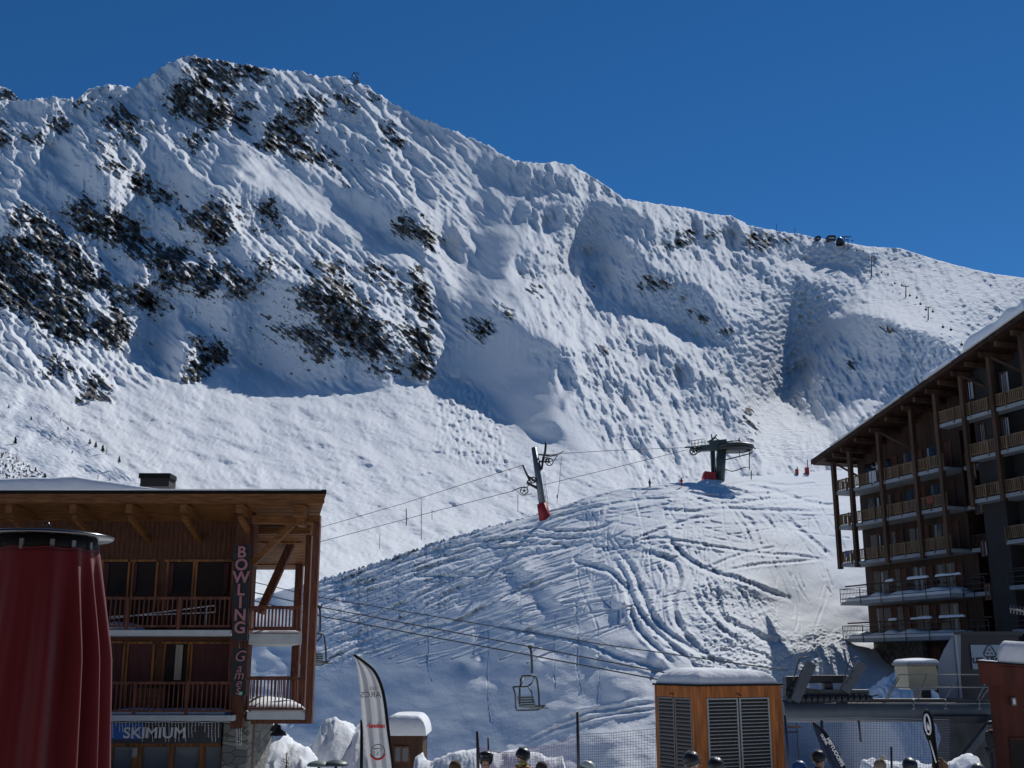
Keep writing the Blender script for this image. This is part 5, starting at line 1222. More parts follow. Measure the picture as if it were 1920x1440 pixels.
# crest station
YT = sheet_Y(HL, 1350, 893) - .4; kt = YT / F
ts = empty('top_station', tuple(P(1350, 898, YT)), 'dark green lift return station with a wide flat bullwheel and red padding on the crest', 'lift station')
grn = simple('dark_green_paint', (.045, .065, .06), .5, .1, noise=.2, scale=2)
mb = MB(); mb.tube([P(1350, 900, YT), P(1353, 845, YT)], 8.8 * kt, 16); mb.build('column', grn, ts)
mb = MB(); qb(mb, 1334, 1342, 845, 899, YT + .2, .4); mb.build('column', GD, ts)
mb = MB()
for x in (1339.5, 1343): mb.tube([P(x, 846, YT - .4), P(x, 892, YT - .4)], .025, 5)
mb.build('ladder', M['galv'], ts)
mb = MB(); a = P(1378, 838, YT); wr = 33 * kt
for rr_, dz in ((wr, 0), (wr * .93, -.22)): mb.tube([a + Vector((math.cos(2 * math.pi * i / 32) * rr_, math.sin(2 * math.pi * i / 32) * rr_, dz)) for i in range(33)], .16, 6, cap=False)
for i in range(8): t = 2 * math.pi * i / 8; mb.tube([a, a + Vector((math.cos(t) * wr, math.sin(t) * wr, 0))], .09, 5)
mb.lathe(a + Vector((0, 0, -.45)), [(0, 0), (wr * .55, .05), (wr * .8, .3), (wr * .5, .5), (0, .6)], 20); mb.build('bullwheel', GD, ts)
mb = MB(); mb.bar(P(1312, 841, YT), P(1400, 837, YT), .7, .55); mb.bar(P(1295, 841, YT), P(1316, 838, YT), .3, .3); mb.bar(P(1284, 839, YT), P(1300, 838, YT), .14, .14); mb.bar(P(1330, 832, YT), P(1362, 829, YT), .6, .5); mb.build('gantry', grn, ts)
mb = MB(); wheel(mb, P(1300.5, 846, YT - .5), 7 * kt, .07); wheel(mb, P(1309, 843, YT - .5), 5 * kt, .07); mb.build('wheel', M['cable'], ts)
mb = MB()
for y in (827, 833): mb.tube([P(1296, y, YT), P(1318, y - 4, YT), P(1322, y - 4, YT)], .03, 5)
for x in (1297, 1303, 1309, 1316, 1322): mb.tube([P(x, 825, YT), P(x, 838, YT)], .03, 5)
for x0, y0, x1, y1 in ((1334, 814, 1336, 830), (1344, 815, 1334, 826), (1326, 829, 1340, 822), (1340, 820, 1352, 828)): mb.tube([P(x0, y0, YT), P(x1, y1, YT)], .07, 5)
mb.build('platform_rail', M['cable'], ts)
mb = MB()
for x0, y0, x1, y1 in ((1386, 821, 1386, 834), (1356, 830, 1386, 825), (1386, 825, 1395, 832), (1395, 832, 1410, 836), (1410, 836, 1417, 842)): mb.tube([P(x0, y0, YT), P(x1, y1, YT)], .07, 5)
mb.build('tension_arm', M['cable'], ts)
mb = MB(); pts_ = [(1321, 884), (1322, 883), (1341, 886), (1343, 898), (1322, 899), (1318, 896)]
mb.prism([P(x, y, YT - .8) for x, y in pts_], (0, .9, 0)); mb.build('padding', M['red'], ts)
mb = MB()
mb.tube([P(1361, 862, YT), P(1385, 856, YT), P(1405, 851, YT), P(1411, 846, YT)], .06, 5); mb.tube([P(1360, 880, YT), P(1372, 884, YT), P(1384, 881, YT), P(1397, 876, YT), P(1405, 876, YT)], .05, 5)
mb.tube([P(1405, 843, YT), P(1405, 882, YT)], .05, 5); mb.tube([P(1408.5, 882, YT), P(1408.5, 899, YT)], .05, 5); mb.tube([P(1386, 845, YT), P(1387, 858, YT)], .04, 5)
mb.build('guide_rail', M['cable'], ts)
gT = 'thin tow cables up to the crest'
cable('tow_cable', [(360, 1082, 110), (590, 992, 112), (760, 943, 118), (980, 872, YP), ], .028, 'thin tow cable running down left from the upper pylon arm', gT)
cable('tow_cable', [(1014, 853, YP), (1140, 845, (YP + YT) / 2), (1290, 839, YT)], .026, 'upper tow cable between the pylon and the crest station', gT)
cable('tow_cable', [(400, 1080, 100), (600, 1016, 104), (780, 968, 110), (960, 921, YP)], .028, 'thin tow cable running down left from the lower pylon arm', gT)
cable('tow_cable', [(1015, 910, YP), (1140, 880, (YP + YT) / 2), (1290, 843, YT)], .026, 'lower tow cable between the pylon and the crest station', gT)
# posts on the crest
for i, (x, y0, y1, r, mt, lab) in enumerate(((762, 953, 985, .05, 'cable', 'short dark pole left on the piste behind the crest'), (790, 935, 1013, .035, 'galv', 'tallest thin pole beside the piste bank'), (712, 1002, 1030, .03, 'galv', 'lowest thin pole near the chalet side of the piste bank'), (810, 955, 975, .03, 'galv', 'shortest thin pole right of the tall one'), (971, 928, 960, .03, 'galv', 'thin pole just left of the leaning lift pylon'))):
    Y_ = min(sheet_Y(HL, x, min(y1 + 14, 1400)), 150) - .5
    mb = MB(); mb.tube([P(x, y1, Y_), P(x, y0, Y_)], r, 6); tag(mb.build('piste_pole', M[mt], None), lab, 'pole', 'poles beside the piste')
for x, y0, y1, w_, lab in ((1514, 876, 888, 3.2, 'small red padded post with a thin rod left of the hotel eaves'), (1495, 879, 888, 2.2, 'tiny dark red marker farther left on the crest')):
    Y_ = sheet_Y(HL, x, 889) - .6; e = empty('padded_post', tuple(P(x, y1 + 1, Y_)), lab, 'post')
    qbo('padding', M['red'], e, (x - w_, x + w_, y0, y1 + 2, Y_, .5)); mb = MB(); mb.tube([P(x, y0, Y_), P(x, y0 - (14 if w_ > 3 else 4), Y_)], .05, 5); mb.build('rod', M['cable'], e)

# ------------------------------------------------------------------ gondola line high on the right shoulder
dk = simple('gondola_dark', (.03, .035, .045), .4)
def gpyl(x, yb, yt, w_, lab, legs=1):
    Y_ = sheet_Y(MT, x, yb) ; k_ = Y_ / F
    e = empty('gondola_pylon', tuple(P(x, yb, Y_)), lab, 'lift pylon', 'pylons of the far gondola line')
    mb = MB(); mb.tube([P(x, yb + 1, Y_), P(x, yt, Y_)], [1.3 * k_, .8 * k_], 8); mb.build('mast', M['galv'] if legs > 1 else dk, e)
    mb = MB(); mb.bar(P(x - w_, yt + 1, Y_), P(x + w_, yt + 1, Y_), 1.0 * k_, 1.3 * k_); mb.bar(P(x - w_, yt, Y_ - 2 * k_), P(x - w_, yt, Y_ + 5 * k_), 1.6 * k_); mb.bar(P(x + w_, yt, Y_ - 2 * k_), P(x + w_, yt, Y_ + 5 * k_), 1.6 * k_); mb.build('crossarm', dk, e)
gpyl(1634, 518, 481, 5, 'tallest far gondola pylon just below the ridge top'); gpyl(1698.5, 557, 536, 5, 'middle far gondola pylon on the mogul slope'); gpyl(1740.5, 599, 575, 5, 'lowest far gondola pylon nearest the hotel roof')
gpyl(1583, 466, 443, 4, 'left pylon beside the far top station dome', 2); gpyl(1590, 469, 443, 6, 'right pylon beside the far top station dome', 2)
cabs = [(1607, 469), (1619, 470.5), (1642, 491), (1630, 487), (1653, 510.5), (1665, 515), (1678, 531), (1691, 535), (1706, 554), (1719, 558), (1726, 570), (1736, 580), (1749, 584), (1768, 613), (1783, 618), (1803, 646), (1820, 651), (1831, 648), (1587, 449.5), (1598, 451)]
def gcabin(x, y, first=None):
    Y_ = sheet_Y(MT, x, y + 8) * .985; k_ = Y_ / F; c = P(x, y, Y_)
    if first is None:
        e = empty('gondola_cabin', tuple(c), 'x', 'gondola cabin', 'cabins strung along the far gondola line')
        mb = MB(); mb.lathe(c + Vector((0, 0, -1.6 * k_)), [(0, 0), (1.3 * k_, .1 * k_), (1.75 * k_, 1.2 * k_), (1.6 * k_, 2.6 * k_), (.8 * k_, 3.2 * k_), (0, 3.3 * k_)], 10); mb.build('shell', dk, e)
        mb = MB(); mb.tube([c + Vector((0, 0, 1.4 * k_)), c + Vector((.2, 0, 4.2 * k_))], .35 * k_, 5); mb.build('hanger', dk, e)
        return e
    e = copy_tree(first); e.location = c; return e
g0 = gcabin(*cabs[0]); allg = [g0] + [gcabin(x, y, g0) for x, y in cabs[1:]]
ordn = ['first', 'second', 'third', 'fourth', 'fifth', 'sixth', 'seventh', 'eighth', 'ninth', 'tenth', 'eleventh', 'twelfth', 'thirteenth', 'fourteenth', 'fifteenth', 'sixteenth', 'seventeenth', 'eighteenth']
for e, (x, y) in zip(allg, cabs):
    lst = sorted(cabs[:18]); e['label'] = ('dark gondola cabin, ' + ordn[lst.index((x, y))] + ' down the line from the ridge station') if (x, y) in lst else ('tiny gondola cabin hanging at the %s side of the ridge station arm' % ('left' if x < 1592 else 'right'))
Yg = sheet_Y(MT, 1575, 460) * .995; kg = Yg / F
e = empty('gondola_top_station', tuple(P(1575, 459, Yg)), 'dark domed gondola station on the far right ridge', 'lift station')
mb = MB(); c = P(1575, 459, Yg); mb.lathe(c, [(8 * kg, 0), (8 * kg, 6 * kg), (6.5 * kg, 11 * kg), (3.5 * kg, 15 * kg), (0, 16.5 * kg)], 14); mb.build('dome', dk, e)
for x0, x1, y0, y1, lab in ((1529, 1539, 442, 449, 'smaller dark hut on the far ridge'), (1551, 1567, 441, 449, 'wider dark hut on the far ridge beside the domed station')):
    Yh = sheet_Y(MT, (x0 + x1) / 2, 451) * .998; e = empty('ridge_hut', tuple(P((x0 + x1) / 2, y1, Yh)), lab, 'hut', 'dark huts on the far ridge')
    mb = MB(); qb(mb, x0, x1, y0 + 2.5, y1 + 2, Yh, 6); mb.build('wall', dk, e)
    mb = MB(); mb.prism([P(x0 - 1, y0 + 3, Yh - 1), P(x1 + 1, y0 + 3, Yh - 1), P(x1 - 1, y0, Yh - 1), P(x0 + 3, y0, Yh - 1)], (0, 8, 0)); mb.build('roof', M['blackmat'], e)
    qbo('window', M['slab'], e, (x0 + 3, x1 - 3, y0 + 4, y0 + 6, Yh - .3, .2))
# ridge masts and the summit cable station
for x, y0, y1, lab in ((1456, 420, 434, 'thin mast on the right ridge'), (1490.5, 428, 441, 'thin mast nearer the ridge huts'), (1230, 395, 410, 'thin mast on the shoulder below the middle ridge')):
    Yh = sheet_Y(MT, x, y1 + 3); mb = MB(); mb.tube([P(x, y1 + 2, Yh), P(x, y0, Yh)], .45 * Yh / F, 5); mb.bar(P(x - 2, y0 + 3, Yh), P(x + 2, y0 + 3, Yh), .5 * Yh / F); tag(mb.build('ridge_mast', dk, None), lab, 'mast', 'thin masts on the ridge')
Yq = sheet_Y(MT, 668, 158); kq = Yq / F
e = empty('summit_tower', tuple(P(668, 156, Yq)), 'small steel lattice cable tower standing on the summit ridge', 'tower')
mb = MB()
for a, b_ in (((662, 155), (663, 136)), ((673, 156), (671, 136)), ((658, 148), (663, 136)), ((662, 146), (672, 146)), ((663, 136), (675, 138)), ((662, 155), (672, 146)), ((655, 148), (672, 150)), ((664, 137), (671, 146))): mb.tube([P(a[0], a[1], Yq), P(b_[0], b_[1], Yq)], .75 * kq, 5)
mb.build('lattice', dk, e)
mb = MB(); qb(mb, 664, 672, 150, 157, Yq - 1, 5); mb.build('cabin', M['galv'], e)
# ------------------------------------------------------------------ louvred cabinet
Y0 = 21.0
def V2(px, Y): return Vector((P(px, 1360, Y).x, Y))
cA, cB, cC = V2(1229, 22.3), V2(1311, 21.0), V2(1469, 21.9)
zt_c = P(1311, 1287, 21.0).z; zb_c = -.3
cabn = empty('louvred_cabinet', (cB.x, 21.5, 0), 'orange-brown wooden ventilation cabinet with grey louvred doors and a snow top', 'cabinet')
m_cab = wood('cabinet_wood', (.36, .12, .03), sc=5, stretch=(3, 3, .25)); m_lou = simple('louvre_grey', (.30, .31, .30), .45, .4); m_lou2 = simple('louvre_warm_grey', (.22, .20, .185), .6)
def face(p, q, z0, z1, off=0.0, th=.05, a=0.0, b_=1.0):
    """box on the vertical face p->q between fractions a..b, pushed out by off"""
    d = (q - p); n = Vector((d.y, -d.x)).normalized();
    if n.y > 0: n = -n
    s, e = p + d * a + n * off, p + d * b_ + n * off; s2, e2 = s - n * th, e - n * th
    return [Vector((s.x, s.y, z0)), Vector((e.x, e.y, z0)), Vector((e2.x, e2.y, z0)), Vector((s2.x, s2.y, z0)), Vector((s.x, s.y, z1)), Vector((e.x, e.y, z1)), Vector((e2.x, e2.y, z1)), Vector((s2.x, s2.y, z1))]
cD = cA + (cC - cB)
mb = MB(); ins = lambda v: v + (((cA + cC) / 2) - v) * .03
a_, b_, c_, d_ = [ins(v) for v in (cA, cB, cC, cD)]
mb.hexa([Vector((v.x, v.y, zb_c)) for v in (a_, b_, c_, d_)] + [Vector((v.x, v.y, zt_c - .02)) for v in (a_, b_, c_, d_)]); mb.build('body', M['dark'], cabn)
ztop = lambda py: P(1311, py, 21.0).z
zl1, zl0 = ztop(1309), zb_c + .1
mb = MB()
for p, q, fr in ((cA, cB, [(0, .055), (.84, 1.0)]), (cB, cC, [(0, .098), (.845, 1.0)])):
    for f0, f1 in fr: mb.hexa(face(p, q, zb_c, zt_c, 0, .06, f0, f1))
    mb.hexa(face(p, q, zl1, zt_c, .001, .06, fr[0][1], fr[1][0]))
mb.build('frame', m_cab, cabn, bevel=.006)
mb = MB(); dk_ = [v + (v - (cA + cC) / 2).normalized() * .04 for v in (cA, cB, cC, cD)]
mb.hexa([Vector((v.x, v.y, zt_c)) for v in dk_] + [Vector((v.x, v.y, zt_c + .035)) for v in dk_]); mb.build('roof', M['black'], cabn)
def louvre_door(p, q, f0, f1, mt, pitch, tilt, nm='louvred_door'):
    mb = MB(); fw = .018
    mb.hexa(face(p, q, zl0, zl1 - .01, -.003, .03, f0, f0 + fw)); mb.hexa(face(p, q, zl0, zl1 - .01, -.003, .03, f1 - fw, f1)); mb.hexa(face(p, q, zl1 - .035, zl1 - .01, -.004, .03, f0 + fw, f1 - fw))
    dr = mb.build(nm, mt, cabn)
    mb = MB(); z = zl0; d = q - p; n = Vector((d.y, -d.x)).normalized()
    if n.y > 0: n = -n
    while z < zl1 - .05:
        s, e = p + d * (f0 + fw), p + d * (f1 - fw)
        o0, o1 = n * -.008, n * -.05
        z1, z2 = z, z + pitch * tilt
        mb.hexa([Vector((s.x + o0.x, s.y + o0.y, z1)), Vector((e.x + o0.x, e.y + o0.y, z1)), Vector((e.x + o1.x, e.y + o1.y, z2)), Vector((s.x + o1.x, s.y + o1.y, z2)),
                 Vector((s.x + o0.x, s.y + o0.y, z1 + .012)), Vector((e.x + o0.x, e.y + o0.y, z1 + .012)), Vector((e.x + o1.x, e.y + o1.y, z2 + .010)), Vector((s.x + o1.x, s.y + o1.y, z2 + .010))])
        z += pitch
    mb.build('slats', mt, dr); return dr
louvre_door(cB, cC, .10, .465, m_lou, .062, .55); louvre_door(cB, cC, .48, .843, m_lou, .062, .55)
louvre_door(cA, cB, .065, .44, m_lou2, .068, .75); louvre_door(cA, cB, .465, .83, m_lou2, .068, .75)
for p, q, f in ((cA, cB, .45), (cB, cC, .472)):
    mb = MB(); d = q - p; n = Vector((d.y, -d.x)).normalized(); n = -n if n.y > 0 else n; c = p + d * f + n * .02
    mb.box((c.x, c.y, zl1 + .05), (.10, .03, .015), Matrix.Rotation(.5, 3, 'Y')); mb.build('latch', M['black'], cabn)
e1 = (cC - cB); e2 = (cA - cB)
o = cB + (e1 + e2) * .02
tag(snowcap('cabinet_snow', (o.x, o.y, zt_c + .03), (e1.x, e1.y, 0), (e2.x, e2.y, 0), e1.length * .94, e2.length * .98, .27, rr=.34, lump=.22, seed=51), 'smooth thick snow cap on top of the louvred cabinet', 'snow')

# ------------------------------------------------------------------ red-brown kiosk at the right edge
YK = 24.0
kio = empty('kiosk', (P(1900, 1400, YK).x, YK, 0), 'red-brown kiosk with projecting roof edge at the lower right corner', 'kiosk')
kw = wood('kiosk_board', (.085, .022, .014), sc=3)
mb = MB(); qb(mb, 1863, 2100, 1275, 1500, YK, 3, .44); mb.build('wall', kw, kio)
mb = MB(); f_ = [(1832, 1241), (2100, 1262), (2100, 1300), (1848, 1283), (1838, 1280)]
mb.prism([P(x, y, YK - .7) for x, y in f_], (1.72, 4, 0)); mb.build('roof', kw, kio)
mb = MB(); mb.prism([P(x, y, YK - .75) for x, y in ((1829, 1238), (2100, 1259), (2100, 1262), (1830, 1241))], (1.76, 4.1, 0)); mb.build('roof_sheet', M['black'], kio)
qbo('door', M['dark'], kio, (1898, 1960, 1387, 1500, YK - .02, .04)); qbo('door_frame', kw, kio, (1893.5, 1962, 1383, 1387, YK - .04, .06))
l_ = qbo('wall_lamp', M['galv'], kio, (1897.5, 1906, 1308, 1323, YK - .08, .08)); qbo('lamp_glass', M['white'], l_, (1899.5, 1904, 1310.5, 1320.5, YK - .09, .02))
o = P(1871, 1250, YK - .7); tag(snowcap('roof_snow', (o.x, o.y, P(1871, 1248, YK - .7).z), (1, 0, -.06), (.43, 1, 0), 2.6, 3.8, .50, rr=.22, lump=.12, seed=61), 'tall block of snow standing on the kiosk roof', 'snow')
o = P(1833, 1240, YK - .7); tag(snowcap('roof_snow', (o.x, o.y, o.z - .0), (1, 0, -.075), (.43, 1, 0), .42, 3.6, .04, rr=.1, lump=.2, seed=62), 'thin snow edge at the left tip of the kiosk roof', 'snow')
ant = MB(); za = P(1907, 1145, 26)
ant.tube([P(1893, 1141, 26), P(1940, 1150, 26)], .02, 6)
for i in range(8): c = P(1895 + i * 6, 1141.5 + i * 1.1, 26); ant.tube([c + Vector((-.01, 0, -.10 + .002 * i)), c + Vector((.01, 0, .10))], .012, 5)
ant.tube([P(1935, 1149, 26), P(1935, 1250, 26)], .02, 6)
tag(ant.build('antenna', M['galv'], None), 'grey rake-shaped aerial sticking in from the right edge', 'antenna')

# ------------------------------------------------------------------ small snow-capped hut
YH = 44.0
hut = empty('small_hut', (P(760, 1440, YH).x, YH, -2.1), 'small dark wooden hut with a light framed window and rounded snow roof', 'hut')
qbo('wall', wood('hut_wood', (.06, .028, .016), sc=3), hut, (722, 792, 1376, 1480, YH, 2.4)); qbo('eave', M['post'], hut, (718, 795, 1376, 1382, YH - .15, 2.8))
mb = MB(); qb(mb, 738, 769, 1399, 1402, YH - .06, .05); qb(mb, 738, 769, 1428, 1431, YH - .06, .05)
for x in (738, 751, 766): qb(mb, x, x + 3, 1402.1, 1427.9, YH - .06, .05)
w_ = mb.build('window', M['post'], hut); qbo('pane', M['glass2'], w_, (741, 751, 1401, 1429, YH - .04, .02)); qbo('pane', M['glass2'], w_, (754, 766, 1401, 1429, YH - .04, .02))
o = P(716, 1379, YH - .25); tag(snowcap('roof_snow', o, (1, 0, 0), (0, 1, 0), 1.66, 3.0, .72, rr=.42, lump=.06, seed=71), 'rounded white snow cap on the small dark hut', 'snow')

# ------------------------------------------------------------------ feather flags
fl_m, fnt, fb_ = new_mat('flag_cloth'); fb_.inputs['Base Color'].default_value = (.62, .63, .65, 1); fb_.inputs['Roughness'].default_value = .8
trn = fnt.nodes.new('ShaderNodeBsdfTranslucent'); trn.inputs[0].default_value = (.75, .76, .78, 1); mxs = fnt.nodes.new('ShaderNodeMixShader'); mxs.inputs[0].default_value = .5
fnt.links.new(fb_.outputs[0], mxs.inputs[1]); fnt.links.new(trn.outputs[0], mxs.inputs[2]); fnt.links.new(mxs.outputs[0], fnt.nodes['Material Output'].inputs[0])
def feather(name, outer, inner, Y, mat, lab, polew, twist=.0, fold=.03, thick=.004, nfold=7, parts=None):
    e = empty(name, tuple(P(outer[-1][0], 1500, Y)), lab, 'feather flag')
    n = 40; o_l = smooth_line(outer, 8); i_l = smooth_line(inner, 8)
    def at(l, t): k = t * (len(l) - 1); i = min(int(k), len(l) - 2); return l[i] * (1 - (k - i)) + l[i + 1] * (k - i)
    vs = []; m_ = 28
    for i in range(n + 1):
        t = i / n; a = at(i_l, t); b_ = at(o_l, t)
        for j in range(m_ + 1):
            s = j / m_; q = a * (1 - s) + b_ * s
            dy = fold * math.sin((s * nfold + t * 2.2) * 2.2) * math.sin(math.pi * min(1, s * 1.05)) * min(1, t * 3)
            vs.append(P(q[0], q[1], Y + dy + twist * (1 - s)))
    fs = [(i * (m_ + 1) + j, i * (m_ + 1) + j + 1, (i + 1) * (m_ + 1) + j + 1, (i + 1) * (m_ + 1) + j) for i in range(n) for j in range(m_)]
    mb = MB(); mb.add(vs, fs, True); c = mb.build('flag_cloth', mat, e); md = c.modifiers.new('s', 'SOLIDIFY'); md.thickness = thick
    mb = MB(); mb.tube([P(x, y, Y - .01) for x, y in o_l], polew, 7); mb.build('pole', M['black'], e)
    return e
YW = 15.0; kw_ = YW / F
wf = feather('feather_flag', [(664, 1228), (683, 1241), (702, 1259), (715, 1287), (722, 1320), (728, 1370), (735, 1420), (741, 1470), (748, 1520)], [(664, 1229), (669, 1250), (674, 1285), (677, 1330), (681, 1370), (686, 1405), (693, 1450), (699, 1490), (704, 1520)], YW, fl_m, 'tall white feather flag with red lettering beside the small hut', .021, fold=.05, nfold=6)
m_txt = simple('flag_grey_print', (.06, .07, .08), .8); m_red = simple('flag_red_print', (.55, .04, .04), .8)
def mtext(body, px, py, size, mat, Y, par, mirror=True, sx=1.0, right=(1, 0, 0), up=(0, 0, 1), bold=0):
    return text_obj('print', body, size, mat, frame_mtx(P(px, py, Y), right, up), par, .002, sx=-sx if mirror else sx, bold=bold)
mtext('ARCS', 695, 1303, 14 * kw_, m_txt, YW - .07, wf, sx=1.1, up=(-.05, 0, 1)); mtext('LES', 699, 1291, 8 * kw_, m_txt, YW - .07, wf)
mtext('nationale', 704.5, 1361, 10.5 * kw_, m_red, YW - .075, wf, sx=.85, bold=.004)
mb = MB(); c = P(708.5, 1409, YW - .08)
mb.tube([c + Vector((math.cos(2 * math.pi * i / 24) * 12 * kw_, 0, math.sin(2 * math.pi * i / 24) * 12 * kw_)) for i in range(25)], .005, 4, cap=False)
mb.tube([c + Vector((-7 * kw_, 0, 5 * kw_)), c + Vector((6 * kw_, 0, 5 * kw_)), c + Vector((-2 * kw_, 0, -6 * kw_))], .006, 4); mb.build('emblem', m_txt, wf)
mb = MB(); mb.tube([c + Vector((math.cos(R(200 + 7 * i)) * 13.5 * kw_, 0, math.sin(R(200 + 7 * i)) * 13.5 * kw_)) for i in range(21)], .012, 4, cap=False); mb.build('emblem_arc', m_red, wf)
mb = MB(); mb.tube([P(678.5, 1350, 15.3), P(677.5, 1440, 15.3), P(677, 1520, 15.3)], .022, 7); tag(mb.build('flag_pole', M['black'], None), 'bare black pole standing just left of the white feather flag', 'pole')
nv = simple('flag_navy', (.02, .03, .07), .8)
nf = feather('feather_flag', [(1524, 1355), (1545, 1372), (1562, 1396), (1577, 1425), (1588, 1450), (1600, 1485), (1612, 1520)], [(1523, 1357), (1529, 1375), (1537, 1396), (1548, 1420), (1563, 1446), (1580, 1482), (1596, 1520)], 19.5, nv, 'leaning navy blue feather flag with white slanted lettering', .022, fold=.02)
dU = (P(1578, 1440, 19.4) - P(1538, 1368, 19.4)).normalized()
text_obj('print', 'MIFTUOOFFS', .085, M['letw'], frame_mtx(P(1566, 1410, 19.42), dU, Vector((0, 0, 1))), nf, .002, bold=.004)
text_obj('print', 'OOMA', .06, M['letw'], frame_mtx(P(1545, 1386, 19.42), dU, Vector((0, 0, 1))), nf, .002, bold=.003)
lf = empty('loop_flag', tuple(P(1762, 1500, 20)), 'slim black loop-topped feather flag with a white oval emblem', 'feather flag')
out = [(1739, 1334), (1745, 1340), (1750, 1360), (1753, 1385), (1757, 1420), (1764, 1480)]; inn = [(1733, 1334), (1731, 1350), (1732, 1368), (1738, 1385), (1746, 1410), (1757, 1480)]
mb = MB(); L1, L2 = smooth_line(out, 6), smooth_line(inn, 6)
mb.prism([P(x, y, 20) for x, y in L1] + [P(x, y, 20) for x, y in L2[::-1]], (0, .01, 0)); mb.build('flag_cloth', M['black'], lf)
mb = MB(); mb.tube([P(x, y, 19.99) for x, y in [(1731, 1352), (1733, 1336), (1737, 1331.5), (1742, 1334), (1747, 1345)] + [tuple(q) for q in L1[12:]]], .018, 6); mb.build('pole', M['black'], lf)
def ov(mb, cx, cy, a, b_, tilt, Y, r): mb.tube([P(cx + a * math.cos(t) * math.cos(tilt) - b_ * math.sin(t) * math.sin(tilt), cy + a * math.cos(t) * math.sin(tilt) + b_ * math.sin(t) * math.cos(tilt), Y) for t in [2 * math.pi * i / 28 for i in range(29)]], r, 5, cap=False)
mb = MB(); ov(mb, 1739, 1358, 5, 19, -.14, 19.97, .017); mb.tube([P(1738, 1354, 19.97), P(1740, 1362, 19.97), P(1741.5, 1369, 19.97)], [.012, .03, .016], 6); mb.tube([P(1743, 1388, 19.97), P(1748, 1405, 19.97), P(1755, 1430, 19.97)], .012, 5); mb.build('emblem', M['letw'], lf)

# ------------------------------------------------------------------ safety nets
def net(name, pts_top, pts_bot, Y, mat, lab, nx, ny, r=.0045, post=True):
    mb = MB(); T_ = np.array(pts_top, float); B_ = np.array(pts_bot, float)
    def at(l, t): s = np.linspace(0, 1, len(l)); return np.array([np.interp(t, s, l[:, 0]), np.interp(t, s, l[:, 1]), np.interp(t, s, l[:, 2])])
    g_ = [[P(*(at(T_, i / nx) * (1 - j / ny) + at(B_, i / nx) * (j / ny))) for i in range(nx + 1)] for j in range(ny + 1)]
    for row in g_: mb.tube(row, r * (1.8 if row is g_[0] else 1), 3, cap=False)
    for i in range(nx + 1): mb.tube([g_[j][i] for j in range(ny + 1)], r, 3, cap=False)
    return tag(mb.build(name, mat, None), lab, 'safety net')
nb_ = simple('net_blue', (.035, .045, .10), .8); nr_ = simple('net_red', (.30, .10, .12), .8)
net('safety_net', [(1083, 1377, 30), (1150, 1374, 30.5), (1240, 1365, 31)], [(1083, 1500, 30), (1150, 1500, 30.5), (1240, 1500, 31)], 30, nb_, 'dark blue safety net between the tall pole and the louvred cabinet', 34, 26)
net('safety_net', [(1470, 1352, 31), (1600, 1346, 31), (1780, 1350, 31)], [(1470, 1500, 31), (1600, 1500, 31), (1780, 1500, 31)], 31, nb_, 'dark blue safety net below the long lift station beam', 66, 32)
net('safety_net', [(896, 1400, 30), (925, 1410, 30), (960, 1411, 30), (1000, 1403, 30), (1045, 1394, 30), (1083, 1378, 30)], [(896, 1450, 30), (925, 1460, 30), (960, 1465, 30), (1000, 1465, 30), (1045, 1470, 30), (1083, 1500, 30)], 30, nr_, 'sagging reddish safety net behind the skiers', 44, 12, r=.004)
for x, y0, Y, r, lab in ((1083, 1335, 29.9, .04, 'tall dark net pole at the centre'), (895.5, 1371, 29.9, .045, 'grey green net pole at the left end of the sagging net'), (915.5, 1383, 33, .03, 'short pole with white top behind the left net pole'), (1472, 1340, 29.9, .035, 'leaning dark pole right of the louvred cabinet'), (1541, 1350, 30.9, .04, 'dark net pole left under the station beam'), (1610, 1350, 30.9, .03, 'thin dark net pole in the middle under the station beam'), (1671, 1400, 30.9, .03, 'short dark net pole right under the station beam')):
    mb = MB(); yb = 1500 if x != 1610 else 1391; mb.tube([P(x + (12 if x == 1472 else 2 if x != 1610 else 4), yb, Y), P(x, y0, Y)], r, 7); tag(mb.build('net_pole', M['cable'], None), lab, 'pole', 'poles of the safety nets')
bn = empty('barrier', tuple(P(1488, 1440, 33)), 'low barrier with dark red and black bars behind the leaning pole', 'barrier')
mb = MB(); qb(mb, 1474, 1501, 1361, 1365, 33, .05); mb.build('rail', M['post'], bn); mb = MB(); qb(mb, 1474, 1498, 1371, 1374, 33, .05); mb.build('rail', M['black'], bn)
mb = MB()
for x in (1477, 1496): qb(mb, x, x + 2, 1356, 1480, 33.06, .05)
for q_ in (0, ): mb.build('posts', M['black'], bn)

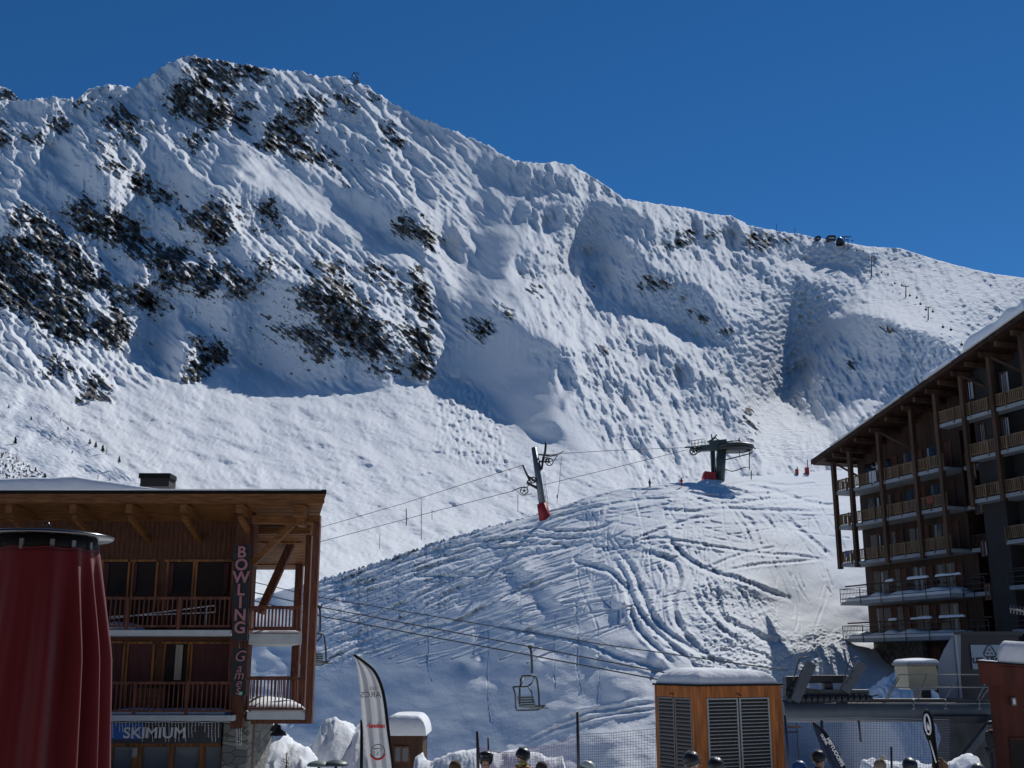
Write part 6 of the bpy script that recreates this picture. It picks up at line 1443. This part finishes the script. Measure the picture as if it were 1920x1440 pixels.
# ------------------------------------------------------------------ snow banks
def bank(name, x0, x1, ytop, Y, dep, lab, seed, zbase=-2.5, amp=.25, nx=110, ny=26):
    """rough ploughed snow heap; ytop: list of (px, py) crest points"""
    rg = np.random.default_rng(seed); X = np.linspace(x0, x1, nx + 1)
    Wm = abs(P(x1, 1400, Y).x - P(x0, 1400, Y).x)
    U, V = np.meshgrid(np.linspace(0, Wm, nx + 1), np.linspace(0, dep, ny + 1)); sm = np.zeros(U.shape); am = 1.; sc0 = .55
    for o_ in range(5):          # lumps of falling size
        for _ in range(7):
            a = rg.uniform(0, 6.28); f = 2 * np.pi * sc0 * rg.uniform(.7, 1.3); sm += am * np.sin((U * np.cos(a) + V * np.sin(a)) * f + rg.uniform(0, 6.28)) / 3.7
        am *= .55; sc0 *= 2.05
    sm = np.sign(sm) * np.abs(sm) ** .8
    vs = []
    for j in range(ny + 1):
        v = j / ny
        for i, x in enumerate(X):
            yt = float(curve(ytop, x)); top = P(x, yt, Y).z; yy = Y + (v - .5) * dep
            prof = max(0., math.cos((v - .5) * math.pi * .98)) ** .7
            endf = max(0., min(1, (i / nx) * 8, (1 - i / nx) * 8)) ** .5
            z = zbase + (top - zbase) * prof * endf + sm[j, i] * amp * prof * .5 * endf
            vs.append((P(x, yt, Y).x + sm[ny - j, i] * amp * .3, yy + sm[j, nx - i] * amp * .3, z))
    fs = [(j * (nx + 1) + i, j * (nx + 1) + i + 1, (j + 1) * (nx + 1) + i + 1, (j + 1) * (nx + 1) + i) for j in range(ny) for i in range(nx)]
    mb = MB(); mb.add(vs, fs, True); return tag(mb.build(name, M['snow'], None), lab, 'snow bank')
bank('snow_bank', 465, 600, [(465, 1340), (490, 1350), (520, 1375), (545, 1385), (575, 1400), (600, 1440)], 41.5, 6.0, 'ploughed snow heap right behind the stone pillar of the chalet', 1, amp=.30)
bank('snow_bank', 555, 740, [(555, 1425), (595, 1385), (612, 1354), (635, 1345), (652, 1354), (665, 1368), (682, 1354), (700, 1364), (740, 1405)], 47, 7.0, 'tall ploughed snow bank between the chalet and the white flag', 2, amp=.26)
bank('snow_bank', 765, 910, [(765, 1440), (790, 1414), (815, 1420), (850, 1412), (900, 1410), (915, 1412)], 38, 4.0, 'jagged snow bank right of the small hut', 3, amp=.28)
bank('snow_bank', 895, 1075, [(895, 1410), (960, 1412), (1000, 1412), (1040, 1420), (1060, 1424), (1075, 1440)], 36, 3.5, 'low churned snow bank behind the skiers and the sagging net', 4, amp=.2)
bank('snow_bank', 1590, 1860, [(1590, 1432), (1650, 1424), (1700, 1430), (1780, 1432), (1815, 1420), (1860, 1424)], 34.5, 4.0, 'shaded snow bank in front of the concrete station foot', 5, amp=.22)
bank('snow_bank', 1600, 1790, [(1600, 1330), (1640, 1290), (1680, 1262), (1720, 1285), (1790, 1320)], 60, 14, 'large shaded snow slope heap below the hotel stone base', 6, zbase=-3, amp=.35)
# parasols folded flat as round snowy tables by the bank, plus a small bush
for i, (x, y, r, g_) in enumerate(((598, 1432, .34, (.16, .20, .17)), (630, 1431, .36, (.05, .07, .065)))):
    e = empty('round_top', tuple(P(x, 1480, 33)), ('pale green domed round top left at the bottom edge', 'darker green domed round top right at the bottom edge')[i], 'round table', 'domed round tops at the snow bank')
    c = P(x, y + 3, 33); mb = MB(); mb.lathe(c, [(r, -.02), (r, .02), (r * .8, .08), (r * .4, .12), (0, .14)], 20); mb.build('top', simple('green_top', g_, .5), e)
    mb = MB(); mb.tube([c, c - Vector((0, 0, 1.1))], .04, 6); mb.build('leg', M['black'], e)
e = empty('small_conifer', tuple(P(537, 1480, 35)), 'small brownish conifer bush at the foot of the snow heap', 'shrub')
rg = random.Random(12); mb = MB(); c = P(537, 1412, 35); b0 = P(537, 1475, 35)
mb.tube([b0, c], [.04, .01], 6); mb.build('trunk', M['post'], e)
mb = MB()
for i in range(420):
    t = rg.random() ** .7; r = .42 * t + .02; a = rg.uniform(0, 6.28); p = c.lerp(b0, t) + Vector((math.cos(a), math.sin(a), .25)) * r * rg.uniform(.4, 1)
    d = Vector((math.cos(a), math.sin(a), rg.uniform(.1, .7))) * .10; s = Vector((-math.sin(a), math.cos(a), 0)) * .012
    mb.add([p - s, p + s, p + d], [(0, 1, 2)])
mb.build('crown', simple('brown_needles', (.075, .06, .028), .8), e)

# ------------------------------------------------------------------ little trees on the near slope
def far_tree(x, y, h, Y, bare, lab, seed):
    rg = random.Random(seed); k = Y / F; b0 = P(x, y, Y); H = h * k
    e = empty('bare_larch' if bare else 'conifer', tuple(b0), lab, 'tree', 'bare larches on the near slope' if bare else 'dark conifers on the near slope')
    mb = MB(); mb.tube([b0 - Vector((0, 0, .3)), b0 + Vector((0, 0, H))], [.25 * k + .05, .02], 5); mb.build('trunk', D.materials.get('bark') or simple('bark', (.05, .035, .028), .9), e)
    mb = MB()
    for i in range(90 if bare else 200):
        t = rg.random() ** .8; r = H * (.10 + .30 * t) * (1.1 if bare else .9); a = rg.uniform(0, 6.28); p = b0 + Vector((0, 0, H * (1 - t * .85)))
        q = p + Vector((math.cos(a), math.sin(a), rg.uniform(.1, .6) if bare else rg.uniform(-.5, .1))) * r * rg.uniform(.4, 1)
        w = .012 * H if bare else .05 * H
        s = Vector((-math.sin(a), math.cos(a), 0)) * w; mb.add([p - s, p + s, q + s * .4 + Vector((0, 0, -w)), q - s * .4], [(0, 1, 2, 3)])
    mb.build('crown', (D.materials.get('larch_twigs') or simple('larch_twigs', (.16, .10, .09), .9)) if bare else (D.materials.get('dark_needles') or simple('dark_needles', (.012, .018, .012), .9)), e)
tr_ = [(16, 765, 7, 0), (58, 788, 8, 0), (28, 832, 14, 0), (168, 833, 11, 0), (179, 839, 12, 0), (192, 847, 14, 0), (199, 850, 13, 1), (223, 868, 13, 0), (100, 783, 12, 1), (113, 791, 9, 1), (93, 827, 13, 1), (113, 827, 11, 1), (127, 806, 7, 0), (83, 902, 16, 0), (183, 900, 12, 1), (205, 903, 11, 1), (30, 868, 22, 1), (48, 905, 18, 1), (135, 850, 6, 0), (66, 884, 9, 0)]
words = {True: ['pinkish bare larch', 'thin bare larch', 'pale bare larch', 'rusty bare larch'], False: ['dark little conifer', 'small pointed conifer', 'tiny dark conifer', 'stubby dark conifer']}
for i, (x, y, h, br) in enumerate(tr_):
    Y_ = sheet_Y(N3, x, y) - .3
    far_tree(x, y, h, Y_, br, '%s, %s from the left of its kind on the near slope' % (words[bool(br)][i % 4], ordn[sorted([q for q in tr_ if q[3] == br]).index((x, y, h, br))]), 100 + i)
# ------------------------------------------------------------------ people
def skin_mesh(name, verts, edges, mat, parent, rot, org, sub=2):
    """one continuous surface grown round a skeleton; verts: (x,y,z,rx,ry)"""
    bm = bmesh.new(); sl = bm.verts.layers.skin.verify()
    vs = []
    for i, (x, y, z, rx, ry) in enumerate(verts):
        v = bm.verts.new((x, y, z)); v[sl].radius = (rx, ry); v[sl].use_root = (i == 0); vs.append(v)
    for a, b_ in edges: bm.edges.new((vs[a], vs[b_]))
    me = D.meshes.new(name); bm.to_mesh(me); bm.free()
    o = D.objects.new(name, me); COL.objects.link(o)
    m1 = o.modifiers.new('skin', 'SKIN'); m1.use_smooth_shade = True; m2 = o.modifiers.new('sub', 'SUBSURF'); m2.levels = sub; m2.render_levels = sub
    dg = bpy.context.evaluated_depsgraph_get(); dg.update(); e = o.evaluated_get(dg)
    me2 = D.meshes.new_from_object(e); D.objects.remove(o); D.meshes.remove(me)
    me2.transform(Matrix.Translation(Vector(org) - parent_world(parent)) @ Matrix.Rotation(rot, 4, 'Z'))
    me2.materials.clear(); me2.materials.append(mat)
    for p in me2.polygons: p.material_index = 0
    o = D.objects.new(name, me2); COL.objects.link(o); o.parent = parent
    return o
def person(px, ytop, Hgt, face, lab, jacket, hat='helmet', hatcol=(.012, .012, .014), goggles=None, trousers=(.02, .02, .025), arm=0, lean=0.0, hair=(.05, .03, .02), Y=None, collar=None, turn=0.0):
    if Y is None:
        d = ray(px, ytop); Y = (Hgt - CZ) / d.z * d.y
    top = P(px, ytop, Y); gz = top.z - Hgt; org = Vector((top.x, Y, gz)); s = Hgt / 1.78
    e = empty('person', tuple(org), lab, 'person')
    sc_ = lambda l: [(x * s, y * s, z * s, rx * s, ry * s) for x, y, z, rx, ry in l]
    # faces -y before rotation
    el = [(-.27, -.02, 1.13), (.27, -.02, 1.13)]; wr = [(-.25, -.18, .93), (.25, -.18, .93)]
    if arm == 1: el[1] = (.26, -.22, 1.22); wr[1] = (.16, -.34, 1.36)
    if arm == 2: el[0] = (-.34, -.16, 1.28); wr[0] = (-.30, -.34, 1.44)
    V_ = [(0, 0, .96, .15, .12), (0, .01, 1.15, .14, .11), (0, .01, 1.33, .17, .115), (0, .01, 1.46, .075, .07), (0, -.01 - lean * .3, 1.55, .06, .062), (0, -.02 - lean, 1.63, .078, .095), (0, -.01 - lean, 1.71, .072, .085), (0, -.0 - lean, 1.765, .03, .04),
          (-.19, .01, 1.42, .062, .06), (*el[0], .045, .045), (*wr[0], .030, .028), (.19, .01, 1.42, .062, .06), (*el[1], .045, .045), (*wr[1], .030, .028),
          (-.10, 0, .90, .095, .095), (-.11, -.01, .50, .062, .065), (-.12, .02, .10, .045, .05), (-.12, -.12, .04, .04, .035), (.10, 0, .90, .095, .095), (.11, -.01, .50, .062, .065), (.12, .02, .10, .045, .05), (.12, -.12, .04, .04, .035),
          (0, -.125 - lean, 1.615, .012, .012), (wr[0][0], wr[0][1] - .07, wr[0][2] - .05, .035, .018), (wr[1][0], wr[1][1] - .07, wr[1][2] - .05, .035, .018)]
    E_ = [(0, 1), (1, 2), (2, 3), (3, 4), (4, 5), (5, 6), (6, 7), (2, 8), (8, 9), (9, 10), (2, 11), (11, 12), (12, 13), (0, 14), (14, 15), (15, 16), (16, 17), (0, 18), (18, 19), (19, 20), (20, 21), (5, 22), (10, 23), (13, 24)]
    for w_, side in ((10, 23), (13, 24)):       # fingers and thumb, each its own short chain off the palm
        bx, by, bz = V_[side][:3]; sg_ = -1 if w_ == 10 else 1
        for f in range(4):
            V_.append((bx + (f - 1.5) * .018, by - .045, bz - .03, .008, .008)); E_.append((side, len(V_) - 1))
            V_.append((bx + (f - 1.5) * .018, by - .065, bz - .065 - .004 * f, .0075, .0075)); E_.append((len(V_) - 2, len(V_) - 1))
        V_.append((bx - sg_ * .04, by + .0, bz - .02, .010, .010)); E_.append((side, len(V_) - 1))
    skin_mesh('body', sc_(V_), E_, M['skin'], e, face, org)
    mj = simple('jacket_cloth', jacket, .75, noise=.25, scale=8, bump=.004)
    J = [(0, 0, .86, .19, .15), (0, .01, 1.05, .18, .15), (0, .01, 1.30, .205, .15), (0, .01, 1.43, .15, .12), (0, .0, 1.50, .095, .09), (-.20, .01, 1.40, .092, .09), (*el[0], .072, .072), (*wr[0], .055, .052), (.20, .01, 1.40, .092, .09), (*el[1], .072, .072), (*wr[1], .055, .052)]
    skin_mesh('jacket', sc_(J), [(0, 1), (1, 2), (2, 3), (3, 4), (2, 5), (5, 6), (6, 7), (2, 8), (8, 9), (9, 10)], mj, e, face, org)
    mt = simple('trouser_cloth', trousers, .8, noise=.2, scale=6)
    T_ = [(0, 0, .92, .17, .14), (-.10, 0, .86, .12, .12), (-.11, -.01, .50, .09, .09), (-.12, .02, .12, .085, .085), (.10, 0, .86, .12, .12), (.11, -.01, .50, .09, .09), (.12, .02, .12, .085, .085)]
    skin_mesh('trousers', sc_(T_), [(0, 1), (1, 2), (2, 3), (0, 4), (4, 5), (5, 6)], mt, e, face, org)
    RM = Matrix.Rotation(face + turn, 3, 'Z')
    def L(x, y, z): return org + RM @ (Vector((x, y - lean, z)) * s)
    mh = simple('hat_' + hat, hatcol, .42 if hat == 'helmet' else .95, noise=.1 if hat == 'helmet' else .3, scale=20, bump=0 if hat == 'helmet' else .004)
    mb = MB(); c = L(0, .01, 1.66)
    ax = RM @ Vector((0, .34, 1))
    if hat == 'helmet':
        mb.lathe(c - ax.normalized() * .02, [(.110 * s, -.07), (.126 * s, -.045), (.134 * s, -.01), (.135 * s, .02), (.132 * s, .06), (.11 * s, .105), (.07 * s, .135), (0, .146)], 24, ax=ax, squash=1.1)
        mb.build('helmet', mh, e)
        mb = MB()
        for sx in (-1, 1):
            for q_ in (-.05, .02): mb.bar(L(.05 * sx, q_, 1.795 - abs(q_) * .3), L(.05 * sx, q_ + .05, 1.80 - abs(q_) * .3), .012, .012)
            mb.tube([L(.105 * sx, -.01, 1.62), L(.085 * sx, -.06, 1.55), L(.0, -.085, 1.535)], .008, 5)
        mb.build('helmet_trim', simple('helmet_trim', (.22, .23, .25), .4), e)
    elif hat == 'beanie':
        mb.lathe(c, [(.108 * s, -.02), (.116 * s, .0), (.113 * s, .03), (.100 * s, .075), (.06 * s, .115), (0, .13)], 20, ax=ax, squash=1.12); mb.build('beanie', mh, e)
        mb = MB(); rg_ = random.Random(2)
        for i in range(60): a = rg_.uniform(0, 6.28); z_ = rg_.uniform(-1, 1); q = Vector((math.cos(a) * math.sqrt(1 - z_ * z_), math.sin(a) * math.sqrt(1 - z_ * z_), z_)); pc = c + ax.normalized() * .155 + RM @ Vector((.03, .02, 0)); mb.ball(pc + q * .035, .014, 5, 4)
        mb.build('pompom', simple('pompom_wool', (.65, .58, .45), .95), e)
    else:                                        # hair or hood
        rg_ = random.Random(int(px)); mb.lathe(c - ax.normalized() * .03 + RM @ Vector((0, .02, 0)), [(.09 * s, -.09), (.118 * s, -.03), (.122 * s, .03), (.112 * s, .075), (.07 * s, .125), (0, .138)], 18, ax=ax, squash=1.1)
        if hat == 'hood':
            for i in range(90):
                a = rg_.uniform(-2.4, 2.4); b_ = RM @ Vector((math.sin(a) * .12, -.06, .02 + math.cos(a) * .12)); mb.ball(c + b_ * s + Vector((rg_.uniform(-.015, .015),) * 3), .022, 5, 4)
        mb.build('fur_hood' if hat == 'hood' else 'hair', mh, e)
    mb = MB()
    for sx in (-1, 1): mb.ball(L(.034 * sx, -.098, 1.645), (.012, .010, .008), 6, 5)
    mb.build('eyes', M['blackmat'], e)
    mb = MB(); mb.ball(L(0, -.108, 1.575), (.022, .008, .006), 8, 5); mb.build('mouth', simple('lips', (.35, .12, .10), .6), e)
    if goggles:
        gcol, where = goggles
        zg = 1.645 if where == 'on' else 1.72
        mb = MB(); n = 12; vs = []
        for i in range(n + 1):
            a = R(-62 + 124 * i / n)
            for dz in (-.038, .038): vs.append(L(math.sin(a) * .105, -math.cos(a) * .13 - (.02 if where != 'on' else 0), zg + dz * math.cos(a * .6)))
        for i in range(n + 1):
            a = R(-62 + 124 * i / n)
            for dz in (-.036, .036): vs.append(L(math.sin(a) * .095, -math.cos(a) * .10, zg + dz * math.cos(a * .6)))
        o2 = 2 * (n + 1)
        fs = [(2 * i, 2 * i + 2, 2 * i + 3, 2 * i + 1) for i in range(n)] + [(o2 + 2 * i, o2 + 2 * i + 1, o2 + 2 * i + 3, o2 + 2 * i + 2) for i in range(n)] + [(2 * i + 1, 2 * i + 3, o2 + 2 * i + 3, o2 + 2 * i + 1) for i in range(n)] + [(2 * i, o2 + 2 * i, o2 + 2 * i + 2, 2 * i + 2) for i in range(n)]
        mb.add(vs, fs, True); mb.build('goggles', simple('goggle_lens', gcol, .12, .2), e)
        mb = MB(); mb.lathe(L(0, .005, zg), [(.134 * s, -.014), (.142 * s, 0), (.134 * s, .014)], 20, ax=ax, squash=1.1); mb.build('goggle_strap', M['blackmat'], e)
    if collar:
        mb = MB(); mb.lathe(L(0, .0 + lean, 1.50), [(.085, -.02), (.10, .0), (.09, .035), (.07, .04)], 16); mb.build('collar', simple('collar_cloth', collar, .7), e)
    return e
person(855, 1425, 1.66, R(150), 'person with brown hair low behind the snow, leftmost of the people', (.03, .03, .035), 'hair', (.09, .05, .03))
person(911, 1409, 1.78, R(-10), 'skier in a black helmet and dark jacket facing the camera beside the grey green pole', (.022, .014, .018), 'helmet', goggles=((.02, .02, .03), 'up'))
person(980, 1402, 1.82, R(-70), 'tallest skier in an orange-brown jacket with a pale green collar looking left', (.42, .17, .03), 'helmet', goggles=((.02, .02, .025), 'on'), collar=(.45, .5, .15), arm=1)
person(1016, 1427, 1.64, R(170), 'person with dark brown knitted hair band right of the orange jacket', (.10, .09, .09), 'hair', (.045, .03, .025))
person(1100, 1427, 1.66, R(-80), 'skier in a pale grey green helmet at the foot of the tall net pole', (.45, .46, .46), 'helmet', (.42, .48, .44), goggles=((.02, .02, .03), 'on'), Y=19.5)
person(1297, 1410, 1.76, R(70), 'skier in a black helmet with goggles in front of the louvred cabinet looking right', (.010, .010, .012), 'helmet', goggles=((.05, .05, .06), 'on'), Y=18.0)
person(1342, 1421, 1.70, R(150), 'lower black helmet in front of the cabinet doors, seen from behind', (.02, .02, .02), 'helmet', Y=18.6)
person(1500, 1428, 1.66, R(60), 'skier with a blue helmet, lowest beside the leaning net pole', (.03, .05, .10), 'helmet', (.02, .07, .22), goggles=((.05, .25, .6), 'on'))
person(1535, 1407, 1.78, R(75), 'black clad skier with bright blue goggles looking right by the navy flag', (.008, .008, .010), 'helmet', goggles=((.10, .40, .85), 'on'))
person(1648, 1424, 1.68, R(-120), 'person in a beige bobble hat under the lift beam', (.30, .27, .25), 'beanie', (.28, .22, .17))
person(1705, 1422, 1.72, R(160), 'person in a dark navy helmet between the bobble hat and the loop flag', (.012, .016, .03), 'helmet', (.010, .014, .035))
person(1762, 1424, 1.70, R(-60), 'person in a brown fur hood below the loop flag', (.16, .09, .045), 'hood', (.20, .12, .055), (None))
person(1833, 1433, 1.64, R(150), 'person with a low grey helmet, farthest right by the kiosk', (.05, .05, .055), 'helmet', (.10, .10, .105))
person(1857, 1352, 1.78, R(100), 'dark figure standing behind the slanted strut of the lift station', (.006, .006, .008), 'helmet', Y=37.2)
for x, yt, yb, col, lab in ((1218, 899, 915, (.03, .028, .03), 'dark clothed skier standing on the crest left of the red figure'), (1277.5, 896, 912, (.40, .01, .015), 'small figure in red on the crest left of the lift return station')):
    Yk = sheet_Y(HL, x, yb) - .3; h_ = (yb - yt) * Yk / F * 1.02
    person(x, yt, h_, R(20), lab, col, 'helmet', (.02, .02, .02), trousers=col if col[0] > .2 else (.02, .02, .02), Y=Yk)
# someone leaning on the top gallery rail of the hotel
s_, z_ = hit(1648, 905, -.5); pp = HP(s_, -.55, zA[2] + .27); Yq_ = pp.y; pr = pp + Vector((0, 0, 1.7))
d_ = pr - Vector((0, 0, CZ)); kx = d_.y / (cp * cp + sp_ * sp_); fwd = d_.y * cp + d_.z * sp_; upc = -d_.y * sp_ + d_.z * cp
person(960 + d_.x / fwd * F, 720 - upc / fwd * F, 1.7, R(-60), 'person in a pale top leaning out over the top gallery rail of the hotel', (.40, .42, .46), 'hair', (.03, .02, .015), Y=Yq_, arm=2)
# ------------------------------------------------------------------ unseen building added behind the camera to cut sky light on the fronts
ab = empty('sky_blocker', (0, -9, 0), 'unseen dark building added behind the camera to cut sky light', 'building')
mb = MB(); mb.box((0, -14, 11), (80, 10, 24)); mb.build('wall', M['wall'], ab)  # wall of the added unseen building
for i in range(-9, 10):
    for j in range(6):
        mb = MB(); mb.box((i * 4.1, -8.98, 2.2 + j * 3.4), (2.2, .06, 1.9)); mb.build('window', M['glass'], ab)  # window of the added unseen building
mb = MB(); mb.box((0, -13, 23.4), (84, 14, .5)); mb.build('roof', HM['roof'], ab)  # roof of the added unseen building
# ------------------------------------------------------------------ light, sky, camera
SUN_AZ, SUN_EL = R(30), R(42)      # clockwise from the view direction, height
sd_ = Vector((math.cos(SUN_EL) * math.sin(SUN_AZ), math.cos(SUN_EL) * math.cos(SUN_AZ), math.sin(SUN_EL)))
lt = D.lights.new('sun', 'SUN'); lt.energy = 4.1; lt.angle = R(.5); lt.color = (1, .985, .95)
lo = D.objects.new('sun', lt); COL.objects.link(lo); lo.rotation_euler = sd_.to_track_quat('Z', 'Y').to_euler(); lo.location = (40, -20, 80)
w = D.worlds.new('World'); SC.world = w; w.use_nodes = True
nt = w.node_tree; bg = nt.nodes['Background']
sk = nt.nodes.new('ShaderNodeTexSky'); sk.sky_type = 'NISHITA'; sk.sun_disc = False
sk.sun_elevation = SUN_EL; sk.sun_rotation = SUN_AZ; sk.altitude = 2100; sk.air_density = 1.0; sk.dust_density = 0; sk.ozone_density = 7.0
hs_ = nt.nodes.new('ShaderNodeHueSaturation'); hs_.inputs['Saturation'].default_value = 1.19
nt.links.new(sk.outputs[0], hs_.inputs['Color']); nt.links.new(hs_.outputs[0], bg.inputs[0]); bg.inputs[1].default_value = .070
SC.view_settings.view_transform = 'Standard'; SC.view_settings.look = 'None'; SC.view_settings.gamma = 1; SC.view_settings.exposure = 0
cam = D.cameras.new('camera'); co = D.objects.new('camera', cam); COL.objects.link(co)
co.location = (0, 0, CZ); co.rotation_euler = (math.pi / 2 + PITCH, 0, 0)
cam.sensor_fit = 'HORIZONTAL'; cam.sensor_width = 36; cam.lens = F / 1920 * 36; cam.clip_end = 40000; cam.clip_start = .1
SC.camera = co
SC.cycles.diffuse_bounces = 1; SC.cycles.max_bounces = 6
